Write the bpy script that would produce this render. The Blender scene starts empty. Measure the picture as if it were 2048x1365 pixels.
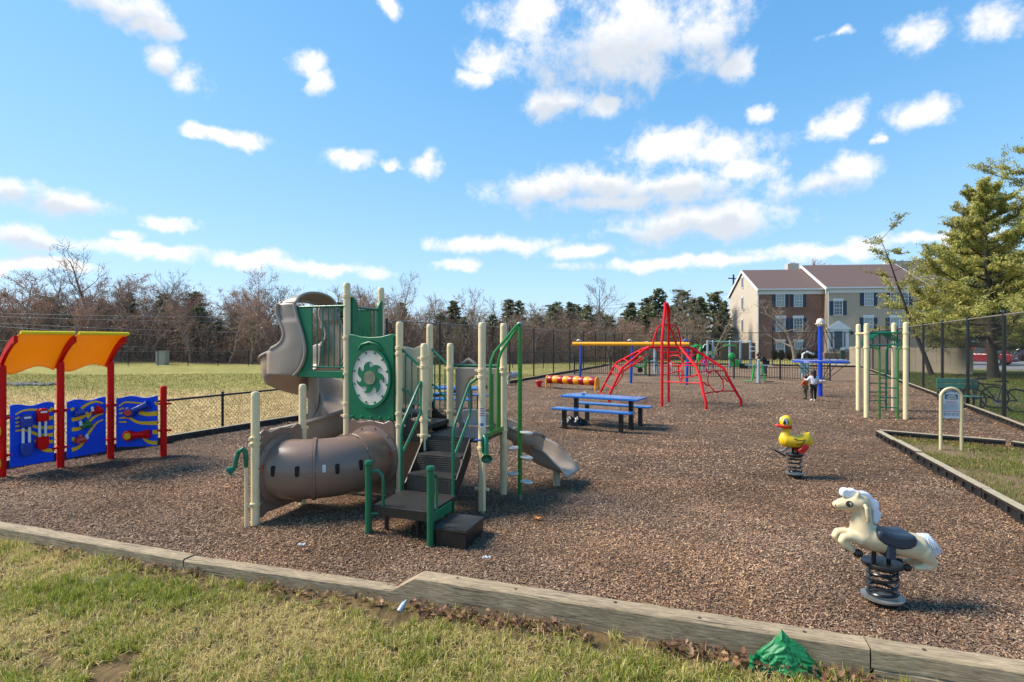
import bpy, math, random
import numpy as np
from mathutils import Vector, Matrix, Euler
V = Vector
R = math.radians
scene = bpy.context.scene
random.seed(7)
rng = np.random.default_rng(7)

# ------------------------------------------------------------------ camera, sky, sun, exposure
F, HC, CX, CY = 1100.0, 1.9, 1024.0, 682.0      # focal length in photo pixels, eye height, picture centre
cam_data = bpy.data.cameras.new('camera')
cam = bpy.data.objects.new('camera', cam_data)
scene.collection.objects.link(cam)
cam.location = (0, 0, HC)
cam.rotation_euler = (R(90), 0, 0)
cam_data.sensor_width = 36
cam_data.lens = 36 * F / 2048
cam_data.clip_start = 0.05
cam_data.clip_end = 3000
scene.camera = cam

SUN_AZ, SUN_EL = R(-82), R(46)                  # azimuth clockwise from +Y
scene.view_settings.view_transform = 'Standard'
scene.view_settings.look = 'None'
scene.view_settings.gamma = 1
scene.view_settings.exposure = 1.86
scene.view_settings.use_curve_mapping = False

cy_ = scene.cycles
cy_.max_bounces = 3; cy_.diffuse_bounces = 2; cy_.glossy_bounces = 2; cy_.transmission_bounces = 3; cy_.transparent_max_bounces = 6

sun_data = bpy.data.lights.new('sun', 'SUN')
sun_data.energy = 1.9
sun_data.angle = R(20.0)
sun_data.color = (1.0, 0.91, 0.78)
sun = bpy.data.objects.new('sun', sun_data)
scene.collection.objects.link(sun)
sd = V((math.sin(SUN_AZ) * math.cos(SUN_EL), math.cos(SUN_AZ) * math.cos(SUN_EL), math.sin(SUN_EL)))
sun.rotation_euler = sd.to_track_quat('Z', 'Y').to_euler()
sun.location = (-20, 10, 30)

world = bpy.data.worlds.new('World')
scene.world = world
world.use_nodes = True
wn, wl = world.node_tree.nodes, world.node_tree.links
wn.clear()
def wnode(t, **kw):
    n = wn.new(t)
    for k, v in kw.items(): setattr(n, k, v)
    return n
def wmath(op, a, b=None, c=None, clamp=False):
    n = wnode('ShaderNodeMath', operation=op, use_clamp=clamp)
    for i, x in enumerate((a, b, c)):
        if x is None: continue
        if isinstance(x, (int, float)): n.inputs[i].default_value = x
        else: wl.new(x, n.inputs[i])
    return n.outputs[0]
sky = wnode('ShaderNodeTexSky', sky_type='NISHITA', sun_disc=False)
sky.sun_elevation = SUN_EL
sky.sun_rotation = SUN_AZ
sky.altitude = 100
sky.air_density = 0.9
sky.dust_density = 0.0
sky.ozone_density = 1.6
# the photograph's sky is evenly bright from zenith to horizon: roll off the bright haze, keep it blue
den = wnode('ShaderNodeVectorMath', operation='ADD'); wl.new(sky.outputs[0], den.inputs[0]); den.inputs[1].default_value = (2.4, 2.4, 2.4)
sft = wnode('ShaderNodeVectorMath', operation='DIVIDE'); wl.new(sky.outputs[0], sft.inputs[0]); wl.new(den.outputs[0], sft.inputs[1])
tnt = wnode('ShaderNodeVectorMath', operation='MULTIPLY'); wl.new(sft.outputs[0], tnt.inputs[0]); tnt.inputs[1].default_value = (.78 * 2.66, .93 * 2.66, 1.09 * 2.66)
hsv = wnode('ShaderNodeHueSaturation'); hsv.inputs['Saturation'].default_value = 1.3
wl.new(tnt.outputs[0], hsv.inputs['Color'])
tc = wnode('ShaderNodeTexCoord')
dirv = tc.outputs['Generated']
# clouds live in azimuth / elevation; a little noise makes their edges billow
sepd = wnode('ShaderNodeSeparateXYZ'); wl.new(dirv, sepd.inputs[0])
az_ = wmath('ARCTAN2', sepd.outputs[0], sepd.outputs[1]); el_ = wmath('ARCSINE', sepd.outputs[2])
cmb = wnode('ShaderNodeCombineXYZ'); wl.new(az_, cmb.inputs[0]); wl.new(el_, cmb.inputs[1])
nz = wnode('ShaderNodeTexNoise'); nz.inputs['Scale'].default_value = 10; nz.inputs['Detail'].default_value = 4; nz.inputs['Roughness'].default_value = 0.6
wl.new(dirv, nz.inputs['Vector'])
sub = wnode('ShaderNodeVectorMath', operation='MULTIPLY_ADD'); wl.new(nz.outputs['Color'], sub.inputs[0]); sub.inputs[1].default_value = (.11, .055, 0); sub.inputs[2].default_value = (-.055, -.0275, 0)
wadd = wnode('ShaderNodeVectorMath', operation='ADD'); wl.new(cmb.outputs[0], wadd.inputs[0]); wl.new(sub.outputs[0], wadd.inputs[1])
wdir = wadd.outputs[0]
# seen clouds: centre and half size in photo pixels, then whether they have a grey base
CLOUDS = [(250,15,125,46,1),(300,50,90,30,0),(320,118,55,34,1),(375,158,55,34,0),(620,120,42,34,0),(645,160,42,40,0),(390,266,48,17,0),(465,277,75,19,0),(692,315,50,26,0),(858,322,38,28,0),(785,326,26,14,0),
 (45,378,80,34,1),(150,408,85,30,1),(55,482,75,30,1),(325,443,56,18,0),(245,475,34,17,0),(290,500,160,18,0),(480,520,150,20,0),(640,538,150,16,0),
 (1060,40,120,62,0),(1240,75,190,105,1),(1400,70,110,75,1),(1470,120,58,46,0),(985,110,70,55,0),(940,155,45,24,0),(1115,205,85,38,1),(1200,215,50,26,0),(1330,285,100,44,0),(1450,300,110,44,0),(1090,378,120,40,1),(1190,368,150,50,1),(1330,372,140,46,1),(1240,405,200,28,1),(1380,448,200,38,1),(1330,462,170,22,1),(1500,325,75,36,0),
 (985,484,145,20,0),(1160,500,100,17,0),(920,527,58,16,0),(1675,240,54,38,0),(1830,230,74,40,0),(1525,229,32,19,0),(1640,365,95,34,1),(1700,335,80,36,0),(1835,65,58,46,0),
 (1985,45,78,62,0),(1640,500,180,20,0),(1400,524,300,15,0),(1770,268,18,12,0),(1690,62,36,13,0),(780,15,24,24,0),(60,535,150,16,0),(1870,480,150,14,0)]
cl = []
for (x, y, w, h, low_) in CLOUDS:
    d = V(((x - CX) / F, 1, (CY - y) / F)); n = d.length; hz = math.hypot(d.x, d.y)
    cl.append((math.atan2(d.x, d.y), math.asin(d.z / n), w / F / hz / hz, h / F * hz / n / n, low_))
top = low = None
for i, (ca, ce, w, h, low_) in enumerate(cl):
    if i % 8 == 7:                               # chain the blobs so that few values are alive at once
        ser = wnode('ShaderNodeVectorMath', operation='MULTIPLY_ADD'); wl.new(wmath('ADD', top, low), ser.inputs[0]); ser.inputs[1].default_value = (0, 0, 0); wl.new(wadd.outputs[0], ser.inputs[2])
        wdir = ser.outputs[0]
    w *= 1.14; h *= 1.12
    mv = wnode('ShaderNodeVectorMath', operation='MULTIPLY_ADD'); wl.new(wdir, mv.inputs[0]); mv.inputs[1].default_value = (1 / w, 1 / h, 0); mv.inputs[2].default_value = (-ca / w, -ce / h, 0)
    ln = wnode('ShaderNodeVectorMath', operation='LENGTH'); wl.new(mv.outputs[0], ln.inputs[0])
    top = ln.outputs['Value'] if top is None else wmath('MINIMUM', top, ln.outputs['Value'])
    if low_:
        m2 = wnode('ShaderNodeVectorMath', operation='ADD'); wl.new(mv.outputs[0], m2.inputs[0]); m2.inputs[1].default_value = (0, .62, 0)
        l2 = wnode('ShaderNodeVectorMath', operation='LENGTH'); wl.new(m2.outputs[0], l2.inputs[0])
        low = l2.outputs['Value'] if low is None else wmath('MINIMUM', low, l2.outputs['Value'])
# the same kind of broken cumulus goes on all round, outside the clouds drawn above
nz3 = wnode('ShaderNodeTexNoise'); nz3.inputs['Scale'].default_value = 3.2; nz3.inputs['Detail'].default_value = 3; wl.new(dirv, nz3.inputs['Vector'])
away = wmath('MAXIMUM', wmath('SUBTRACT', wmath('ABSOLUTE', az_), .80), wmath('SUBTRACT', el_, .56))
aw_ = wnode('ShaderNodeMapRange'); wl.new(away, aw_.inputs['Value']); aw_.inputs['From Max'].default_value = .12; aw_.inputs['To Min'].default_value = 9.0
top = wmath('MINIMUM', top, wmath('MULTIPLY_ADD', nz3.outputs['Fac'], -5.0, wmath('ADD', aw_.outputs[0], 3.55)))
top = wmath('SUBTRACT', 1.0, top); low = wmath('SUBTRACT', 1.0, low)
nz2 = wnode('ShaderNodeTexNoise'); nz2.inputs['Scale'].default_value = 15; nz2.inputs['Detail'].default_value = 9; nz2.inputs['Roughness'].default_value = 0.66
wl.new(dirv, nz2.inputs['Vector'])
nn = wmath('MULTIPLY_ADD', nz2.outputs['Fac'], 2.5, -1.27)
dens = wmath('ADD', top, nn)
mr = wnode('ShaderNodeMapRange', interpolation_type='SMOOTHSTEP'); wl.new(dens, mr.inputs['Value'])
mr.inputs['From Min'].default_value = -0.06; mr.inputs['From Max'].default_value = 0.80
mr.inputs['To Max'].default_value = 0.97
mr2 = wnode('ShaderNodeMapRange', interpolation_type='SMOOTHSTEP'); wl.new(wmath('ADD', low, wmath('MULTIPLY', nn, .5)), mr2.inputs['Value'])
mr2.inputs['From Min'].default_value = 0.0; mr2.inputs['From Max'].default_value = 0.6
ccol = wnode('ShaderNodeMix', data_type='RGBA'); wl.new(mr2.outputs[0], ccol.inputs['Factor'])
CLOUD_W = 2.05
ccol.inputs['A'].default_value = (1.0 * CLOUD_W, .985 * CLOUD_W, .97 * CLOUD_W, 1)
ccol.inputs['B'].default_value = (.68 * CLOUD_W, .73 * CLOUD_W, .80 * CLOUD_W, 1)
smix = wnode('ShaderNodeMix', data_type='RGBA')
wl.new(mr.outputs[0], smix.inputs['Factor']); wl.new(hsv.outputs[0], smix.inputs['A']); wl.new(ccol.outputs['Result'], smix.inputs['B'])
bg = wnode('ShaderNodeBackground'); bg.inputs['Strength'].default_value = 0.15
wl.new(smix.outputs['Result'], bg.inputs['Color'])
world.cycles.sampling_method = 'MANUAL'; world.cycles.sample_map_resolution = 256
wout = wnode('ShaderNodeOutputWorld'); wl.new(bg.outputs[0], wout.inputs['Surface'])

# ------------------------------------------------------------------ helpers
COL = scene.collection
def G(x, y, z=0.0):                              # photo pixel on level z -> point in the place
    Y = F * (HC - z) / (y - CY); return V(((x - CX) * Y / F, Y, z))
def at(x, y, Y): return V(((x - CX) * Y / F, Y, HC - (y - CY) * Y / F))
def lin(c):
    c = c / 255.0
    return c / 12.92 if c <= 0.04045 else ((c + 0.055) / 1.055) ** 2.4
def rgb(r, g, b): return (lin(r), lin(g), lin(b), 1)
U = V((0.4446, 0.8957, 0)); W = V((0.8957, -0.4446, 0))   # the playground's long and cross directions

MATS = {}
def mat(name, col, rough=0.5, metal=0.0, var=0.12, scale=6.0, bump=0.0, bscale=60.0, coat=0.0, col2=None, stretch=None, dirt=0.0, spec=0.5):
    if name in MATS: return MATS[name]
    m = bpy.data.materials.new(name); m.use_nodes = True
    n, l = m.node_tree.nodes, m.node_tree.links
    p = n['Principled BSDF']
    p.inputs['Roughness'].default_value = rough; p.inputs['Metallic'].default_value = metal
    p.inputs['Coat Weight'].default_value = coat; p.inputs['Coat Roughness'].default_value = .15
    p.inputs['Specular IOR Level'].default_value = spec
    t = n.new('ShaderNodeTexCoord'); vec = t.outputs['Object']
    if stretch:
        mp = n.new('ShaderNodeMapping'); mp.inputs['Scale'].default_value = stretch; l.new(vec, mp.inputs['Vector']); vec = mp.outputs[0]
    nz = n.new('ShaderNodeTexNoise'); nz.inputs['Scale'].default_value = scale; nz.inputs['Detail'].default_value = 6; nz.inputs['Roughness'].default_value = .6
    l.new(vec, nz.inputs['Vector'])
    cr = n.new('ShaderNodeMapRange'); cr.inputs['From Min'].default_value = .3; cr.inputs['From Max'].default_value = .7
    l.new(nz.outputs['Fac'], cr.inputs['Value'])
    mx = n.new('ShaderNodeMix'); mx.data_type = 'RGBA'
    l.new(cr.outputs[0], mx.inputs['Factor'])
    c2 = col2 or tuple(c * (1 - var) for c in col[:3]) + (1,)
    c1 = col if col2 else tuple(min(1, c * (1 + var * .6)) for c in col[:3]) + (1,)
    mx.inputs['A'].default_value = c1; mx.inputs['B'].default_value = c2
    out = mx.outputs['Result']
    if dirt:
        nd = n.new('ShaderNodeTexNoise'); nd.inputs['Scale'].default_value = scale * 2.7; nd.inputs['Detail'].default_value = 8; nd.inputs['Roughness'].default_value = .7
        l.new(t.outputs['Object'], nd.inputs['Vector'])
        dr = n.new('ShaderNodeMapRange'); dr.inputs['From Min'].default_value = .52; dr.inputs['From Max'].default_value = .75; dr.inputs['To Max'].default_value = dirt
        l.new(nd.outputs['Fac'], dr.inputs['Value'])
        mx2 = n.new('ShaderNodeMix'); mx2.data_type = 'RGBA'; l.new(dr.outputs[0], mx2.inputs['Factor']); l.new(out, mx2.inputs['A'])
        mx2.inputs['B'].default_value = (.16, .12, .085, 1); out = mx2.outputs['Result']
    l.new(out, p.inputs['Base Color'])
    rr = n.new('ShaderNodeMapRange'); l.new(nz.outputs['Fac'], rr.inputs['Value'])
    rr.inputs['To Min'].default_value = max(0.02, rough - .1); rr.inputs['To Max'].default_value = min(1, rough + .12)
    l.new(rr.outputs[0], p.inputs['Roughness'])
    if bump:
        nb = n.new('ShaderNodeTexNoise'); nb.inputs['Scale'].default_value = bscale; nb.inputs['Detail'].default_value = 5
        l.new(vec, nb.inputs['Vector'])
        b = n.new('ShaderNodeBump'); b.inputs['Strength'].default_value = bump; b.inputs['Distance'].default_value = .01
        l.new(nb.outputs['Fac'], b.inputs['Height']); l.new(b.outputs[0], p.inputs['Normal'])
    MATS[name] = m
    return m
def attr_mat(name, rough=.8, transl=0.0, spec=.3, var=.0, bump=0, bscale=40):
    """colour of its own for every blade, chip or leaf, stored on the mesh"""
    if name in MATS: return MATS[name]
    m = bpy.data.materials.new(name); m.use_nodes = True
    n, l = m.node_tree.nodes, m.node_tree.links
    p = n['Principled BSDF']; p.inputs['Roughness'].default_value = rough; p.inputs['Specular IOR Level'].default_value = spec
    a = n.new('ShaderNodeAttribute'); a.attribute_name = 'tint'
    l.new(a.outputs['Color'], p.inputs['Base Color'])
    if transl:
        tr = n.new('ShaderNodeBsdfTranslucent'); l.new(a.outputs['Color'], tr.inputs['Color'])
        ms = n.new('ShaderNodeMixShader'); ms.inputs[0].default_value = transl
        l.new(p.outputs[0], ms.inputs[1]); l.new(tr.outputs[0], ms.inputs[2])
        l.new(ms.outputs[0], n['Material Output'].inputs['Surface'])
    MATS[name] = m
    return m

OFF = {}
def link(o, parent=None, off=None):
    COL.objects.link(o)
    if parent is not None: o.parent = parent
    OFF[o.name] = V(off) if off is not None else (OFF[parent.name].copy() if parent is not None else V((0, 0, 0)))
    return o
def tag(o, label=None, cat=None, group=None, kind=None):
    if label: o['label'] = label
    if cat: o['category'] = cat
    if group: o['group'] = group
    if kind: o['kind'] = kind
    return o
def thing(name, label, cat, loc=(0, 0, 0), rotz=0, group=None, local=False):
    o = bpy.data.objects.new(name, None); o.empty_display_size = .1
    o.location = loc; o.rotation_euler = (0, 0, rotz)
    link(o, None, (0, 0, 0) if local else loc)
    return tag(o, label, cat, group)
def inst(name, mesh, parent, loc, rot=None, scale=None):
    o = bpy.data.objects.new(name, mesh)
    o.location = V(loc) - (OFF[parent.name] if parent is not None else V((0, 0, 0)))
    if rot is not None: o.rotation_euler = rot
    if scale is not None: o.scale = scale
    return link(o, parent, loc)
def copy_tree(o, parent=None, name=None):
    c = o.copy(); 
    COL.objects.link(c); OFF[c.name] = OFF[o.name].copy()
    if parent is not None: c.parent = parent
    for ch in list(o.children): copy_tree(ch, c)
    return c
def frame_of(d):
    d = d.normalized()
    a = V((0, 0, 1)) if abs(d.z) < .95 else V((1, 0, 0))
    x = a.cross(d).normalized(); return x, d.cross(x).normalized()

class MB:
    def __init__(s): s.v = []; s.f = []; s.mi = []; s.cm = 0
    def add(s, vs, fs):
        b = len(s.v); s.v += [tuple(v) for v in vs]; s.f += [tuple(b + i for i in f) for f in fs]; s.mi += [s.cm] * len(fs); return s
    def box(s, c, d, X=None, Y=None, Z=None):
        X = X or V((1, 0, 0)); Z = Z or V((0, 0, 1)); Y = Y or Z.cross(X)
        c = V(c); P = []
        for k in (-1, 1):
            for j in (-1, 1):
                for i in (-1, 1): P.append(c + X * (i * d[0] / 2) + Y * (j * d[1] / 2) + Z * (k * d[2] / 2))
        return s.add(P, [(0, 2, 3, 1), (4, 5, 7, 6), (0, 1, 5, 4), (2, 6, 7, 3), (0, 4, 6, 2), (1, 3, 7, 5)])
    def bar(s, p0, p1, w, h, up=V((0, 0, 1))):
        p0, p1 = V(p0), V(p1); d = p1 - p0; L = d.length; d.normalize()
        x = up.cross(d)
        x = x.normalized() if x.length > 1e-4 else V((1, 0, 0)); z = d.cross(x)
        return s.box((p0 + p1) / 2, (L, w, h), d, x, z)
    def cyl(s, p0, p1, r0, r1=None, n=12, caps=True):
        r1 = r0 if r1 is None else r1
        p0, p1 = V(p0), V(p1); x, y = frame_of(p1 - p0); vs = []
        for p, r in ((p0, r0), (p1, r1)):
            for i in range(n):
                t = 2 * math.pi * i / n; vs.append(p + (x * math.cos(t) + y * math.sin(t)) * r)
        fs = [(i, (i + 1) % n, n + (i + 1) % n, n + i) for i in range(n)]
        if caps: fs += [tuple(range(n))[::-1], tuple(range(n, 2 * n))]
        return s.add(vs, fs)
    def tube(s, pts, r, n=8, closed=False, caps=True):
        pts = [V(p) for p in pts]; N = len(pts); rs = r if isinstance(r, (list, tuple)) else [r] * N
        T = []
        for i in range(N):
            a = pts[(i - 1) % N] if (closed or i > 0) else pts[0]; b = pts[(i + 1) % N] if (closed or i < N - 1) else pts[-1]
            d = b - a; T.append(d.normalized() if d.length > 1e-9 else V((0, 0, 1)))
        x, y = frame_of(T[0]); vs = []
        for i in range(N):
            if i:
                q = T[i - 1].rotation_difference(T[i]); x = q @ x; x = (x - T[i] * x.dot(T[i])).normalized()
            y = T[i].cross(x)
            for k in range(n):
                t = 2 * math.pi * k / n; vs.append(pts[i] + (x * math.cos(t) + y * math.sin(t)) * rs[i])
        fs = []
        for i in range(N if closed else N - 1):
            j = (i + 1) % N
            for k in range(n): fs.append((i * n + k, i * n + (k + 1) % n, j * n + (k + 1) % n, j * n + k))
        if caps and not closed: fs += [tuple(range(n))[::-1], tuple(range((N - 1) * n, N * n))]
        return s.add(vs, fs)
    def loft(s, rows, lat, n=14):
        """rows (point, half height in plane, half width along lat): rounded tube of varying oval section"""
        P = [V(r[0]) for r in rows]; N = len(P); vs = []
        for i in range(N):
            d = (P[min(i + 1, N - 1)] - P[max(i - 1, 0)]).normalized(); nn = lat.cross(d).normalized()
            for k in range(n):
                t = 2 * math.pi * k / n; vs.append(P[i] + nn * (math.cos(t) * rows[i][1]) + lat * (math.sin(t) * rows[i][2]))
        fs = [(i * n + k, i * n + (k + 1) % n, (i + 1) * n + (k + 1) % n, (i + 1) * n + k) for i in range(N - 1) for k in range(n)]
        fs += [tuple(range(n))[::-1], tuple(range((N - 1) * n, N * n))]
        return s.add(vs, fs)
    def lathe(s, prof, c, axis=V((0, 0, 1)), n=16):
        c = V(c); x, y = frame_of(axis); axis = axis.normalized(); vs = []; N = len(prof)
        for (r, h) in prof:
            for k in range(n):
                t = 2 * math.pi * k / n; vs.append(c + axis * h + (x * math.cos(t) + y * math.sin(t)) * max(r, 1e-4))
        fs = [(i * n + k, i * n + (k + 1) % n, (i + 1) * n + (k + 1) % n, (i + 1) * n + k) for i in range(N - 1) for k in range(n)]
        fs += [tuple(range(n))[::-1], tuple(range((N - 1) * n, N * n))]
        return s.add(vs, fs)
    def sphere(s, c, r, sc=(1, 1, 1), n=12, m=8):
        c = V(c); vs = [c + V((0, 0, -r * sc[2]))]
        for j in range(1, m):
            p = -math.pi / 2 + math.pi * j / m
            for i in range(n):
                t = 2 * math.pi * i / n; vs.append(c + V((r * sc[0] * math.cos(p) * math.cos(t), r * sc[1] * math.cos(p) * math.sin(t), r * sc[2] * math.sin(p))))
        vs.append(c + V((0, 0, r * sc[2]))); fs = []
        for i in range(n): fs.append((0, 1 + (i + 1) % n, 1 + i))
        for j in range(m - 2):
            for i in range(n):
                a = 1 + j * n; fs.append((a + i, a + (i + 1) % n, a + n + (i + 1) % n, a + n + i))
        e = len(vs) - 1; a = 1 + (m - 2) * n
        for i in range(n): fs.append((a + i, a + (i + 1) % n, e))
        return s.add(vs, fs)
    def prism(s, poly, o, X, Y, depth, N=None):
        """flat outline (x, y) in the plane o + x X + y Y, given thickness along N (centred)"""
        o = V(o); N = (N or X.cross(Y)).normalized(); k = len(poly)
        a = [o + X * p[0] + Y * p[1] - N * depth / 2 for p in poly]; b = [p + N * depth for p in a]
        return s.add(a + b, [tuple(range(k))[::-1], tuple(range(k, 2 * k))] + [(i, (i + 1) % k, k + (i + 1) % k, k + i) for i in range(k)])
    def grid(s, fn, nu, nv, thick=0.0):
        vs = [V(fn(i / nu, j / nv)) for j in range(nv + 1) for i in range(nu + 1)]
        q = lambda i, j: j * (nu + 1) + i
        fs = [(q(i, j), q(i + 1, j), q(i + 1, j + 1), q(i, j + 1)) for j in range(nv) for i in range(nu)]
        return s.add(vs, fs)
    def mesh(s, name, m, smooth=True, ang=38, off=V((0, 0, 0))):
        me = bpy.data.meshes.new(name)
        me.from_pydata([(v[0] - off.x, v[1] - off.y, v[2] - off.z) for v in s.v], [], s.f)
        for mm in (m if isinstance(m, (list, tuple)) else [m]): me.materials.append(mm)
        if s.cm: me.polygons.foreach_set('material_index', s.mi)
        if smooth:
            me.polygons.foreach_set('use_smooth', [True] * len(s.f))
            me.set_sharp_from_angle(angle=R(ang))
        me.validate(); me.update()
        return me
    def build(s, name, m, parent=None, smooth=True, ang=38, bevel=0, solid=0, seg=2, remesh=0, subd=0):
        off = OFF[parent.name] if parent is not None else V((0, 0, 0))
        o = bpy.data.objects.new(name, s.mesh(name, m, smooth, ang, off)); link(o, parent)
        if remesh:
            md = o.modifiers.new('union', 'REMESH'); md.mode = 'VOXEL'; md.voxel_size = remesh; md.use_smooth_shade = True
            sm = o.modifiers.new('soften', 'SMOOTH'); sm.iterations = 6; sm.factor = .5
        if solid:
            md = o.modifiers.new('thickness', 'SOLIDIFY'); md.thickness = solid; md.offset = 0
        if subd:
            md = o.modifiers.new('subd', 'SUBSURF'); md.levels = subd; md.render_levels = subd
        if bevel:
            md = o.modifiers.new('bevel', 'BEVEL'); md.width = bevel; md.segments = seg; md.limit_method = 'ANGLE'; md.angle_limit = R(40)
            md.harden_normals = False
        return o

def np_mesh(name, vs, fs, m, tint=None, smooth=False):
    """vs (N,3), fs (M,k) arrays; tint (N,3) linear colour per vertex"""
    me = bpy.data.meshes.new(name)
    vs = np.ascontiguousarray(vs, dtype=np.float32); fs = np.ascontiguousarray(fs, dtype=np.int32); M, k = fs.shape
    me.vertices.add(len(vs)); me.vertices.foreach_set('co', vs.ravel())
    me.loops.add(M * k); me.loops.foreach_set('vertex_index', fs.ravel())
    me.polygons.add(M); me.polygons.foreach_set('loop_start', np.arange(M, dtype=np.int32) * k)
    if smooth: me.polygons.foreach_set('use_smooth', np.ones(M, dtype=bool))
    if tint is not None:
        a = me.attributes.new('tint', 'FLOAT_COLOR', 'POINT')
        a.data.foreach_set('color', np.concatenate([tint, np.ones((len(vs), 1))], 1).astype(np.float32).ravel())
    for mm in (m if isinstance(m, (list, tuple)) else [m]): me.materials.append(mm)
    me.update(calc_edges=True)
    return me
def quads_np(c, a, b):
    """quads centred at c with half axes a, b (all (N,3))"""
    n = len(c); vs = np.stack([c - a - b, c + a - b, c + a + b, c - a + b], 1).reshape(-1, 3)
    return vs, np.arange(n * 4).reshape(n, 4)
def segs_np(p0, p1, r0, r1, n=3):
    d = p1 - p0; d /= np.maximum(np.linalg.norm(d, axis=1, keepdims=True), 1e-9)
    a = np.where(np.abs(d[:, 2:3]) < .9, np.array([[0, 0, 1.]]), np.array([[1., 0, 0]]))
    x = np.cross(a, d); x /= np.linalg.norm(x, axis=1, keepdims=True); y = np.cross(d, x)
    N = len(p0); vs = np.zeros((N, 2 * n, 3))
    for k in range(n):
        t = 2 * math.pi * k / n; o = x * math.cos(t) + y * math.sin(t)
        vs[:, k] = p0 + o * r0[:, None]; vs[:, n + k] = p1 + o * r1[:, None]
    fs = np.array([[k, (k + 1) % n, n + (k + 1) % n, n + k] for k in range(n)])
    fs = (fs[None] + (np.arange(N) * 2 * n)[:, None, None]).reshape(-1, 4)
    return vs.reshape(-1, 3), fs
def rand_unit(n):
    v = rng.normal(size=(n, 3)); return v / np.linalg.norm(v, axis=1, keepdims=True)
def smooth_noise(x, y, s, seed=0):
    """cheap value-noise-like sum of sines in -1..1"""
    r = np.random.default_rng(seed); o = 0
    for k in range(6):
        a = r.uniform(0, 6.28); f = s * r.uniform(.6, 1.9); o = o + np.sin(x * math.cos(a) * f + y * math.sin(a) * f + r.uniform(0, 6.28))
    return o / 3.2
# ------------------------------------------------------------------ ground
LAWN = -0.16
MUL = [V((-8.3, 6.70, 0)), V((6.5, 1.98, 0)), V((25.56, 40.1, 0)), V((9.7, 48.0, 0))]   # corners of the mulch bed
def woods_y(x): return np.where(x < 0, 49.0, 49.0 + np.clip(x, 0, 60) * .72)
def ground_z(x, y):
    wy = woods_y(x)
    rise = np.clip((y - wy - 22) / 60, 0, 1) ** 1.3 * 5.0 * np.clip((46 - x) / 14, 0, 1)
    mound = 1.3 * np.exp(-(((x + 38) / 9) ** 2 + ((y - 56) / 6) ** 2))
    small = smooth_noise(x, y, .35, 3) * .05 * np.clip((y - 13) / 12, 0, 1) * np.clip((-x + y * .42 - 8) / 6, 0, 1)
    near = .06 * np.clip((x + 1.6) / 1.8, 0, 1) * np.clip((9 - y) / 2, 0, 1)      # the near lawn rises a little to the right
    return LAWN + rise + mound + small + near
nx, ny = 190, 210
tx = np.linspace(-1, 1, nx); gx = 300 * np.sign(tx) * np.abs(tx) ** 2.1
ty = np.linspace(0, 1, ny); gy = -40 + 45 * np.minimum(ty / .12, 1) + 480 * np.clip((ty - .12) / .88, 0, 1) ** 2.2
X, Y = np.meshgrid(gx, gy); Z = ground_z(X, Y)
vs = np.stack([X, Y, Z], -1).reshape(-1, 3)
q = np.arange(nx * ny).reshape(ny, nx)
fs = np.stack([q[:-1, :-1], q[:-1, 1:], q[1:, 1:], q[1:, :-1]], -1).reshape(-1, 4)
x, y = vs[:, 0], vs[:, 1]
tan = np.array([lin(186), lin(160), lin(112)]); grn = np.array([lin(146), lin(138), lin(78)]); wood = np.array([lin(104), lin(84), lin(66)])
lawn = np.array([lin(112), lin(92), lin(62)])
edge = y - .10 * x + smooth_noise(x, y, .22, 5) * 2.2
k = np.clip((edge - 21.5) / 5, 0, 1)[:, None]
c = tan * (1 - k) + grn * k
kn = np.clip((7.5 - y) / 2, 0, 1)[:, None]; c = c * (1 - kn) + lawn * .8 * kn
kr = np.clip((x - .514 * y - 3.0) / 1.5, 0, 1)[:, None] * np.clip((y - 3), 0, 1)[:, None]
c = c * (1 - kr) + np.array([lin(98), lin(108), lin(48)]) * kr
kw = np.clip((y - woods_y(x) + 1.5 + smooth_noise(x, y, .4, 9)) / 2, 0, 1)[:, None] * np.clip((46 - x) / 8, 0, 1)[:, None]
c = c * (1 - kw) + wood * kw
def ground_mat(name, fine, coarse, bump):
    m = attr_mat(name, .92, 0, .15); n, l = m.node_tree.nodes, m.node_tree.links; p = n['Principled BSDF']
    a = [z for z in n if z.type == 'ATTRIBUTE'][0]; t = n.new('ShaderNodeTexCoord')
    mp = n.new('ShaderNodeMapping'); mp.inputs['Scale'].default_value = (1, .55, 1); l.new(t.outputs['Object'], mp.inputs['Vector'])
    out = a.outputs['Color']
    for sc, lo, hi in ((fine, .50, 1.45), (coarse, .72, 1.25), (coarse * .12, .82, 1.18)):
        z = n.new('ShaderNodeTexNoise'); z.inputs['Scale'].default_value = sc; z.inputs['Detail'].default_value = 6; z.inputs['Roughness'].default_value = .65
        l.new(mp.outputs[0], z.inputs['Vector'])
        r = n.new('ShaderNodeMapRange'); r.inputs['From Min'].default_value = .28; r.inputs['From Max'].default_value = .72; r.inputs['To Min'].default_value = lo; r.inputs['To Max'].default_value = hi
        l.new(z.outputs['Fac'], r.inputs['Value'])
        v = n.new('ShaderNodeVectorMath'); v.operation = 'SCALE'; l.new(out, v.inputs[0]); l.new(r.outputs[0], v.inputs['Scale']); out = v.outputs[0]
    l.new(out, p.inputs['Base Color'])
    z = n.new('ShaderNodeTexNoise'); z.inputs['Scale'].default_value = fine * 1.5; z.inputs['Detail'].default_value = 6; l.new(mp.outputs[0], z.inputs['Vector'])
    b = n.new('ShaderNodeBump'); b.inputs['Strength'].default_value = bump; b.inputs['Distance'].default_value = .06; l.new(z.outputs['Fac'], b.inputs['Height']); l.new(b.outputs[0], p.inputs['Normal'])
    return m
GM = ground_mat('turf', 9, 1.6, .8)
ground = link(bpy.data.objects.new('ground', np_mesh('ground', vs, fs, GM, c, True))); tag(ground, 'field of tan and green winter turf around the playground', kind='structure')

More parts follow.
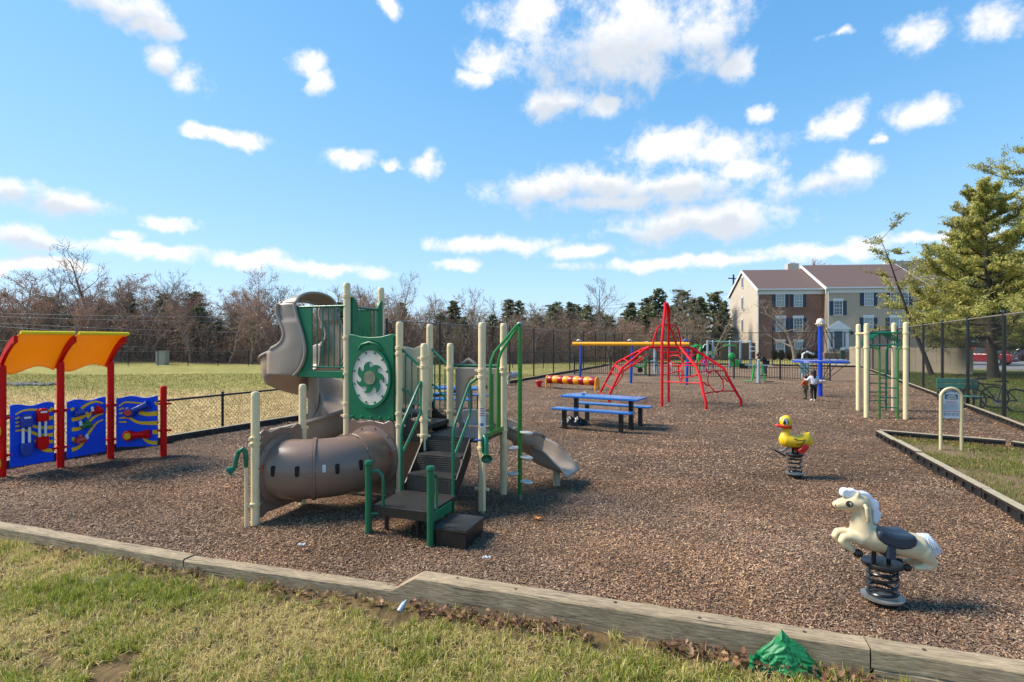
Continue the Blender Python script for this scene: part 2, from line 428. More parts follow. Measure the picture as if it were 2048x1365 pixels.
# mulch bed: one sheet between the borders, gently uneven
def mul(s, t):
    a = MUL[0].lerp(MUL[3], t); b = MUL[1].lerp(MUL[2], t); return a.lerp(b, s)
HOLLOWS = ((-1.1, 5.0, .9, .35, .04), (.95, 7.1, .35, .3, .05), (2.75, 3.9, .45, .4, .035), (4.05, 7.75, .5, .45, .03), (-2.9, 6.9, .6, .5, .03), (10.85, 19.3, 1.4, 1.2, .05), (-6.0, 8.3, .6, 1.2, .03), (2.3, 22, 1.5, .7, .04))
def mul_z(x, y):
    d = y - (6.70 - .319 * (x + 8.3))                    # the bed sinks towards the low timbers, and is worn hollow where children land
    z = .016 * smooth_noise(x, y, 2.2, 1) + .010 * smooth_noise(x, y, 6.0, 2) - .065 * np.exp(-(np.maximum(d, 0) / .5) ** 2) * np.clip((-.6 - x) / .6, 0, 1)
    for hx, hy, rx_, ry_, dz in HOLLOWS: z = z - dz * np.exp(-(((x - hx) / rx_) ** 2 + ((y - hy) / ry_) ** 2))
    return z
ns, nt = 170, 330
S, T = np.meshgrid(np.linspace(0, 1, ns), np.linspace(0, 1, nt) ** 1.8)
P0, P1, P2, P3 = [np.array(p) for p in MUL]
def mul_np(S, T):
    return ((P0 * (1 - T[..., None]) + P3 * T[..., None]) * (1 - S[..., None]) + (P1 * (1 - T[..., None]) + P2 * T[..., None]) * S[..., None])
P = mul_np(S, T); P[..., 2] = mul_z(P[..., 0], P[..., 1])
vs = P.reshape(-1, 3); q = np.arange(ns * nt).reshape(nt, ns)
fs = np.stack([q[:-1, :-1], q[:-1, 1:], q[1:, 1:], q[1:, :-1]], -1).reshape(-1, 4)
k = (smooth_noise(vs[:, 0], vs[:, 1], 1.1, 12) * .5 + .5)[:, None].clip(0, 1)
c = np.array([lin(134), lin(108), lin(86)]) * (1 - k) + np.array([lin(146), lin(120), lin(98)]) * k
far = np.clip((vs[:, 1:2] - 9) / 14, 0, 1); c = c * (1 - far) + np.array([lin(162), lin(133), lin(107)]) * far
mm = attr_mat('mulch', .9, 0, .2); n, l = mm.node_tree.nodes, mm.node_tree.links; p = n['Principled BSDF']
a = [z for z in n if z.type == 'ATTRIBUTE'][0]; t = n.new('ShaderNodeTexCoord')
vo = n.new('ShaderNodeTexVoronoi'); vo.inputs['Scale'].default_value = 85; vo.inputs['Randomness'].default_value = 1
mp = n.new('ShaderNodeMapping'); mp.inputs['Scale'].default_value = (1, 1.9, 1); mp.inputs['Rotation'].default_value = (0, 0, .5); l.new(t.outputs['Object'], mp.inputs['Vector'])
nzw = n.new('ShaderNodeTexNoise'); nzw.inputs['Scale'].default_value = 9; l.new(t.outputs['Object'], nzw.inputs['Vector'])
ad = n.new('ShaderNodeVectorMath'); ad.operation = 'MULTIPLY_ADD'; l.new(nzw.outputs['Color'], ad.inputs[0]); ad.inputs[1].default_value = (.25, .25, .25); l.new(mp.outputs[0], ad.inputs[2])
l.new(ad.outputs[0], vo.inputs['Vector'])
sx = n.new('ShaderNodeSeparateColor'); l.new(vo.outputs['Color'], sx.inputs[0])
r1 = n.new('ShaderNodeMapRange'); r1.inputs['To Min'].default_value = .62; r1.inputs['To Max'].default_value = 1.4; l.new(sx.outputs[0], r1.inputs['Value'])
z2 = n.new('ShaderNodeTexNoise'); z2.inputs['Scale'].default_value = 130; z2.inputs['Detail'].default_value = 5; l.new(mp.outputs[0], z2.inputs['Vector'])
r2 = n.new('ShaderNodeMapRange'); r2.inputs['From Min'].default_value = .3; r2.inputs['From Max'].default_value = .7; r2.inputs['To Min'].default_value = .6; r2.inputs['To Max'].default_value = 1.35; l.new(z2.outputs['Fac'], r2.inputs['Value'])
mu = n.new('ShaderNodeMath'); mu.operation = 'MULTIPLY'; l.new(r1.outputs[0], mu.inputs[0]); l.new(r2.outputs[0], mu.inputs[1])
v1 = n.new('ShaderNodeVectorMath'); v1.operation = 'SCALE'; l.new(a.outputs['Color'], v1.inputs[0]); l.new(mu.outputs[0], v1.inputs['Scale'])
z3 = n.new('ShaderNodeTexNoise'); z3.inputs['Scale'].default_value = .9; z3.inputs['Detail'].default_value = 5; l.new(t.outputs['Object'], z3.inputs['Vector'])
r3 = n.new('ShaderNodeMapRange'); r3.inputs['From Min'].default_value = .3; r3.inputs['From Max'].default_value = .7; r3.inputs['To Min'].default_value = .75; r3.inputs['To Max'].default_value = 1.2; l.new(z3.outputs['Fac'], r3.inputs['Value'])
v2 = n.new('ShaderNodeVectorMath'); v2.operation = 'SCALE'; l.new(v1.outputs[0], v2.inputs[0]); l.new(r3.outputs[0], v2.inputs['Scale'])
l.new(v2.outputs[0], p.inputs['Base Color'])
bm_ = n.new('ShaderNodeBump'); bm_.inputs['Strength'].default_value = 1; bm_.inputs['Distance'].default_value = .022; l.new(mu.outputs[0], bm_.inputs['Height']); l.new(bm_.outputs[0], p.inputs['Normal'])
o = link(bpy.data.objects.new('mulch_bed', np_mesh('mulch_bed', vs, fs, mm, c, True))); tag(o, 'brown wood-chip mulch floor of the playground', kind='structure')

# loose chips lying on the mulch
chip_c, chip_a, chip_b, chip_t = [], [], [], []
pal = np.array([[lin(a), lin(b), lin(c)] for a, b, c in ((152, 124, 102), (124, 96, 76), (104, 80, 64), (168, 140, 114), (190, 164, 136), (134, 112, 98), (84, 64, 52), (148, 112, 84), (142, 126, 114))])
for cnt, y0, y1, sz in ((260000, 2.6, 7.5, 1.0), (130000, 7.0, 13.0, 1.45), (60000, 12.5, 26.0, 2.2)):
    yy = rng.uniform(y0, y1, cnt * 3); xx = rng.uniform(-1.02, 1.02, cnt * 3) * yy
    # inside the bed?
    ok = np.ones(len(xx), bool)
    for i in range(4):
        a, b = MUL[i], MUL[(i + 1) % 4]
        ok &= ((b.x - a.x) * (yy - a.y) - (b.y - a.y) * (xx - a.x)) > .12
    xx, yy = xx[ok][:cnt], yy[ok][:cnt]; N = len(xx)
    L = rng.gamma(4, .0018, N) * sz + .002; Wd = rng.uniform(.0020, .0044, N) * sz
    th = rng.uniform(0, 6.28, N); tl = rng.normal(0, .24, N); t2 = rng.normal(0, .26, N)
    a = np.stack([np.cos(th) * np.cos(tl), np.sin(th) * np.cos(tl), np.sin(tl)], 1) * L[:, None]
    b = np.stack([-np.sin(th) * np.cos(t2), np.cos(th) * np.cos(t2), np.sin(t2)], 1) * Wd[:, None]
    zz = mul_z(xx, yy) + np.abs(a[:, 2]) * .8 + np.abs(b[:, 2]) * .6 + rng.uniform(.001, .009, N)
    chip_c.append(np.stack([xx, yy, zz], 1)); chip_a.append(a); chip_b.append(b)
    pat = np.clip(.92 + .22 * smooth_noise(xx, yy, 1.3, 21) + .12 * smooth_noise(xx, yy, 4.0, 22), .55, 1.3)
    t = pal[rng.integers(0, len(pal), N)] * (rng.uniform(.8, 1.2, N) * pat)[:, None]
    wm = np.clip(.5 + .8 * smooth_noise(xx, yy, 1.7, 23), 0, 1)[:, None]; t = t * (np.array([1.17, 1.01, .83]) * wm + np.array([1.08, 1.02, .94]) * (1 - wm))
    damp = np.zeros(N)
    for hx, hy, rx_, ry_, dz in HOLLOWS: damp = np.maximum(damp, np.exp(-(((xx - hx) / rx_ / 1.2) ** 2 + ((yy - hy) / ry_ / 1.2) ** 2)))
    damp = np.maximum(damp * .55, .35 * np.clip(smooth_noise(xx, yy, 2.6, 24) * smooth_noise(xx, yy, .9, 25) * 1.6, 0, 1))
    chip_t.append(t * (1 - damp[:, None]) + t * np.array([.62, .56, .52]) * damp[:, None])
vs, fs = quads_np(np.concatenate(chip_c), np.concatenate(chip_a), np.concatenate(chip_b))
o = link(bpy.data.objects.new('mulch_chips', np_mesh('mulch_chips', vs, fs, attr_mat('chip', .75, 0, .35), np.repeat(np.concatenate(chip_t), 4, 0))))
tag(o, 'loose wood chips scattered over the mulch floor', kind='stuff')

# ------------------------------------------------------------------ grass blades
def blades(name, label, xs, ys, zs, h, w, tint, lean=.5, mname='grass_blade', out=None):
    N = len(xs); th = rng.uniform(0, 6.28, N); ld = rng.uniform(0, 6.28, N) if out is None else out + rng.normal(0, .7, N); le = np.minimum(np.abs(rng.normal(0, 1, N)) * lean, 1.45)
    base = np.stack([xs, ys, zs], 1); side = np.stack([np.cos(th), np.sin(th), np.zeros(N)], 1) * (w / 2)[:, None]
    ln = np.stack([np.cos(ld), np.sin(ld), np.zeros(N)], 1)
    mid = base + ln * (h * .5 * le * .6)[:, None] + np.array([0, 0, 1]) * (h * .55 * np.cos(le * .5))[:, None]
    tip = base + ln * (h * le * 1.1)[:, None] + np.array([0, 0, 1]) * (h * np.maximum(np.cos(le * 1.0), .15))[:, None]
    vs = np.stack([base - side, base + side, mid - side * .75, mid + side * .75, tip], 1).reshape(-1, 3)
    f = np.array([[0, 1, 3], [0, 3, 2], [2, 3, 4]]); fs = (f[None] + (np.arange(N) * 5)[:, None, None]).reshape(-1, 3)
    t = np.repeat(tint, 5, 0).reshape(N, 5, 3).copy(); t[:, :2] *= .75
    o = link(bpy.data.objects.new(name, np_mesh(name, vs, fs, attr_mat(mname, .6, .35, .25), t.reshape(-1, 3))))
    return tag(o, label, kind='stuff')
def col3(*c): return np.array([lin(v) for v in c])
def grass_tint(xs, ys, dead):
    N = len(xs); g = col3(88, 112, 36)[None] * rng.uniform(.65, 1.35, N)[:, None]; g2 = col3(128, 140, 50)[None] * rng.uniform(.7, 1.2, N)[:, None]
    s = col3(196, 172, 112)[None] * rng.uniform(.65, 1.15, N)[:, None]; s2 = col3(150, 122, 76)[None] * rng.uniform(.7, 1.15, N)[:, None]
    pk = rng.uniform(0, 1, N); live = np.where((pk < .5)[:, None], g, g2); dry = np.where((rng.uniform(0, 1, N) < .65)[:, None], s, s2)
    return np.where((rng.uniform(0, 1, N) < dead)[:, None], dry, live)
edge_y = lambda x: 6.70 - .319 * (x + 8.3)
K = 30000
cy = 1.9 + rng.uniform(0, 1, K) * 5.2; cx_ = rng.uniform(-1, 1, K) * (cy * 1.0 + .3)
ok = (cy < edge_y(cx_) - .10) & (cx_ > -6.5); cx_, cy = cx_[ok], cy[ok]
bare = smooth_noise(cx_, cy, 3.6, 31) + .6 * smooth_noise(cx_, cy, 9, 32)
ok = bare < .95 + rng.uniform(-.3, .5, len(cx_)); dd_ = edge_y(cx_) - .12 - cy; ok &= ~((dd_ < .20) & (rng.uniform(0, 1, len(cx_)) < .80) & (cx_ > -3.4)); cx_, cy = cx_[ok], cy[ok]; K = len(cx_)
lush = smooth_noise(cx_, cy, 3.0, 33) + .8 * smooth_noise(cx_, cy, 9, 34) + rng.normal(0, .35, K)
nearb = np.clip(1 - (edge_y(cx_) - .13 - cy) / .30, 0, 1)
B_n = 15; ix = np.repeat(np.arange(K), B_n); N = len(ix)
ca = rng.uniform(0, 6.28, N); cr_ = np.abs(rng.normal(0, .016, N)); xs = cx_[ix] + np.cos(ca) * cr_; ys = cy[ix] + np.sin(ca) * cr_
dead = np.clip(.60 - .36 * lush, .10, .98)[ix]; isdead = rng.uniform(0, 1, N) < dead
h = rng.uniform(.032, .080, N) * (1 + .22 * np.clip(lush[ix], -1, 1.5)) * (1 + .55 * nearb[ix] * rng.uniform(0, 1, N))
g = np.where((rng.uniform(0, 1, N) < .5)[:, None], col3(128, 146, 52)[None], col3(176, 176, 76)[None]) * rng.uniform(.7, 1.2, N)[:, None]
st_ = np.where((rng.uniform(0, 1, N) < .7)[:, None], col3(238, 218, 150)[None], col3(204, 176, 116)[None]) * rng.uniform(.7, 1.12, N)[:, None]
blades('lawn_grass', 'patchy green and straw grass of the near lawn', xs, ys, ground_z(xs, ys) - .003, h, rng.uniform(.0036, .0070, N), np.where(isdead[:, None], st_, g), np.where(isdead, 1.0, .62), out=ca)
# dormant field grass beyond the low fence and green grass right of the tall fence
N = 150000
ys = 8 + 26 * rng.uniform(0, 1, N) ** 1.7; xs = -.97 * ys + rng.uniform(0, 1, N) * ys * 1.2
lx = -5.97 + (ys - 11.24) * .4219
ok = xs < lx - .25; xs, ys = xs[ok], ys[ok]; N = len(xs)
e = ys - .10 * xs + smooth_noise(xs, ys, .22, 5) * 2.2; kk = np.clip((e - 21.5) / 5, 0, 1)
sc = .7 + ys / 14
blades('field_grass', 'dormant straw-coloured grass of the field beyond the low fence', xs, ys, ground_z(xs, ys) - .004, rng.uniform(.02, .05, N) * sc, rng.uniform(.004, .009, N) * sc * .8,
       grass_tint(xs, ys, .93 - .42 * kk), .8)
N = 90000
ys = 8 + 27 * rng.uniform(0, 1, N) ** 1.5; xs = rng.uniform(.6, 1.0, N) * ys
lx = 11.25 + (ys - 11.94) * .514
ok = xs > lx + .2; xs, ys = xs[ok], ys[ok]; N = len(xs); sc = .7 + ys / 15
blades('side_lawn_grass', 'green grass of the side lawn beyond the tall right fence', xs, ys, ground_z(xs, ys) - .004, rng.uniform(.02, .05, N) * sc, rng.uniform(.004, .009, N) * sc * .8,
       grass_tint(xs, ys, np.clip(.30 + .3 * smooth_noise(xs, ys, .8, 41), .05, .9)) * .85, .7)

# ------------------------------------------------------------------ landscape timbers along the near edge
def wood_mat(name, c1, c2, dark):
    m = bpy.data.materials.new(name); m.use_nodes = True; n, l = m.node_tree.nodes, m.node_tree.links; p = n['Principled BSDF']
    t = n.new('ShaderNodeTexCoord'); mp = n.new('ShaderNodeMapping'); mp.inputs['Scale'].default_value = (2.2, 20, 20); l.new(t.outputs['Object'], mp.inputs['Vector'])
    z = n.new('ShaderNodeTexNoise'); z.inputs['Scale'].default_value = 4; z.inputs['Detail'].default_value = 8; z.inputs['Roughness'].default_value = .65; z.inputs['Distortion'].default_value = .6; l.new(mp.outputs[0], z.inputs['Vector'])
    r = n.new('ShaderNodeValToRGB'); r.color_ramp.elements[0].position = .34; r.color_ramp.elements[0].color = c1; r.color_ramp.elements[1].position = .68; r.color_ramp.elements[1].color = c2
    l.new(z.outputs['Fac'], r.inputs[0])
    mp2 = n.new('ShaderNodeMapping'); mp2.inputs['Scale'].default_value = (.5, 22, 22); l.new(t.outputs['Object'], mp2.inputs['Vector'])
    z2 = n.new('ShaderNodeTexNoise'); z2.inputs['Scale'].default_value = 2.2; z2.inputs['Detail'].default_value = 4; l.new(mp2.outputs[0], z2.inputs['Vector'])
    cr = n.new('ShaderNodeMapRange'); cr.inputs['From Min'].default_value = .315; cr.inputs['From Max'].default_value = .36; l.new(z2.outputs['Fac'], cr.inputs['Value'])
    mx = n.new('ShaderNodeMix'); mx.data_type = 'RGBA'; l.new(cr.outputs[0], mx.inputs['Factor']); mx.inputs['A'].default_value = dark; l.new(r.outputs[0], mx.inputs['B'])
    z3 = n.new('ShaderNodeTexNoise'); z3.inputs['Scale'].default_value = 2.5; z3.inputs['Detail'].default_value = 5; l.new(t.outputs['Object'], z3.inputs['Vector'])
    r3 = n.new('ShaderNodeMapRange'); r3.inputs['From Min'].default_value = .3; r3.inputs['From Max'].default_value = .7; r3.inputs['To Min'].default_value = .78; r3.inputs['To Max'].default_value = 1.12; l.new(z3.outputs['Fac'], r3.inputs['Value'])
    vsx = n.new('ShaderNodeVectorMath'); vsx.operation = 'SCALE'; l.new(mx.outputs['Result'], vsx.inputs[0]); l.new(r3.outputs[0], vsx.inputs['Scale'])
    l.new(vsx.outputs[0], p.inputs['Base Color']); p.inputs['Roughness'].default_value = .85
    mu = n.new('ShaderNodeMath'); mu.operation = 'MULTIPLY'; l.new(z.outputs['Fac'], mu.inputs[0]); l.new(cr.outputs[0], mu.inputs[1])
    b = n.new('ShaderNodeBump'); b.inputs['Strength'].default_value = .5; b.inputs['Distance'].default_value = .008; l.new(mu.outputs[0], b.inputs['Height']); l.new(b.outputs[0], p.inputs['Normal'])
    return m
WOOD = wood_mat('weathered_timber', rgb(120, 102, 80), rgb(186, 165, 132), rgb(48, 39, 31))
def timber(label, p0, p1, w, z0, z1, cut0=0.0, seed=0):
    d = (p1 - p0); d.z = 0; L = d.length; b = MB(); r = random.Random(seed); nseg = 26
    prof = [(-w / 2, z0), (w / 2, z0), (w / 2, z1 - .012), (w / 2 - .010, z1), (-w / 2 + .010, z1), (-w / 2, z1 - .012)]
    vs = []
    for i in range(nseg + 1):
        t = i / nseg
        for (a, zz) in prof:
            xx = t * L
            if cut0 and i == 0: xx = cut0 * (zz - z0) / (z1 - z0)
            elif cut0: xx = cut0 + (L - cut0) * t if i > 0 else xx
            j = .0 if i in (0, nseg) else .0025
            vs.append((xx, a + r.uniform(-j, j), zz + r.uniform(-j, j)))
    k = len(prof)
    fs = [(i * k + q, i * k + (q + 1) % k, (i + 1) * k + (q + 1) % k, (i + 1) * k + q) for i in range(nseg) for q in range(k)]
    fs += [tuple(range(k))[::-1], tuple(range(nseg * k, nseg * k + k))]
    b.add(vs, fs)
    o = b.build('timber', WOOD, None, True, 25)
    o.location = (p0.x, p0.y, 0); o.rotation_euler = (0, 0, math.atan2(d.y, d.x))
    for k in range(int(L / .62)):                       # rusty spikes driven into the top, and the dark checks round them
        x_ = cut0 + .25 + k * .62 + r.uniform(-.1, .1)
        if x_ < L - .1 and z1 > -.03:
            MB().lathe([(.001, 0), (.011, 0), (.012, .003), (.006, .006), (.001, .006)], (x_, r.uniform(-.03, .03), z1 - .001), n=8).build('spike', mat('rusty_spike', rgb(74, 56, 46), .7, .3), o)
    return tag(o, label, 'timber', 'landscape timbers along the near edge of the mulch')
ta, tb = G(-10, 1046, -.035), G(379, 1115, -.045); dT = (tb - ta).normalized()
timber('long grey timber edging the mulch at the far left', ta - dT * 2.2, tb - dT * .004, .13, LAWN - .05, -.035, 0, 1)
tc_ = G(905, 1193, -.06)
timber('low grey timber between the left timber and the raised sloped-end timber', tb + dT * .004, tc_, .125, LAWN - .05, -.046, 0, 2)
a3 = (G(831, 1140, .08) + G(812, 1150, .08)) / 2; b3 = (G(1725, 1273, .08) + G(1742, 1295, .08)) / 2; d3 = (b3 - a3).normalized()
timber('raised grey timber with a sloped cut end in front of the mulch', a3 - d3 * .36, b3 - d3 * .003, .15, LAWN - .03, .08, .45, 3)
b4 = b3 + d3 * 2.6
timber('upper of two stacked timbers at the near right corner', b3 + d3 * .006, b4, .15, -.032, .082, 0, 4)
timber('lower of two stacked timbers at the near right corner', b3 + d3 * .02, b4, .15, LAWN - .08, -.036, 0, 5)
# timber('buried timber under the raised sloped-end timber', tc_ + dT * .01, b3, .14, LAWN - .08, -.089, 0, 6)

# fallen oak leaves gathered against the timbers
def leaf_mesh(N, xs, ys, zs, size, name, label):
    out = [(0, -.5), (.12, -.3), (.34, -.28), (.2, -.08), (.42, .04), (.2, .14), (.3, .34), (.1, .3), (0, .55), (-.1, .3), (-.3, .34), (-.2, .14), (-.42, .04), (-.2, -.08), (-.34, -.28), (-.12, -.3)]
    o2 = np.array(out); K = len(out); vs = np.zeros((N, K + 1, 3)); s = size
    cu = rng.uniform(.2, 1.6, N); rot = rng.uniform(0, 6.28, N); tilt = rng.normal(0, .5, N); tx2 = rng.normal(0, .5, N)
    lx, ly = o2[None, :, 0] * s[:, None] * .8, o2[None, :, 1] * s[:, None]
    lz = (lx ** 2 / s[:, None]) * cu[:, None] * 2.2 + np.sin(ly / s[:, None] * 5 + rot[:, None]) * s[:, None] * .07
    px = np.concatenate([lx, np.zeros((N, 1))], 1); py = np.concatenate([ly, np.zeros((N, 1))], 1); pz = np.concatenate([lz, np.zeros((N, 1))], 1)
    c, sn = np.cos(tilt)[:, None], np.sin(tilt)[:, None]; py, pz = py * c - pz * sn, py * sn + pz * c
    c, sn = np.cos(tx2)[:, None], np.sin(tx2)[:, None]; px, pz = px * c + pz * sn, -px * sn + pz * c
    c, sn = np.cos(rot)[:, None], np.sin(rot)[:, None]; px, py = px * c - py * sn, px * sn + py * c
    vs[..., 0] = px + xs[:, None]; vs[..., 1] = py + ys[:, None]; vs[..., 2] = pz + zs[:, None]
    f = np.array([[K, i, (i + 1) % K] for i in range(K)]); fs = (f[None] + (np.arange(N) * (K + 1))[:, None, None]).reshape(-1, 3)
    p2 = np.array([col3(122, 88, 64), col3(150, 112, 82), col3(96, 70, 54), col3(178, 142, 108), col3(134, 98, 74)])
    t = p2[rng.integers(0, 5, N)] * rng.uniform(.7, 1.15, N)[:, None]
    o = link(bpy.data.objects.new(name, np_mesh(name, vs.reshape(-1, 3), fs, attr_mat('dead_leaf', .7, .25, .3), np.repeat(t, K + 1, 0))))
    return tag(o, label, kind='stuff')
N = 1250; xs = np.where(rng.uniform(0, 1, N) < .28, rng.uniform(-4.6, -.6, N), rng.uniform(-.8, 2.9, N))
cl_ = smooth_noise(xs, xs * 0, 4.5, 51); keep = cl_ > -.55; xs = xs[keep]; N = len(xs)
ys = np.where(xs > -.6, np.interp(xs, [-.6, 2.15, 4], [4.14, 3.22, 2.60]), edge_y(xs) - .08) - .02 - np.abs(rng.normal(0, .085, N))
leaf_mesh(N, xs, ys, ground_z(xs, ys) + rng.uniform(.008, .075, N), rng.uniform(.03, .062, N), 'fallen_leaves', 'brown oak leaves piled against the timbers')
N = 240; ys = 3.6 + 9 * rng.uniform(0, 1, N) ** 1.5; xs = rng.uniform(-1, 1, N) * ys; ok = (ys > edge_y(xs) + .3) & (xs > -6); xs, ys = xs[ok], ys[ok]
leaf_mesh(len(xs), xs, ys, mul_z(xs, ys) + .015, rng.uniform(.018, .045, len(xs)), 'mulch_leaves', 'single dead leaves blown onto the mulch')
N = 160; ys = rng.uniform(3.0, 5.2, N); xs = rng.uniform(-1, 1, N) * ys; ok = ys < edge_y(xs) - .3; xs, ys = xs[ok], ys[ok]
leaf_mesh(len(xs), xs, ys, ground_z(xs, ys) + .03, rng.uniform(.018, .04, len(xs)), 'lawn_leaves', 'single dead leaves lying in the near lawn')

# ------------------------------------------------------------------ black plastic borders
BLACKP = mat('black_plastic', rgb(34, 34, 36), .42, var=.3, scale=9, dirt=.35)
BTOP = mat('lit_dusty_plastic_top', rgb(176, 160, 132), .5, var=.25, scale=14, dirt=.3)  # bright light on the black tops painted in as tan, with some dust
BORDER = {}
def border_mesh(L, h, w):
    key = (round(L, 2), h, w)
    if key in BORDER: return BORDER[key]
    b = MB(); b.box((L / 2, 0, h / 2 - .03), (L - .012, w * .45, h + .03))
    for s in (-1, 1):
        y = s * w * .36
        b.box((L / 2, y, h - .018), (L - .012, w * .28, .034)); b.box((L / 2, y, .0), (L - .012, w * .28, .07))
        n = 4
        for i in range(n + 1):
            b.box((.03 + (L - .06) * i / n, y - s * .004, h * .5), (.05 if i % n else .045, w * .26, h - .02))
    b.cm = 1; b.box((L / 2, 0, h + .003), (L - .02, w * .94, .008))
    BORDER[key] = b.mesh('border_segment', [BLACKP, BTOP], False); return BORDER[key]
def border(p0, p1, label, group, h=.13, w=.085, seg=1.22, z=0.0, wob=.0):
    d = (p1 - p0); L = d.length; n = max(1, round(L / seg)); r = random.Random(int(L * 100)); a = math.atan2(d.y, d.x); sl = L / n
    for i in range(n):
        q = p0 + d * (i / n)
        o = bpy.data.objects.new('border_segment', border_mesh(sl, h, w)); o.location = (q.x, q.y, z + r.uniform(-.008, .008)); o.rotation_euler = (0, r.uniform(-.006, .006), a + r.uniform(-wob, wob))
        link(o); tag(o, label if isinstance(label, str) else label(i, n), 'border', group)
FL0, FL1, FL2 = V((-8.3, 6.70, 0)), V((-3.75, 16.45, 0)), V((9.6, 47.9, 0))
FR0, FR1 = V((7.2, 4.35, 0)), V((25.5, 40.0, 0))
border(V((-8.1, 6.9, 0)), FL1 + W * .12, 'black plastic border segment at the foot of the low chain-link fence', 'borders at the low fence', .12)
border(FL1 + W * .12, V((7.6, 43, 0)), 'black plastic border segment at the foot of the tall left fence', 'borders at the tall left fence', .12)
border(FR0 - W * .1, FR1 - W * .1, 'tan-topped black plastic border segment along the tall right fence', 'borders along the right fence', .12)
border(V((9.9, 47.2, 0)), V((25.3, 39.5, 0)), 'black plastic border segment at the far end of the exercise area', 'borders at the far end', .12)
T0 = G(1757, 875); T1_ = G(2080, 1064); T2_ = G(2012, 897); T3_ = V((9.3, 8.2, 0))
border(T0, T1_, lambda i, n: ['tan-topped border segment at the tip of the triangular grass bed', 'second border segment from the tip of the triangular bed', 'third border segment from the tip of the triangular bed', 'fourth border segment from the tip of the triangular bed', 'near right border segment of the triangular bed'][min(i, 4)], 'borders of the triangular bed', .14, .10, 1.22, 0, .01)
border(T0 + V((.06, .07, 0)), T2_, lambda i, n: ['border segment behind the tip of the triangular bed', 'black border segment behind the welcome sign', 'border segment at the back corner of the triangular bed'][min(i, 2)], 'borders of the triangular bed', .14, .10, 1.22, 0, .01)
border(T2_ + V((.05, -.06, 0)), T3_, 'border segment running from the back corner of the triangular bed to the right', 'borders of the triangular bed', .14, .10, 1.22, 0, .01)
# the triangular bed's soil and grass
tri = [T0 + V((.05, 0, 0)), T1_ + V((.05, .05, 0)), V((7.6, 5.2, 0)), T3_, T2_ + V((-.02, -.05, 0))]
def in_poly(xs, ys, poly):
    ok = np.zeros(len(xs), bool); j = len(poly) - 1
    for i in range(len(poly)):
        a, b = poly[i], poly[j]
        ok ^= ((a.y > ys) != (b.y > ys)) & (xs < (b.x - a.x) * (ys - a.y) / (b.y - a.y + 1e-9) + a.x); j = i
    return ok
b = MB(); b.add([(p.x, p.y, .034) for p in tri], [tuple(range(len(tri)))[::-1] if (tri[1] - tri[0]).cross(tri[2] - tri[0]).z < 0 else tuple(range(len(tri)))])
tag(b.build('grass_bed', mat('bed_soil', rgb(128, 104, 76), .95, var=.4, scale=7, bump=1, bscale=60, col2=rgb(104, 84, 58), dirt=.5), None, False), 'bare soil and thin grass of the triangular bed', kind='structure')
N = 85000; xs = rng.uniform(5, 10, N); ys = rng.uniform(5, 11.6, N); ok = in_poly(xs, ys, tri) & (smooth_noise(xs, ys, 2.6, 61) + .5 * smooth_noise(xs, ys, 6, 62) > rng.uniform(-1.0, .7, N)); xs, ys = xs[ok], ys[ok]; N = len(xs)
blades('bed_grass', 'green grass tufts of the triangular bed', xs, ys, np.full(N, .034), rng.uniform(.02, .07, N), rng.uniform(.004, .008, N), grass_tint(xs, ys, np.full(N, .3)), .6)
N = 420; tt = rng.uniform(0, 1, N); xs = T0.x + (T2_.x - T0.x) * tt; ys = T0.y + (T2_.y - T0.y) * tt - .08 - np.abs(rng.normal(0, .16, N)); ok = in_poly(xs, ys, tri); xs, ys = xs[ok], ys[ok]
leaf_mesh(len(xs), xs, ys, np.full(len(xs), .055), rng.uniform(.03, .06, len(xs)), 'bed_leaves', 'dead leaves gathered inside the back border of the triangular bed')

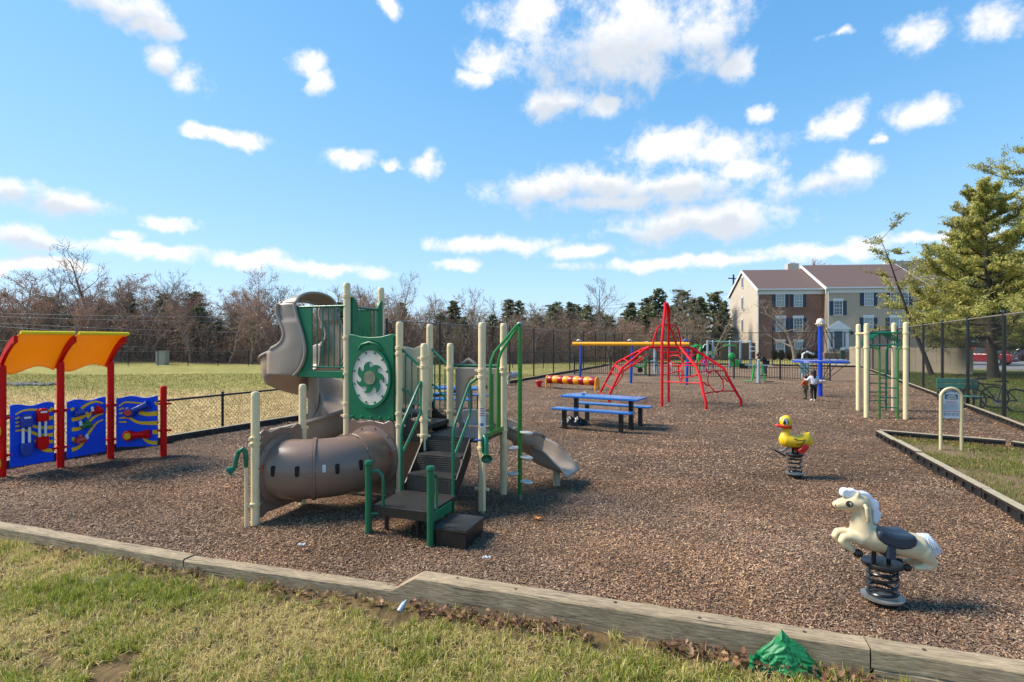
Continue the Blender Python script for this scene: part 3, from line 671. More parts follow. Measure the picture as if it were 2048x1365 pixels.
# ------------------------------------------------------------------ chain-link fences
BLK = mat('black_vinyl', rgb(22, 23, 25), .45, var=.2)
GALV = mat('galvanised', rgb(150, 150, 146), .45, .7, var=.25, scale=12)
RAILM = mat('grey_tan_rail', rgb(132, 122, 108), .5, .4, var=.3, scale=10)  # grey-tan tone of the tall fences' top rails
def chain_fence(label, p0, p1, z0, z1, posts, rail_m, post_m, step=.075, wr=.0016, pr=.03, bottom=False, group=None, mm_=None):
    d = p1 - p0; L = d.length; d.normalize()
    r = thing('chain_link_fence', label, 'fence', (p0.x, p0.y, 0), 0, group)
    me = MB().cyl((0, 0, 0), (0, 0, z1 - z0 + .06), pr, n=10).sphere((0, 0, z1 - z0 + .06), pr * 1.15, (1, 1, .6), 10, 6).mesh('post', post_m)
    for s in posts: inst('post', me, r, (p0.x + d.x * s, p0.y + d.y * s, z0))
    MB().cyl((p0.x, p0.y, z1), (p1.x, p1.y, z1), .021, n=8).build('top_rail', rail_m, r)
    if bottom: MB().cyl((p0.x, p0.y, z0 + .06), (p1.x, p1.y, z0 + .06), .012, n=6).build('bottom_rail', post_m, r)
    H = z1 - z0 - .04; n = int((L + H) / step); st = np.arange(n) * step
    side = np.array([-d.y, d.x, 0]) * .012
    A, B = [], []
    for sg in (1, -1):
        a0 = st - H; u0 = np.clip(a0, 0, L); u1 = np.clip(st, 0, L)
        v0 = (u0 - a0); v1 = (u1 - a0)
        ok = (v1 - v0) > .01
        if sg < 0: u0, u1 = L - u0, L - u1
        pa = np.array([p0.x, p0.y, z0 + .03])[None] + np.array([d.x, d.y, 0])[None] * u0[:, None] + np.array([0, 0, 1.])[None] * v0[:, None] + side * sg * .3
        pb = np.array([p0.x, p0.y, z0 + .03])[None] + np.array([d.x, d.y, 0])[None] * u1[:, None] + np.array([0, 0, 1.])[None] * v1[:, None] + side * sg * .3
        A.append(pa[ok]); B.append(pb[ok])
    A, B = np.concatenate(A), np.concatenate(B); off = np.array(OFF[r.name])
    rr = np.full(len(A), wr); vs, fs = segs_np(A - off, B - off, rr, rr)
    o = link(bpy.data.objects.new('wire_mesh', np_mesh('wire_mesh', vs, fs, mm_ or BLK)), r); o['kind'] = 'stuff'
    return r
def spaced(L, n): return [L * i / n for i in range(n + 1)]
dl = (FL1 - FL0).length
chain_fence('low black chain-link fence between the mulch and the field', FL0 - W * .1, FL1 - W * .1, -.1, .76, spaced(dl, 4), BLK, BLK, .085, .0026, .026, True)
dl2 = (FL2 - FL1).length
chain_fence('tall chain-link fence running back on the left side', FL1, FL2, -.1, 2.51, spaced(dl2, 11), RAILM, BLK, .08, .0019, .036)
dr = (FR1 - FR0).length
chain_fence('tall black chain-link fence along the right side', FR0, FR1, -.1, 2.52, [0.6 + 3.05 * i for i in range(13)], RAILM, BLK, .08, .0021, .042)
chain_fence('tall chain-link fence across the far end of the playground', FL2, FR1, -.1, 2.55, spaced((FR1 - FL2).length, 6)[1:-1], BLK, BLK, .09, .0019, .032)
chain_fence('low dark fence along the far edge of the field at left', V((-44, 45.5, 0)), V((-9, 44.5, 0)), -.13, 1.05, spaced(35, 14), BLK, BLK, .12, .003, .03)
chain_fence('low dark fence beyond the field behind the tall left fence', V((-9, 44.5, 0)), V((4.6, 40, 0)), -.13, 1.05, spaced(14.3, 6), BLK, BLK, .12, .003, .03)

# black iron picket fence with a pale bottom, across the playground
IRON = mat('black_iron', rgb(20, 20, 22), .4, var=.2)
ia, ib = G(1149, 748.8), G(1660, 762.5); di = (ib - ia); Li = di.length; di.normalize(); ai = math.atan2(di.y, di.x)
r = thing('picket_fence', 'black iron picket fence in front of the exercise machines', 'fence', ia)
pk = MB().box((0, 0, .5), (.018, .018, .94)).mesh('picket', IRON, False); pp = MB().box((0, 0, .53), (.06, .06, 1.1)).box((0, 0, 1.09), (.075, .075, .02)).mesh('post', IRON, False)
n = int(Li / .112)
for i in range(n + 1):
    inst('picket', pk, r, ia + di * (Li * i / n), (0, 0, ai))
for i in range(7): inst('post', pp, r, ia + di * (Li * i / 6), (0, 0, ai))
for z in (.10, .60, .98): MB().bar(ia + V((0, 0, z)), ib + V((0, 0, z)), .026, .03).build('rail', IRON, r, False)
# ------------------------------------------------------------------ big play structure
BEIGE = mat('beige_post', rgb(232, 208, 162), .4, var=.08, scale=5, dirt=.22)
GREEN = mat('green_plastic', rgb(0, 108, 68), .42, var=.16, scale=4, dirt=.16)
GREENP = mat('green_pipe', rgb(4, 98, 66), .32, var=.10, scale=6, coat=.2)
LGREEN = mat('bright_green_pipe', rgb(34, 122, 40), .3, var=.15, scale=6, coat=.3)
TAUPE = mat('speckled_taupe_plastic', rgb(156, 140, 124), .34, var=.14, scale=160, bump=.08, bscale=220, dirt=.20)
BROWN = mat('brown_plastic', rgb(134, 108, 92), .30, var=.14, scale=150, bump=.06, bscale=220, dirt=.24, coat=.1)
CREAM = mat('cream_plastic', rgb(222, 210, 192), .4, var=.05, scale=8, dirt=.1)
STEEL = mat('steel_bolt', rgb(170, 170, 168), .3, .9)
def perforated():
    m = bpy.data.materials.new('perforated_black_deck'); m.use_nodes = True; n, l = m.node_tree.nodes, m.node_tree.links; p = n['Principled BSDF']
    t = n.new('ShaderNodeTexCoord'); mp = n.new('ShaderNodeMapping'); mp.inputs['Scale'].default_value = (42, 42, 42); mp.inputs['Rotation'].default_value = (0, 0, R(25)); l.new(t.outputs['Object'], mp.inputs['Vector'])
    v = n.new('ShaderNodeTexVoronoi'); v.inputs['Scale'].default_value = 1; v.inputs['Randomness'].default_value = 0; l.new(mp.outputs[0], v.inputs['Vector'])
    r = n.new('ShaderNodeMapRange'); r.inputs['From Min'].default_value = .34; r.inputs['From Max'].default_value = .46; l.new(v.outputs['Distance'], r.inputs['Value'])
    z = n.new('ShaderNodeTexNoise'); z.inputs['Scale'].default_value = 5; z.inputs['Detail'].default_value = 6; l.new(t.outputs['Object'], z.inputs['Vector'])
    c = n.new('ShaderNodeValToRGB'); c.color_ramp.elements[0].position = .35; c.color_ramp.elements[0].color = rgb(40, 39, 39); c.color_ramp.elements[1].position = .7; c.color_ramp.elements[1].color = rgb(64, 59, 54); l.new(z.outputs['Fac'], c.inputs[0])
    mx = n.new('ShaderNodeMix'); mx.data_type = 'RGBA'; l.new(r.outputs[0], mx.inputs['Factor']); mx.inputs['A'].default_value = rgb(8, 8, 8); l.new(c.outputs[0], mx.inputs['B'])
    l.new(mx.outputs['Result'], p.inputs['Base Color']); p.inputs['Roughness'].default_value = .45
    b = n.new('ShaderNodeBump'); b.inputs['Strength'].default_value = .6; b.inputs['Distance'].default_value = .006; l.new(r.outputs[0], b.inputs['Height']); l.new(b.outputs[0], p.inputs['Normal'])
    return m
DECK = perforated()
BLKV = mat('black_coated_steel', rgb(30, 29, 29), .38, var=.3, scale=10, dirt=.3)

pa = V((.337, .942, 0)); pb = V((.942, -.337, 0)); ZU = V((0, 0, 1))
pA, pB = V((-2.674, 5.73, 0)), V((-2.443, 6.417, 0))
pE = V((-1.335, 6.53, 0)); pC = pE - pb * .743; pD = pC + pa * .75; pG = pE + pa * .75
pI, pJ = V((-.336, 6.165, 0)), V((-.105, 6.81, 0)); pF = pI - pb * .73; pH = pJ - pb * .73
pC2 = pC - pb * .743; pD2 = pD - pb * .743; pK = V((.096, 6.59, 0))
ps = thing('play_structure', 'green and beige play structure with spiral slide, crawl tunnel and black stairs', 'play structure', (-1.3, 6.5, 0))
PR = .043
def up(p, z): return V((p.x, p.y, z))
clamp_me = MB().lathe([(PR + .001, -.018), (PR + .009, -.016), (PR + .010, .016), (PR + .001, .018)], (0, 0, 0), n=16).box((PR + .022, 0, 0), (.04, .022, .026)).box((-PR - .022, 0, 0), (.04, .022, .026)).sphere((PR + .03, -.014, 0), .009, n=6, m=4).sphere((-PR - .03, -.014, 0), .009, n=6, m=4).mesh('clamp', BEIGE)
def post(p, top, clamps=(), ang=0.0):
    b = MB(); b.lathe([(PR, -.25), (PR, top - .05), (PR * .99, top - .04), (PR * .93, top - .018), (PR * .75, top - .004), (PR * .3, top), (0.001, top + .001)], p, n=18)
    b.lathe([(PR + .0015, top - .058), (PR + .0015, top - .05)], p, n=18)
    o = b.build('post', BEIGE, ps)
    for z in clamps: inst('clamp', clamp_me, o, up(p, z), (0, 0, ang))
    return o
AB = math.atan2(pb.y, pb.x); AA = math.atan2(pa.y, pa.x)
post(pA, 1.374, (.20, .83, .89), AA); post(pB, 1.398, (.88,), AA)
post(pC, 2.62, (.98, 1.13, 1.50, 1.94, 2.45), AB); post(pD, 2.63, (1.5, 2.4), AB)
post(pE, 2.13, (.12, .90, 1.04, 1.75, 1.82), AB); post(pG, 2.124, (1.0, 1.7), AB)
post(pF, 1.873, (.80, .98, 1.60, 1.70), AB); post(pH, 1.873, (1.0, 1.55), AB)
post(pI, 2.11, (.24, .70, 1.50, 1.57), AB); post(pJ, 2.12, (.80, 1.50, 1.56), AA)

def deck(poly, z, name='deck', th=.055):
    b = MB(); k = len(poly); b.add([up(p, z - th) for p in poly] + [up(p, z) for p in poly], [tuple(range(k))[::-1], tuple(range(k, 2 * k))] + [(i, (i + 1) % k, k + (i + 1) % k, k + i) for i in range(k)])
    return b.build(name, DECK, ps, False)
deck([pC, pE, pG, pD], 1.0); deck([pC2, pC, pD, pD2], 1.50); deck([pF, pI, pJ, pH], .81)
# step between the lower and the middle deck, with its sagging black sides
deck([pE + pa * .06, pF + pa * .03, pH - pa * .04, pG - pa * .06], .905, 'step')
for (q0, q1) in ((pE, pF), (pG, pH)):
    d = (q1 - q0); L = d.length; d.normalize()
    MB().prism([(.04, 1.12), (L * .3, 1.02), (L * .6, .95), (L - .04, .93), (L - .04, .72), (.04, .72)], q0, d, ZU, .012).build('step_side', BLKV, ps, False)
    b = MB().tube([up(q0, 1.80), up(q0.lerp(q1, .12), 1.79), up(q0.lerp(q1, .85), 1.60), up(q1, 1.58)], .015, 8).build('rail', GREENP, ps)
    b = MB().tube([up(q0, 1.34), up(q0.lerp(q1, .3), 1.31), up(q0.lerp(q1, .7), 1.18), up(q1, 1.10)], .013, 8).build('rail', GREENP, ps)
    b = MB()
    for i in range(1, 4):
        p = q0.lerp(q1, i / 4); b2 = MB().cyl(up(p, 1.0 - .1 * i / 4 + .05), up(p, 1.80 - .2 * i / 4), .009, n=6).build('baluster', GREENP, ps)
# step up to the top deck behind the sun panel
deck([pC.lerp(pE, .05) + pa * .45, pC.lerp(pE, .5) + pa * .45, pD.lerp(pG, .5) - pa * .03, pD.lerp(pG, .05) - pa * .03], 1.25, 'step')

# sun window panel between C and E
def plane_pt(p0, d, s, z): return V((p0.x + d.x * s, p0.y + d.y * s, z))
fr = -pa                                             # towards the camera side
o_ = pC + fr * .012
outl = [(.06, .95), (.683, .95), (.683, 1.93), (.70, 1.965), (.66, 1.985), (.60, 1.975), (.52, 1.955), (.37, 1.945), (.22, 1.955), (.14, 1.975), (.08, 1.985), (.045, 1.965), (.06, 1.93)]
panel = MB().prism(outl, o_, pb, ZU, .045, -pa).build('sun_panel', GREEN, ps, True, 30, bevel=.008)
cx, cz = .3715, 1.46
def ell(rx, rz, n=40, c=(cx, cz)): return [(c[0] + rx * math.cos(2 * math.pi * i / n), c[1] + rz * math.sin(2 * math.pi * i / n)) for i in range(n)]
of = o_ + fr * .0225
b = MB(); n = 40
for (r1, r2, d0, d1) in ((1.0, 1.0, 0, .028), (1.0, .90, .028, .028), (.90, .90, .028, .004)):
    vs = [of + pb * x + ZU * z + fr * d0 for x, z in ell(.285 * r1, .365 * r1, n)] + [of + pb * x + ZU * z + fr * d1 for x, z in ell(.285 * r2, .365 * r2, n)]
    b.add(vs, [(i, (i + 1) % n, n + (i + 1) % n, n + i) for i in range(n)])
b.build('window_ring', GREEN, panel)
disc = MB().prism(ell(.262, .338), of + fr * .008, pb, ZU, .012, fr).build('cream_disc', CREAM, panel)
n = 36; b = MB()                                     # ring of the emblem and eight curling rays
vs = [of + pb * (cx + r_ * math.cos(2 * math.pi * i / n)) + ZU * (cz + r_ * math.sin(2 * math.pi * i / n)) + fr * d0 for (r_, d0) in ((.126, .015), (.126, .028), (.074, .028), (.074, .015)) for i in range(n)]
b.add(vs, [(k * n + i, k * n + (i + 1) % n, (k + 1) * n + (i + 1) % n, (k + 1) * n + i) for k in range(3) for i in range(n)])
emblem = b.build('sun_emblem', GREEN, panel, True, 30)
for i in range(7):
    t = 2 * math.pi * i / 7 + .2; b = MB(); L_, R_ = [], []
    for (rr_, tm, hw) in ((.118, 0, .36), (.140, -.03, .27), (.162, -.10, .21), (.180, -.20, .155), (.192, -.34, .09), (.194, -.46, .03)):
        for S_, sg in ((L_, 1), (R_, -1)): S_.append(of + pb * (cx + rr_ * math.cos(t + tm + sg * hw)) + ZU * (cz + rr_ * math.sin(t + tm + sg * hw)))
    m_ = len(L_); b.add([p + fr * .0275 for p in L_ + R_] + [p + fr * .015 for p in L_ + R_], [(j, j + 1, m_ + j + 1, m_ + j) for j in range(m_ - 1)] + [(j, j + 1, 2 * m_ + j + 1, 2 * m_ + j) for j in range(m_ - 1)] + [(m_ + j, m_ + j + 1, 3 * m_ + j + 1, 3 * m_ + j) for j in range(m_ - 1)])
    b.build('sun_ray', GREEN, emblem, True, 30)
mir = mat('scratched_mirror', rgb(150, 148, 128), .25, .6, var=.35, scale=14)
MB().prism(ell(.083, .083, 24), of + fr * .031, pb, ZU, .008, fr).build('mirror', mir, panel)
bolt_me = MB().sphere((0, 0, 0), .014, n=8, m=5).mesh('bolt', GREEN)
for i in range(12):
    t = 2 * math.pi * i / 12 + .26; inst('bolt', bolt_me, panel, of + pb * (cx + .235 * math.cos(t)) + ZU * (cz + .305 * math.sin(t)) + fr * .016)
b = MB(); b.tube([of + pb * (cx - .16) + ZU * 1.80 + fr * .02, of + pb * (cx - .11) + ZU * 1.855 + fr * .035, of + pb * cx + ZU * 1.885 + fr * .04, of + pb * (cx + .11) + ZU * 1.855 + fr * .035, of + pb * (cx + .16) + ZU * 1.80 + fr * .02], .017, 8); b.build('grab_handle', GREEN, panel)
hole = MB().prism([(cx - .13, 1.862), (cx - .10, 1.88), (cx, 1.915), (cx + .10, 1.88), (cx + .13, 1.862), (cx + .06, 1.872), (cx, 1.885), (cx - .06, 1.872)], of + fr * .003, pb, ZU, .004, fr).build('handle_slot', BLKV, panel)
for i in range(5): inst('bolt', bolt_me, panel, of + pb * (.11 + .13 * i) + ZU * .985 + fr * .004)

# top deck railings: front rail with a solid plate beside the slide, right side barriers
fo = pC2 + fr * .03
MB().box(fo + pb * .372 + ZU * 1.485, (.72, .03, .085), pb, pa, ZU).build('deck_skirt', GREEN, ps, False, bevel=.006)
MB().cyl(fo + ZU * 2.33 + pb * .0, pC + fr * .03 + ZU * 2.33, .016, n=10).build('top_rail', GREENP, ps)
MB().cyl(fo + ZU * 1.575 + pb * .22, pC + fr * .03 + ZU * 1.575, .012, n=8).build('bottom_rail', GREENP, ps)
MB().box(fo + pb * .13 + ZU * 1.92, (.24, .02, .79), pb, pa, ZU).build('side_plate', GREEN, ps, False, bevel=.006)
for i in range(5): MB().cyl(fo + pb * (.32 + .085 * i) + ZU * 1.575, fo + pb * (.32 + .085 * i) + ZU * 2.33, .0095, n=7).build('baluster', GREENP, ps)
# far side plate and rail
bo = pD2 - fr * .03
MB().cyl(bo + ZU * 2.33, pD - fr * .03 + ZU * 2.33, .016, n=8).build('top_rail', GREENP, ps)
MB().box(bo + pb * .45 + ZU * 1.92, (.22, .02, .8), pb, pa, ZU).build('side_plate', GREEN, ps, False, bevel=.006)
for i in range(4): MB().cyl(bo + pb * (.60 + .05 * i) + ZU * 1.55, bo + pb * (.60 + .05 * i) + ZU * 2.33, .009, n=6).build('baluster', GREENP, ps)
# rounded climber barrier on the right edge of the top deck (C to D)
for s0, s1 in ((.05, .17), (.60, .71)):
    b = MB(); poly = [(s0, 1.5), (s1, 1.5), (s1, 2.28), (s1 - .015, 2.36), (s1 - .05, 2.42), (s0 + .01, 2.45), (s0, 2.45)]
    if s0 > .3: poly = [(s1, 1.5), (s1, 2.45), (s1 - .01, 2.45), (s0 + .05, 2.42), (s0 + .015, 2.36), (s0, 2.28), (s0, 1.5)]
    b.prism(poly, pC + pb * .03, pa, ZU, .05, pb).build('barrier', GREEN, ps, True, 30, bevel=.015)
b = MB(); b.cyl(plane_pt(pC, pa, .15, 2.32) + pb * .03, plane_pt(pC, pa, .62, 2.32) + pb * .03, .014, n=8)
b.build('rail', GREENP, ps)
for i in range(4): MB().cyl(plane_pt(pC, pa, .24 + .1 * i, 1.55) + pb * .03, plane_pt(pC, pa, .24 + .1 * i, 2.32) + pb * .03, .009, n=6).build('baluster', GREENP, ps)
# beige panel closing the back of the middle deck
MB().prism([(.05, 1.05), (.69, 1.05), (.69, 1.80), (.60, 1.84), (.5, 1.80), (.37, 1.83), (.24, 1.80), (.14, 1.84), (.05, 1.80)], pD + pa * .01, pb, ZU, .03).build('back_panel', mat('beige_panel', rgb(206, 194, 160), .4, var=.06, dirt=.1), ps, bevel=.006)
# brown panel under the middle deck (E to G side)
MB().prism([(.05, .06), (.70, .06), (.70, .90), (.05, .90)], pE, pa, ZU, .03).build('lower_panel', BROWN, ps, bevel=.01)

# crawl tunnel: two brown end panels and an elbow tube
def arch_panel(p0, d, L, name, fz=.03, tz=.95):
    N = d.cross(ZU); pts = [(.045, fz + .02), (.07, fz), (.15, fz + .04), (L - .15, fz + .04), (L - .07, fz), (L - .045, fz + .02), (L - .045, .86), (L - .06, .93), (L - .11, tz + .01), (L - .2, tz - .03), (L / 2, tz + .0), (.2, tz - .03), (.11, tz + .01), (.06, .93), (.045, .86)]
    return MB().prism(pts, p0, d, ZU, .04, N).build(name, BROWN, ps, True, 30, bevel=.012)
tp1 = arch_panel(pA, pa, .727, 'tunnel_panel'); tp2 = arch_panel(pC - pa * .015, pb, .743, 'tunnel_panel')
n1, n2 = pb, -pa
Lc = (pA + pB) / 2 + ZU * .50; Rc = (pC + pE) / 2 + ZU * .50
aa = (Rc - Lc).dot(pb); cc = (Rc - Lc).dot(pa); er = min(aa, cc) - .06
def tun(t):                                            # centre line: straight, quarter bend, straight
    l1, l3 = aa - er, cc - er; l2 = er * math.pi / 2; s = t * (l1 + l2 + l3)
    if s < l1: return Lc + pb * s, pb
    if s < l1 + l2:
        w = (s - l1) / er; return Lc + pb * l1 + pb * (er * math.sin(w)) + pa * (er * (1 - math.cos(w))), pb * math.cos(w) + pa * math.sin(w)
    return Lc + pb * aa + pa * (er + s - l1 - l2), pa
TR = .315
b = MB(); rows = 40; n = 36; vs = []
for i in range(rows + 1):
    c, t = tun(i / rows); lat = t.cross(ZU)
    for k in range(n):
        w = 2 * math.pi * k / n; vs.append(c + lat * (TR * math.cos(w)) + ZU * (TR * math.sin(w)))
skip = {}
fs = []
slots = ((.20, .225), (.36, .385), (.60, .625), (.80, .825))
for i in range(rows):
    for k in range(n): fs.append((i * n + k, i * n + (k + 1) % n, (i + 1) * n + (k + 1) % n, (i + 1) * n + k))
b.add(vs, fs); tube_o = b.build('tunnel_tube', BROWN, ps, solid=.012)
for t0 in (.33, .68):
    c, t = tun(t0); lat = t.cross(ZU); b = MB()
    b.lathe([(TR - .002, -.02), (TR + .022, -.02), (TR + .022, -.004), (TR + .018, .0), (TR + .022, .004), (TR + .022, .02), (TR - .002, .02)], c, t, 40); fl = b.build('tunnel_flange', BROWN, tube_o)
    bm2 = MB().sphere((0, 0, 0), .009, n=6, m=4).mesh('bolt', STEEL)
    for k in range(10):
        w = 2 * math.pi * k / 10; inst('bolt', bm2, fl, c + lat * ((TR + .012) * math.cos(w)) + ZU * ((TR + .012) * math.sin(w)) - t * .022)
for (c, t, pn) in ((Lc + pb * .028, pb, tp1), (Rc - pa * .045, -pa, tp2)):
    lat = t.cross(ZU); MB().lathe([(TR - .004, -.01), (TR + .065, -.01), (TR + .065, .012), (TR + .035, .02), (TR, .035), (TR - .004, .035)], c, t, 40).build('tunnel_collar', BROWN, pn)
    bm2 = MB().sphere((0, 0, 0), .011, n=6, m=4).mesh('bolt', BROWN)
    for k in range(12):
        w = 2 * math.pi * k / 12 + .2; inst('bolt', bm2, pn, c + lat * ((TR + .048) * math.cos(w)) + ZU * ((TR + .048) * math.sin(w)) + t * .02)
slot_m = mat('slot_dark', rgb(24, 18, 15), .8)
for t0, h in ((.115, 0), (.25, 0), (.46, 0), (.60, 0)):   # finger-wide viewing slots in the tube
    c, t = tun(t0); lat = t.cross(ZU)
    ctr = c + lat * TR * .995 + ZU * .045
    poly = [(.022 * math.cos(w) , (.035 if math.sin(w) > 0 else -.035) + .022 * math.sin(w)) for w in [2 * math.pi * k / 16 for k in range(16)]]
    MB().prism(poly, ctr, t, ZU, .022, lat).build('viewing_slot', slot_m, tube_o)
c, t = tun(.39); lat = t.cross(ZU); MB().box(c + lat * (TR + .002) + ZU * .06, (.035, .012, .075), t, lat, ZU).build('label_plate', mat('white_label', rgb(206, 208, 210), .4), tube_o, False)
ORL = mat('orange_sticker', rgb(206, 74, 40), .4)
for t0 in (.045, .90):
    c, t = tun(t0); lat = t.cross(ZU); MB().box(c + lat * (TR + .002) + ZU * .07, (.025, .01, .07), t, lat, ZU).build('warning_sticker', ORL, tube_o, False)

# spiral slide -----------------------------------------------------------------
Mx = (pC2 + pD2) / 2; hd = -pb; SR = .40; HWD = .285; L0 = .40
Cs = Mx + hd * L0 + pa * SR
def sp(s):                                            # s: metres along the straight entry, then along the helix
    if s <= L0: return Mx + hd * s, hd, -pa
    w = (s - L0) / SR; rad = -pa * math.cos(w) - pb * math.sin(w)
    return Cs + rad * SR, (pa * math.sin(w) - pb * math.cos(w)), rad
Send = L0 + SR * R(392)
def zf(s):
    if s < .25: return 1.50
    k = (s - .25) / (Send - .25); k2 = min(1, k * 1.04); return 1.50 - 1.16 * (k2 * .96 + .04 * math.sin(k2 * math.pi * .5))
def sect(u):                                          # across: inner rim -> floor -> outer rim; (lateral, height fraction)
    return u
prof = [(-1.08, .96), (-1.06, 1.02), (-1.0, 1.04), (-.96, .98), (-.95, .6), (-.90, .30), (-.78, .09), (-.55, .015), (-.2, 0), (.2, 0), (.55, .015), (.80, .10), (.93, .34), (.985, .65), (1.0, .98), (1.04, 1.05), (1.10, 1.02), (1.12, .95)]
b = MB(); NS = 110; vs = []; s0 = .16
for i in range(NS + 1):
    s = s0 + (Send - s0) * i / NS; c, t, lat = sp(s)
    k = min(1, max(0, (s - s0) / .5)); wh = .33 + .03 * k - .10 * max(0, (s - Send + .5) / .5)
    hin = wh * (.80 if s > .5 else 1.0); 
    for (u, h) in prof:
        hh = h * (hin if u < 0 else wh); p = c + lat * (u * HWD); vs.append(V((p.x, p.y, zf(s) + hh)))
k = len(prof)
b.add(vs, [(i * k + q, i * k + q + 1, (i + 1) * k + q + 1, (i + 1) * k + q) for i in range(NS) for q in range(k - 1)])
spiral = b.build('spiral_slide', TAUPE, ps, ang=60, solid=.016)
MB().tube([sp(q_)[0] + sp(q_)[2] * (HWD * 1.05) + ZU * (zf(q_) + (.33 + .03 * min(1, (q_ - .16) / .5)) * 1.0) for q_ in [.40 + (Send - .55) * i / 60 for i in range(61)]], [.030 - .008 * min(1, i / 20) for i in range(61)], 8).build('slide_rim', TAUPE, spiral)
# hooded entrance: two wings with a bulging front edge and an S-shaped back, joined by a rounded cap
zs_ = [1.46, 1.53, 1.60, 1.68, 1.76, 1.80, 1.84, 1.88, 1.94, 2.00, 2.08, 2.16, 2.24, 2.32, 2.38]
sf_ = [.02, -.06, -.11, -.145, -.16, -.16, -.155, -.148, -.133, -.115, -.085, -.055, -.025, -.002, .01]
sb_ = [.44, .44, .44, .44, .44, .36, .27, .215, .175, .165, .19, .235, .275, .285, .26]
def wing(side, zt_i): pass
b = MB(); nu = 10; allv = []
for sd_ in (-1, 1):                                   # -1: near wing (front), 1: far wing
    def fn(u, v):
        j = v * (len(zs_) - 1); i = min(int(j), len(zs_) - 2); f = j - i
        z = zs_[i] * (1 - f) + zs_[i + 1] * f; a0 = sf_[i] * (1 - f) + sf_[i + 1] * f; a1 = sb_[i] * (1 - f) + sb_[i + 1] * f
        s = a0 + (a1 - a0) * u; lean = .05 * math.sin(min(1, v * 1.1) * math.pi)
        p = Mx + hd * s + pa * (sd_ * (.372 + (.060 if sd_ < 0 else .028) + .02 * math.sin(u * math.pi) - (.02 if v > .8 else 0)) ); return (p.x, p.y, z)
    b.grid(fn, nu, 36)
capf = lambda u, v: (lambda s, w: tuple(Mx + hd * s + pa * (-.40 * math.cos(w)) + ZU * (2.37 + .165 * math.sin(w) - .075 * u ** 3 * math.sin(w))))(.01 + (.25 - .03 * math.sin(math.pi * v)) * u, math.pi * v)
b.grid(capf, 8, 20)
rim = b.build('slide_hood', TAUPE, ps, ang=60, solid=.022)
# rolled lip round the opening and along the back edge of the wings
b = MB()
lip = []
for sd_ in (-1, 1):
    pts = [Mx + hd * sf_[i] + pa * (sd_ * .432) + ZU * zs_[i] for i in range(len(zs_))]
    lip += pts if sd_ < 0 else []
arc = [Mx + hd * .01 + pa * (-.40 * math.cos(math.pi * j / 16)) + ZU * (2.38 + .165 * math.sin(math.pi * j / 16)) for j in range(17)]
far = [Mx + hd * sf_[i] + pa * .400 + ZU * zs_[i] for i in range(len(zs_) - 1, -1, -1)]
b.tube(lip + arc[1:-1] + far, .020, 8)
for sd_ in (-1, 1):
    b.tube([Mx + hd * (sb_[i] if i > 3 else sb_[4] + .03) + pa * (sd_ * (.43 if sd_ < 0 else .398)) + ZU * zs_[i] for i in range(5, len(zs_))] [::-1] + [sp(q_)[0] + sp(q_)[2] * (-sd_ * (.30 if sd_ < 0 else -.30)) * 0 + pa * (sd_ * (.40 if sd_ < 0 else .36)) + ZU * (zf(q_) + .335) for q_ in (.42,)], .032, 10)
arcb = [Mx + hd * (.26 - .03 * math.sin(math.pi * j / 16)) + pa * (-.40 * math.cos(math.pi * j / 16)) + ZU * (2.37 + .075 * math.sin(math.pi * j / 16)) for j in range(17)]
b.tube(arcb, .030, 10)
b.build('hood_lip', TAUPE, rim)
b = MB(); b.lathe([(.075, -.2), (.075, .62), (.085, .72), (.078, .9), (.075, 1.46)], Cs, n=18); b.build('slide_column', TAUPE, ps)

# main stairs, landing and transfer step ----------------------------------------
def st(bo_, ao): return pF + pb * bo_ - pa * ao
def tread(b0, b1, a0, a1, z, th=.03, nm='tread', m=None):
    c = (st(b0, a0) + st(b1, a1)) / 2; return MB().box(up(c, z - th / 2), (b1 - b0, a1 - a0, th), pb, pa, ZU).build(nm, m or DECK, ps, False, bevel=.006)
riser_m = BLKV
for i, z in enumerate((.633, .457)):
    tread(.03, .57, .02 + .21 * i, .02 + .21 * (i + 1), z)
for i, (z0, z1) in enumerate(((.633, .76), (.457, .61), (.28, .43))):
    c = (st(.03, .02 + .21 * i) + st(.57, .02 + .21 * i)) / 2; MB().box(up(c, (z0 + z1) / 2), (.53, .012, z1 - z0), pb, pa, ZU).build('riser', DECK, ps, False)
tread(.0, .64, .45, 1.06, .285, .05, 'landing')
MB().box(up((st(0, 1.062) + st(.64, 1.062)) / 2, .235), (.64, .008, .09), pb, pa, ZU).build('landing_skirt', BLKV, ps, False)
for bo2 in (.01, .59):
    b = MB(); b.prism([(0, .79), (.02, .80), (.47, .335), (.47, .20), (.40, .20), (0, .60)], st(bo2, 0), -pa, ZU, .012, pb).build('stringer', BLKV, ps, False)
for bo2, a2 in ((.1, .95), (.1, .5), (.56, .55), (.45, .95)): MB().cyl(up(st(bo2, a2), -.1), up(st(bo2, a2), .24), .022, n=8).build('landing_leg', BLKV if bo2 < .5 else GREENP, ps)
tread(.66, 1.02, .62, 1.06, .15, .03, 'transfer_step')
MB().box(up((st(.66, .62) + st(1.02, 1.06)) / 2, .05), (.34, .42, .16), pb, pa, ZU).build('transfer_step_box', BLKV, ps, False, bevel=.006)
MB().box(up((st(.652, .62) + st(.652, 1.04)) / 2, .22), (.014, .42, .09), pb, pa, ZU).build('green_riser', GREEN, ps, False)
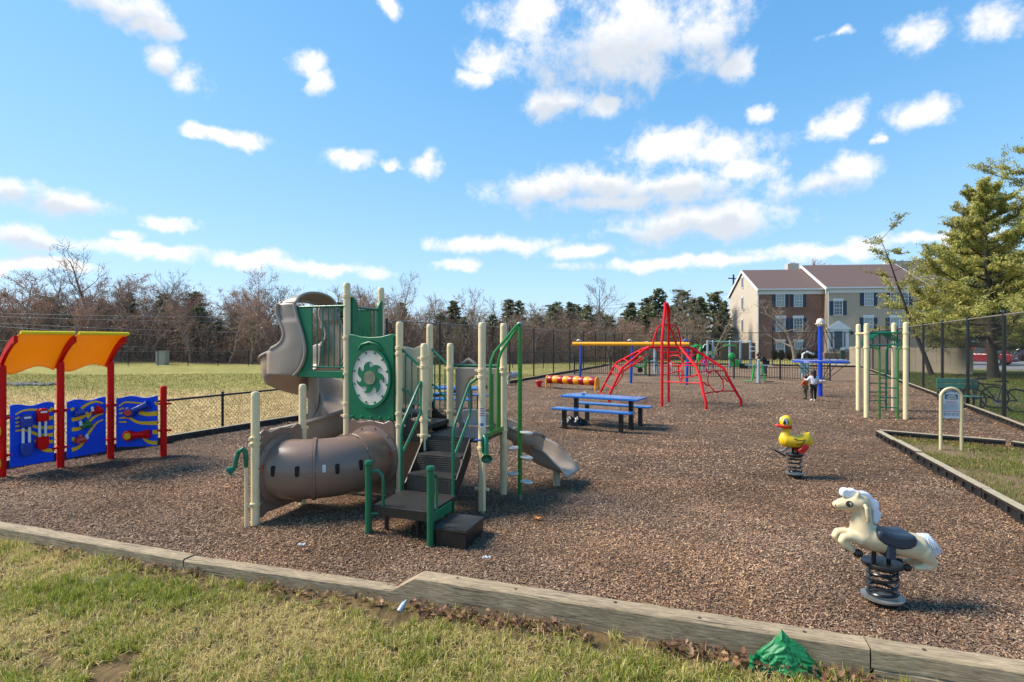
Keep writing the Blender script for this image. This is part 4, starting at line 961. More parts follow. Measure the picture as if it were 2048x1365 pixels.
for (base, top, sgn) in ((V((-1.41, 5.41, 0)), .73, 1), (V((-.768, 5.18, 0)), .728, -1)):
    b = MB(); b.lathe([(.034, -.2), (.034, top - .05), (.041, top - .045), (.043, top - .03), (.036, top - .008), (.015, top), (.001, top)], base, n=16)
    o = b.build('handle_post', GREENP, ps)
    q = (pb * .98 + pa * .2) if sgn > 0 else (-pb * .1 + pa)
    MB().tube([up(base, .62), up(base + q * .10, .625), up(base + q * .145, .58), up(base + q * .15, .5), up(base + q * .15, .27), up(base + q * .12, .215), up(base, .20)], .017, 8).build('grab_bar', GREENP, o)
# hand loops of the stairs
for bo2 in (-.02, .60):
    pts = [(.50, -.02), (.50, .45), (.50, .80), (.47, .88), (.30, 1.06), (.10, 1.32), (.02, 1.41), (-.03, 1.43)]
    up_ = [up(st(bo2, a2), z) for a2, z in ([(.47, .02 if bo2 > .3 else .25)] + [(.47, .9), (.455, .97), (.42, 1.03), (.10, 1.37), (.04, 1.42), (.0, 1.44)])]
    if bo2 > .3: up_ = up_[:-1] + [up(st(.66, .0), 1.475), up(st(.70, 0), 1.48)]
    b = MB().tube(up_, .0175, 9); b.build('handrail', GREENP, ps)
    MB().tube([up(st(bo2, .47), .66), up(st(bo2, .30), .82), up(st(bo2, .10), 1.01), up(st(bo2, .05), 1.06), up(st(bo2, .03), 1.12), up(st(bo2, .035), 1.40)], .0155, 8).build('handrail', GREENP, ps)

# slide entrance arch at the back of the lower deck, and the curved slide
d_ = pb; HJ = (pJ - pH).length
MB().prism([(.07, .86), (.13, .86), (.17, 1.1), (.20, 1.28), (.27, 1.42), (.365, 1.47), (.46, 1.42), (.53, 1.28), (.56, 1.1), (.60, .86), (.66, .86), (.665, 1.54), (.62, 1.565), (.11, 1.565), (.065, 1.54)], pH + pa * .03, d_, ZU, .05).build('slide_arch', TAUPE, ps, True, 30, bevel=.012)
MB().cyl(up(pH, 1.585) + pa * .03, up(pJ, 1.585) + pa * .03, .02, n=10).build('arch_bar', GREENP, ps)
MB().tube([up(pH.lerp(pJ, t), z) + pa * .06 for t, z in ((.16, 1.55), (.22, 1.62), (.32, 1.665), (.42, 1.62), (.47, 1.55))], .024, 8).build('arch_crest', TAUPE, ps)
mid = (pH + pJ) / 2
ctl = [mid + pa * .02, mid + pa * .28 + pb * .02, mid + pa * .50 + pb * .16, mid + pa * .58 + pb * .42, V((.28, 7.50, 0)), V((.55, 7.36, 0)), V((.80, 7.24, 0))]
zc = [.82, .77, .66, .52, .33, .22, .19]
def cat(P, t):
    n = len(P) - 1; x = t * n; i = min(int(x), n - 1); f = x - i
    a, b2, c2, d2 = P[max(i - 1, 0)], P[i], P[i + 1], P[min(i + 2, n)]
    return 0.5 * ((2 * b2) + (c2 - a) * f + (2 * a - 5 * b2 + 4 * c2 - d2) * f * f + (3 * b2 - a - 3 * c2 + d2) * f ** 3)
path = [up(p, z) for p, z in zip(ctl, zc)]
NS = 60; vs = []; prof2 = [(-1.12, .93), (-1.08, 1.03), (-1.0, 1.0), (-.97, .6), (-.90, .25), (-.70, .05), (-.3, 0), (.3, 0), (.70, .05), (.90, .25), (.97, .6), (1.0, 1.0), (1.08, 1.03), (1.12, .93)]
for i in range(NS + 1):
    t = i / NS; c = cat(path, t); d2 = cat(path, min(1, t + .01)) - cat(path, max(0, t - .01)); d2.z = 0; d2.normalize(); lat = V((d2.y, -d2.x, 0))
    wall = .17 + .05 * math.sin(t * math.pi) + .035 * math.sin(t * 9.5 + .6) * min(1, t * 3)
    wall = wall * (1 if t < .82 else max(.12, 1 - (t - .82) / .18 * .9)); hw = .225 * (1 + (.12 * max(0, (t - .85) / .15)))
    rip = .006 * math.sin(t * 160) if t > .93 else 0
    for (u, h) in prof2:
        p = c + lat * (u * hw); drop = -.05 * max(0, (t - .93) / .07) ** 2
        vs.append(V((p.x, p.y, c.z + h * wall + drop + (rip if abs(u) < .75 else 0))))
k = len(prof2); b = MB(); b.add(vs, [(i * k + q, i * k + q + 1, (i + 1) * k + q + 1, (i + 1) * k + q) for i in range(NS) for q in range(k - 1)])
b.build('curved_slide', TAUPE, ps, ang=60, solid=.018)
q = cat(path, .86); MB().cyl((q.x, q.y, -.1), (q.x, q.y, q.z - .005), .048, n=14).build('slide_leg', mat('beige_leg', rgb(190, 176, 150), .4, var=.1), ps)
for s in (.14, .60): MB().box(up(pH + pb * s + pa * .05, .80), (.06, .05, .16), pb, pa, ZU).build('slide_bracket', TAUPE, ps, False, bevel=.01)

# green pole climber with leaf-shaped steps at the right edge of the lower deck
pole_m = LGREEN
MB().cyl(up(pK, .06), up(pK, 2.09), .026, n=14).build('climbing_pole', pole_m, ps)
MB().cyl(up(pK, -.1), up(pK, .06), .027, n=14).build('pole_foot', GALV, ps)
for (s, off) in ((.20, 0), (.26, 0), (.44, 0), (.50, 0)):
    p = pI.lerp(pJ, s / .685) + pb * .02
    if s in (.20, .44):
        tgt = up(pK, 2.105) + pa * (-.03 if s < .3 else .03)
        MB().tube([up(p, .82), up(p, 1.62), up(p + (tgt - p) * .05, 1.69), up(p.lerp(up(tgt, 0), .15), 1.77), up(p.lerp(up(tgt, 0), .85), 2.06), tgt], .017, 9).build('arch_rail', LGREEN, ps)
    else: MB().tube([up(p, .82), up(p, 1.52)], .015, 8).build('arch_rail', LGREEN, ps)
MB().box(up(pI.lerp(pJ, .5) + pb * .03, .835), (.02, .50, .05), pb, pa, ZU).build('arch_foot', LGREEN, ps, False, bevel=.004)
MB().sphere(up(pK, 2.105), .034, (1.2, 1, .8)).build('pole_cap', GALV, ps)
for (sx_, z) in ((-1, .606), (1, .80), (1, .504), (-1, .30), (1, .213)):
    b = MB(); c = up(pK + V((sx_ * .075, -.03 * sx_, 0)), z)
    b.lathe([(.02, -.026), (.055, -.018), (.078, .0), (.08, .012), (.07, .02), (.055, .016), (.02, .012), (.001, .012)], c, V((.12 * sx_, .05, 1)), 18)
    b.build('pod_step', CREAM, ps)
# talk tubes: green horns on thin pipes at two posts
def talk_tube(base, z, side, facing):
    MB().cyl(up(base, -.1), up(base, z), .017, n=10).build('talk_pipe', BEIGE, ps)
    h = MB(); p = up(base, z)
    h.tube([p, p + ZU * .10, p + ZU * .16 + side * .01, p + ZU * .19 + side * .035, p + ZU * .16 + side * .06 + facing * .03, p + ZU * .07 + side * .055 + facing * .06, p + ZU * .0 + side * .05 + facing * .075], [.02, .026, .028, .028, .026, .026, .026], 10)
    e = p + side * .05 + facing * .075
    h.lathe([(.024, 0), (.034, .03), (.056, .065), (.060, .07), (.054, .07), (.03, .035), (.004, .02)], e, (facing * 1.0 - ZU * .55).normalized(), 18)
    h.build('talk_horn', GREENP, ps)
talk_tube(V((-2.735, 5.66, 0)), .60, V((-.9, .1, 0)), V((-.75, -.55, 0)))
talk_tube(V((-.315, 6.085, 0)), .66, V((.5, -.3, 0)), V((.12, -1, 0)))
MB().box(up(V((-.375, 6.08, 0)), .805), (.08, .035, .018), pb, pa, ZU).build('blue_bracket', mat('blue_bracket', rgb(40, 90, 170), .4), ps, False, bevel=.004)
# age sticker on the front post
lab = MB(); REDL = mat('red_print', rgb(176, 30, 40), .5)
def on_post(p, z0, z1, r, w, nm, m, rr=PR):
    fx = V((-p.x, -p.y, 0)).normalized(); a0 = math.atan2(fx.y, fx.x); b = MB(); n = 6
    vs = [p + V((math.cos(a0 + w * (i / n - .5)) * (rr + r), math.sin(a0 + w * (i / n - .5)) * (rr + r), z)) for z in (z0, z1) for i in range(n + 1)]
    b.add(vs, [(i, i + 1, n + 2 + i, n + 1 + i) for i in range(n)]); return b.build(nm, m, ps)
on_post(pI, .93, 1.16, .0015, 1.5, 'sticker', mat('white_sticker', rgb(214, 214, 210), .45))
for z in (1.065, 1.09, 1.118, 1.143): on_post(pI, z, z + .008, .003, 1.3, 'sticker_line', REDL)
on_post(pI, .955, .985, .003, .9, 'sticker_mark', mat('blue_print', rgb(70, 96, 150), .5))
# ------------------------------------------------------------------ activity wall at the left
RED = mat('red_paint', rgb(216, 6, 8), .42, var=.10, scale=6, dirt=.05, spec=.2)
BLUE = mat('blue_plastic', rgb(8, 78, 226), .42, var=.10, scale=3, dirt=.05, spec=.25)
BLUED = mat('dark_blue_plastic', rgb(14, 62, 160), .3, var=.1, scale=5, coat=.2)
YEL = mat('yellow_plastic', rgb(252, 194, 40), .45, var=.08, scale=5, spec=.25)
WHT = mat('white_plastic', rgb(226, 228, 228), .35, var=.05)
def canopy_mat():
    m = bpy.data.materials.new('orange_canopy'); m.use_nodes = True; n, l = m.node_tree.nodes, m.node_tree.links; p = n['Principled BSDF']
    p.inputs['Base Color'].default_value = rgb(240, 172, 30); p.inputs['Roughness'].default_value = .4
    t = n.new('ShaderNodeTexCoord'); z = n.new('ShaderNodeTexNoise'); z.inputs['Scale'].default_value = 4; z.inputs['Detail'].default_value = 6; l.new(t.outputs['Object'], z.inputs['Vector'])
    r = n.new('ShaderNodeValToRGB'); r.color_ramp.elements[0].position = .3; r.color_ramp.elements[0].color = rgb(228, 150, 24); r.color_ramp.elements[1].position = .7; r.color_ramp.elements[1].color = rgb(240, 166, 36); l.new(z.outputs['Fac'], r.inputs[0]); l.new(r.outputs[0], p.inputs['Base Color'])
    tr = n.new('ShaderNodeBsdfTranslucent'); tr.inputs['Color'].default_value = rgb(255, 196, 50); mx = n.new('ShaderNodeMixShader'); mx.inputs[0].default_value = .36
    l.new(p.outputs[0], mx.inputs[1]); l.new(tr.outputs[0], mx.inputs[2]); l.new(mx.outputs[0], n['Material Output'].inputs['Surface']); return m
CANO = canopy_mat()
w0, w1, w2, w3 = V((-7.10, 7.656, 0)), V((-6.78, 8.26, 0)), V((-6.53, 8.95, 0)), V((-5.77, 9.107, 0))
aw = thing('activity_wall', 'blue activity wall with red posts and orange roof at the far left', 'activity wall', w1)
def wpost(p, top, r=.048):
    return MB().lathe([(r, -.2), (r, top - .05), (r * .95, top - .025), (r * .7, top - .006), (r * .3, top), (.001, top)], p, n=18).build('post', RED, aw)
post_o = [wpost(w0, 1.57), wpost(w1, 1.60), wpost(w2, 1.58), wpost(w3, 1.16)]
wclamp = MB().lathe([(.049, -.022), (.058, -.02), (.058, .02), (.049, .022)], (0, 0, 0), n=16).box((.085, 0, 0), (.07, .02, .03)).box((-.085, 0, 0), (.07, .02, .03)).sphere((.10, -.014, .008), .013, n=6, m=4).sphere((-.10, -.014, .008), .013, n=6, m=4).mesh('clamp', RED)
segw = [(w0, w1), (w1, w2), (w2, w3)]
for i, o in enumerate(post_o):
    d = segw[min(i, 2)][1] - segw[min(i, 2)][0]
    p = (w0, w1, w2, w3)[i]
    for z in ((.30, .82), (.30, .86), (.30, .86), (.42, .86))[i]: inst('clamp', wclamp, o, up(p, z), (0, 0, math.atan2(d.y, d.x)))
panels = []
for i, (q0, q1) in enumerate(segw):
    d = q1 - q0; L = d.length; d.normalize(); nn = d.cross(ZU)                      # nn looks into the playground
    e = .085; topw = [(L - e - (L - 2 * e) * k / 14, .985 + .018 * math.sin(k / 14 * 9.0 + i)) for k in range(15)]
    zb = .12 if i < 2 else .17
    pn = MB().prism([(e, zb), (L - e, zb)] + topw, q0 + nn * .005, d, ZU, .028, nn).build('panel', BLUE, aw, True, 30, bevel=.005)
    panels.append((pn, q0 + nn * .0205, d, nn, L))
    # mesh strip by the posts
    b = MB()
    for s in (.055, L - .055): b.box(up(q0 + d * s - nn * .02, .58), (.05, .006, .56), d, nn, ZU)
def wave(pn, o, d, nn, pts, w0_, w1_):
    """a yellow wave stripe following pts (s, z)"""
    n = 18; P = [cat([V((p[0], p[1], 0)) for p in pts], k / n) for k in range(n + 1)]; vs = []
    for k, p in enumerate(P):
        a = P[min(k + 1, n)] - P[max(k - 1, 0)]; nrm = V((-a.y, a.x, 0)).normalized(); w = w0_ + (w1_ - w0_) * k / n
        for sg in (1, -1):
            q = p + nrm * (sg * w / 2); vs.append(o + d * q.x + ZU * q.y + nn * .003)
    b = MB().add(vs, [(2 * k, 2 * k + 1, 2 * k + 3, 2 * k + 2) for k in range(n)]); return b.build('wave_stripe', YEL, pn)
pn, o, d, nn, L = panels[0]
for pts, a, b2 in (([(.14, .86), (.24, .91), (.40, .90), (.52, .87), (.58, .91)], .018, .05), ([(.14, .80), (.19, .82)], .02, .025), ([(.14, .745), (.19, .75)], .02, .025), ([(.14, .69), (.26, .70), (.42, .64), (.58, .62)], .02, .055), ([(.14, .63), (.26, .62), (.42, .53), (.58, .51)], .02, .055),
                   ([(.38, .77), (.48, .755), (.58, .77)], .04, .055), ([(.36, .47), (.42, .36), (.48, .30), (.58, .28)], .02, .06), ([(.50, .42), (.58, .41)], .05, .05)): wave(pn, o, d, nn, pts, a, b2)
pn, o, d, nn, L = panels[1]
for pts, a, b2 in (([(.14, .88), (.16, .84)], .05, .05), ([(.24, .83), (.36, .91), (.48, .94), (.60, .90)], .05, .02), ([(.14, .70), (.26, .71), (.38, .78)], .06, .05), ([(.14, .55), (.24, .55), (.32, .60)], .06, .05), ([(.14, .40), (.18, .40)], .06, .06), ([(.14, .24), (.26, .28), (.40, .48), (.50, .60), (.60, .64)], .06, .02), ([(.34, .58), (.44, .68), (.54, .73), (.60, .73)], .05, .02), ([(.36, .70), (.46, .80), (.60, .82)], .05, .02)): wave(pn, o, d, nn, pts, a, b2)
pn, o, d, nn, L = panels[2]
for pts, a, b2 in (([(.13, .84), (.22, .90), (.36, .89), (.50, .87)], .02, .03), ([(.13, .78), (.20, .81)], .02, .025), ([(.13, .72), (.19, .73)], .02, .025), ([(.13, .64), (.26, .65), (.40, .57), (.55, .55), (.69, .55)], .02, .07), ([(.13, .58), (.24, .58)], .02, .025), ([(.42, .73), (.54, .70), (.69, .71)], .06, .075), ([(.43, .40), (.50, .29), (.57, .24), (.69, .22)], .02, .07), ([(.62, .40), (.69, .40)], .07, .07), ([(.66, .86), (.69, .88)], .06, .07)): wave(pn, o, d, nn, pts, a, b2)
# chime tubes held by rounded blocks
pn, o, d, nn, L = panels[0]
for s, zt, m in ((.245, .86, BLUED), (.435, .92, RED)):
    for (za, zb, rnd) in ((zt - .19, zt, 1), (zt - .60, zt - .40, 0)):
        poly = [(-.068, 0), (.068, 0), (.068, .13), (.055, .165), (.03, .19), (-.03, .19), (-.055, .165), (-.068, .13)] if rnd else [(-.03, 0), (.03, 0), (.055, .025), (.068, .06), (.068, .19), (-.068, .19), (-.068, .06), (-.055, .025)]
        blk = MB().prism([(s + x, za + y) for x, y in poly], o + nn * .045, d, ZU, .085, nn).build('chime_block', m, pn, True, 30, bevel=.012)
        if rnd: MB().prism([(s + x, zt - .05 + y) for x, y in ((-.035, -.014), (.035, -.014), (.042, 0), (.035, .014), (-.035, .014), (-.042, 0))], o + nn * .091, d, ZU, .006, nn).build('block_label', WHT, blk)
    for dx in (-.036, .036): MB().cyl(o + d * (s + dx) + nn * .05 + ZU * (zt - .43), o + d * (s + dx) + nn * .05 + ZU * (zt - .17), .017, n=10).build('chime_tube', WHT, pn)
# bell birds
pn, o, d, nn, L = panels[1]
for s, z, m, fl in ((.22, .80, BLUED, 0), (.50, .80, RED, -1), (.33, .60, mat('bell_green', rgb(20, 110, 50), .3, coat=.3), -1), (.24, .38, mat('bell_coral', rgb(206, 60, 50), .35, coat=.3), 1)):
    c = o + d * s + ZU * z + nn * .04
    bird = MB().sphere(c, .075, (1, 1, .72), 16, 10).sphere(c + ZU * .06, .028, (1, 1, 1), 10, 8).box(c + ZU * -.035, (.15, .09, .018), d, nn, ZU).build('bell', m, pn, remesh=.007)
    if fl: MB().prism([(-.015, -.035), (.02, -.03), (.015, .03), (-.01, .05), (-.03, .02)], c + d * (fl * .09) + ZU * .03 + nn * .01, d, ZU, .012, nn).build('bell_clapper', WHT, bird)
# horn tubes
pn, o, d, nn, L = panels[2]
for (s, z, m, cap, tip) in ((.30, .74, BLUED, mat('coral_cap', rgb(216, 60, 44), .4), (.28, .12)), (.29, .36, RED, YEL, (.30, .02))):
    c = o + d * s + ZU * z + nn * .05; e = c + d * tip[0] + ZU * tip[1]
    h = MB().lathe([(.001, -.05), (.08, -.05), (.085, -.02), (.085, .03), (.07, .045), (.001, .045)], c, nn, 22); h.tube([c, c.lerp(e, .5), e], [.055, .050, .075], 14); ho = h.build('horn', m, pn, ang=50)
    MB().lathe([(.001, .045), (.052, .045), (.052, .062), (.001, .064)], c, nn, 20).build('horn_cap', cap, ho)
# orange roof sheets on curved red brackets
nw = (w1 - w0).normalized().cross(ZU)
def roof_pt(q, dd, z_extra=0.0):                     # dd 0..1 from low back edge to high front edge
    off = -.16 + .62 * dd; z = 1.50 + .50 * math.sin(dd * 1.45) / math.sin(1.45); return q + nw * off + ZU * (z + z_extra)
for i, (q0, q1) in enumerate(((w0, w1), (w1, w2))):
    dv = (q1 - q0).normalized(); a, b2 = q0 + dv * .035, q1 - dv * .015 + (dv * .05 if i else V((0, 0, 0)))
    def fn(u, v):
        sag = -.05 * math.sin(u * 2 * math.pi * 1.0 + .4) * (1 - v) ** 1.5 - .02 * (1 - v) ** 2
        return tuple(roof_pt(a.lerp(b2, u), v, sag))
    MB().grid(fn, 24, 16).build('roof_sheet', CANO, aw, ang=80, solid=.014)
    MB().tube([roof_pt(a.lerp(b2, k / 6), 1.0, .014) for k in range(7)], .026, 8).build('roof_edge', mat('bright_yellow_edge', rgb(255, 220, 44), .5, var=.05, spec=.2), aw)
for q in (w0, w1, w2):
    dv = (w1 - w0).normalized(); pts = [roof_pt(q, v, -.02) for v in (0.04, .25, .5, .75, .93)]; low_ = [roof_pt(q, v, -.02 - .085) for v in (.93, .75, .5, .3, .12)]
    b = MB(); k = len(pts) + len(low_); ring = pts + low_
    b.add([p - dv * .022 for p in ring] + [p + dv * .022 for p in ring], [tuple(range(k)), tuple(range(k, 2 * k))[::-1]] + [(j, (j + 1) % k, k + (j + 1) % k, k + j) for j in range(k)])
    b.build('roof_bracket', RED, aw, ang=30, bevel=.004)
# yellow petal shapes mounted on the leftmost post
for z in (.66, .22):
    MB().sphere(up(w0 + V((.03, -.14, 0)), z), .10, (.75, .6, 1.1), 14, 10).build('yellow_petal', YEL, aw)

# ------------------------------------------------------------------ picnic tables
TBLUE = mat('blue_coated_metal', rgb(40, 104, 176), .22, var=.10, scale=5, coat=.35)
TLEG = mat('black_leg', rgb(20, 20, 22), .4, var=.2)
def slab(b, c, L, wd, th): b.box(c, (L, wd, th)); return b
def picnic(label, loc, rz, L=1.75):
    r = thing('picnic_table', label, 'picnic table', loc, rz, 'blue picnic tables', local=True)
    slab(MB(), (0, 0, .655), L, .62, .05).build('table_top', TBLUE, r, False, bevel=.012)
    for s in (-1, 1):
        slab(MB(), (0, s * .62, .42), L, .26, .045).build('bench', TBLUE, r, False, bevel=.012)
        for e in (-1, 1):
            MB().box((e * L * .36, s * .62, .175), (.085, .085, .45)).build('bench_leg', TLEG, r, False, bevel=.006)
            MB().box((e * L * .36, s * .62, .012), (.15, .15, .02)).build('foot_plate', TLEG, r, False)
        MB().box((s * L * .36, .0, .29), (.09, .09, .68)).build('table_leg', TLEG, r, False, bevel=.006)
    return r
picnic('near blue picnic table with a small bowl on it', (2.02, 12.22, 0), math.atan2(-.52, .854), 1.80)
picnic('blue picnic table standing behind the play structure', (-1.75, 14.7, 0), math.atan2(-.30, .954), 1.9)
b = MB(); b.lathe([(.035, 0), (.05, .03), (.065, .05), (.06, .05), (.045, .03), (.001, .006)], (0, 0, 0), n=16); o = b.build('bowl', mat('grey_glass', rgb(176, 190, 200), .2), None); o.location = (1.62, 12.55, .681); tag(o, 'small pale bowl left on the near picnic table', 'bowl')
# black trash bag-like cover at the foot of the near table
def heap(name, label, cat, c, sx, sy, sz, m, seed, n=26):
    r_ = np.random.default_rng(seed); b = MB()
    def fn(u, v):
        x, y = (u - .5) * 2, (v - .5) * 2; rr = math.hypot(x, y); k = max(0, 1 - rr ** 2.2) 
        z = k ** .6 * (1 + .35 * math.sin(7 * x + 3 * y + seed) * math.sin(5 * y - 4 * x) + .15 * math.sin(15 * x + 9 * y))
        return (c[0] + x * sx * (1 + .08 * math.sin(6 * y)), c[1] + y * sy * (1 + .1 * math.sin(5 * x + 1)), c[2] + max(0, z) * sz)
    b.grid(fn, n, n); o = b.build(name, m, None, ang=180); return tag(o, label, cat)
heap('plastic_sheet', 'crumpled black plastic sheet under the near picnic table', 'sheet', (1.42, 12.45, .0), .34, .20, .16, mat('black_sheet', rgb(18, 18, 20), .3), 3)

# ------------------------------------------------------------------ red climbing frame
REDC = mat('red_climber_paint', rgb(212, 18, 30), .5, var=.08, scale=6, spec=.25)
cl0 = thing('climbing_frame', 'red tubular climbing frame with a tall mast, ladder and net legs', 'climbing frame', (4.9, 17, 0))
def rt(name, pts, r=.03, n=8): return MB().tube([V(p) for p in pts], r, n).build(name, REDC, cl0)
def bez(pts, k=6):
    pts = [V(p) for p in pts]; return [cat(pts, i / (k * (len(pts) - 1))) for i in range(k * (len(pts) - 1) + 1)]
# mast
mL, mR = G(1324, 813), G(1337, 804); mB = mR + V((.50, .75, 0)); apex = V((4.65, 16.6, 3.02))
rt('mast', [up(mL, -.1), up(mL, 1.9), up(mL.lerp(apex, .75), 2.9), apex + V((-.04, 0, 0))], .04)
rt('mast', [up(mR, -.1), up(mR, 1.9), apex + V((.12, .1, -.15)), apex + V((.04, 0, 0))], .04)
rt('mast', [up(mB, 1.7), apex + V((.10, .15, -.5)), apex + V((.03, .05, -.02))], .03)
MB().sphere(apex, .06, (1.3, 1, .8)).build('mast_cap', REDC, cl0)
def pt(x, y, Y): return at(1180 + x * .1832, 590 + y * .1832, Y)     # from the enlarged view of the frame
rt('safety_hoop', [pt(688, 560, 16.6), pt(690, 500, 16.6), pt(735, 360, 16.7), pt(785, 325, 16.7), pt(900, 325, 16.9), pt(955, 355, 17), pt(985, 470, 17.1), pt(990, 560, 17.1)], .026)
rt('hub_bar', [pt(640, 570, 16.6), pt(1060, 570, 17.0)], .032); rt('hub_bar', [pt(760, 628, 17.5), pt(970, 628, 17.5)], .026)
rt('hub_bar', [pt(710, 580, 16.7), pt(765, 628, 17.5)], .022); rt('hub_bar', [pt(970, 580, 17), pt(945, 628, 17.5)], .022)
# ladder leg to the left
fl = G(1217, 804); bl = G(1200, 786)
lf = [pt(650, 570, 16.6), pt(590, 600, 16.6), pt(360, 790, 16.9), pt(320, 860, 17.0), pt(205, 1110, 17.1), up(fl, -.1)]
lb = [pt(640, 568, 17.4), pt(570, 590, 17.6), pt(290, 740, 18.8), pt(250, 800, 19.0), pt(120, 1050, 20.0), up(bl, -.1)]
rt('ladder_rail', lf, .036); rt('ladder_rail', lb, .036)
for i in range(8):
    t = .14 + .098 * i; a, b2 = cat([V(p) for p in lf], t), cat([V(p) for p in lb], t); rt('rung', [a, b2], .018, 6)
rt('hand_rail', [pt(615, 660, 16.9), pt(590, 660, 16.9), pt(440, 770, 17.2), pt(360, 830, 17.4), pt(350, 890, 17.5), pt(275, 1000, 17.7)], .02)
rt('hand_rail', [pt(590, 690, 17.2), pt(370, 830, 17.5)], .018)
# net leg to the right
rf_ = [pt(985, 572, 16.9), pt(1010, 600, 16.8), pt(1165, 790, 15.8), pt(1200, 900, 15.5), pt(1245, 1100, 15.2), pt(1270, 1180, 15.1), up(G(1412, 820), -.1)]
rb_ = [pt(1060, 570, 17.0), pt(1105, 580, 17.0), pt(1250, 665, 16.8), pt(1465, 805, 16.4), pt(1500, 890, 16.3), pt(1590, 1050, 16.2), pt(1650, 1150, 16.1), up(G(1481, 812), -.1)]
rt('net_rail', rf_, .04); rt('net_rail', rb_, .04)
def net(nm, pts, r=.02): rt(nm, [pt(*p) for p in pts], r, 6)
net('net_bar', [(1195, 842, 15.7), (1300, 838, 15.9), (1350, 825, 16), (1400, 830, 16.2), (1475, 825, 16.4)])
net('net_bar', [(1255, 1075, 15.2), (1340, 1060, 15.5), (1440, 1048, 15.9), (1590, 1048, 16.2)])
net('net_loop', [(1350, 822, 16), (1300, 850, 15.9), (1285, 890, 15.85), (1285, 960, 15.8), (1310, 1000, 15.75), (1362, 1055, 15.6)])
net('net_loop', [(1350, 822, 16), (1395, 850, 16.05), (1450, 930, 16.1), (1460, 1010, 16), (1440, 1045, 15.9), (1380, 1065, 15.7)])
net('net_bar', [(1225, 955, 15.4), (1245, 955, 15.4), (1270, 985, 15.6), (1310, 985, 15.7)]); net('net_bar', [(1450, 905, 16.1), (1475, 905, 16.1), (1495, 940, 16.2), (1525, 940, 16.3)])
net('net_bar', [(1150, 765, 15.9), (1260, 765, 16.1), (1380, 755, 16.6)])
net('net_loop', [(1085, 690, 16.4), (1130, 655, 16.6), (1180, 635, 16.8), (1225, 640, 16.9), (1255, 690, 16.7), (1270, 740, 16.4), (1260, 765, 16.2)])
net('net_loop', [(1085, 690, 16.4), (1110, 720, 16.2), (1145, 750, 16), (1185, 745, 16.1), (1225, 705, 16.4), (1255, 690, 16.6)])
net('net_loop', [(1260, 765, 16.2), (1270, 800, 16.1), (1290, 845, 16)]); net('net_bar', [(1040, 620, 16.7), (1090, 630, 16.8), (1120, 605, 16.9), (1150, 605, 17)]); net('net_bar', [(1085, 690, 16.4), (1100, 655, 16.6), (1120, 605, 16.9)])
# middle net between mast and front rail
net('net_bar', [(805, 775, 17.5), (960, 775, 17.3), (1150, 765, 15.9)]); net('net_bar', [(800, 945, 16.6), (1000, 955, 16), (1215, 965, 15.4)]); net('net_bar', [(810, 862, 17.4), (890, 850, 17.2), (965, 830, 17), (1005, 825, 16.8)])
net('net_loop', [(965, 770, 17.2), (965, 850, 17.1), (980, 930, 17), (990, 960, 16.9)]); net('net_loop', [(985, 770, 17), (1008, 830, 16.8), (1010, 880, 16.7), (990, 960, 16.6)]); net('net_bar', [(980, 910, 16.8), (1060, 900, 16.4), (1170, 872, 15.6)])
net('net_loop', [(810, 710, 17.5), (870, 720, 17.4), (920, 755, 17.3), (975, 770, 17.1), (1000, 750, 17), (1010, 710, 17), (960, 660, 17.2), (900, 660, 17.4), (850, 690, 17.5)]); net('net_bar', [(960, 660, 17.2), (1000, 630, 17), (1030, 625, 16.8)]); net('net_bar', [(1000, 750, 17), (1090, 735, 16.4), (1120, 730, 16.1)]); net('net_bar', [(850, 690, 17.5), (820, 640, 17.5)])

# ------------------------------------------------------------------ yellow beam on blue posts (swing frame without swings)
BLUEPOST = mat('blue_post_paint', rgb(26, 72, 160), .35, var=.1, scale=5, coat=.2); BEAMY = mat('yellow_beam_paint', rgb(240, 166, 12), .32, var=.06, scale=5, coat=.3)
s3 = G(1373, 770); vd = V((-.896, .445, 0)); sw = thing('swing_frame', 'yellow beam on three blue posts behind the red climbing frame', 'swing frame', s3)
for i in range(3):
    q = s3 + vd * (2.42 * i)
    MB().tube([up(q, -.1) + vd * 0, up(q, .5) - vd * .02, up(q, 1.2) - vd * .05, up(q, 1.86) - vd * .06], [.06, .062, .06, .055], 12).build('post', BLUEPOST, sw)
    MB().tube([up(q, 1.80) - vd * .06, up(q, 1.92) - vd * .03 , up(q, 1.95) + vd * .03, up(q, 1.90) + vd * .13], .05, 10).build('top_bracket', GALV if i else BLUEPOST, sw)
MB().cyl(up(s3 - vd * .12, 1.77), up(s3 + vd * 5.2, 1.77), .088, n=18).build('beam', BEAMY, sw)

# ------------------------------------------------------------------ striped log roll and red stool
lr0, lr1 = G(1096, 774.5), G(1194, 780); ld_ = (lr1 - lr0); LL = ld_.length; ld_.normalize()
lr = thing('log_roll', 'yellow and red striped rolling barrel on low yellow legs', 'roller', lr0)
STR = mat('red_stripe', rgb(150, 14, 22), .35, var=.1); YEO = mat('yellow_orange_plastic', rgb(246, 150, 20), .35, var=.06)
for k, q in enumerate((lr0, lr1)):
    lat = ld_.cross(ZU)
    for sg in (-1, 1): MB().tube([up(q + lat * sg * .16, -.05), up(q + lat * sg * .15, .2), up(q + lat * sg * .12, .42), up(q, .47)], .035, 8).build('leg', YEO, lr)
    MB().lathe([(.001, -.02), (.17, -.02), (.175, 0), (.17, .02), (.001, .02)], up(q, .33), ld_, 22).build('end_disc', YEO, lr)
nb = 9
for k in range(nb):
    a, b2 = .04 + (LL - .08) * k / nb, .04 + (LL - .08) * (k + 1) / nb; h = (b2 - a)
    MB().lathe([(.155, 0), (.165, h * .2), (.170, h * .5), (.165, h * .8), (.155, h)], up(lr0 + ld_ * a, .33), ld_, 20).build('stripe', STR if k % 2 == 0 else YEO, lr)
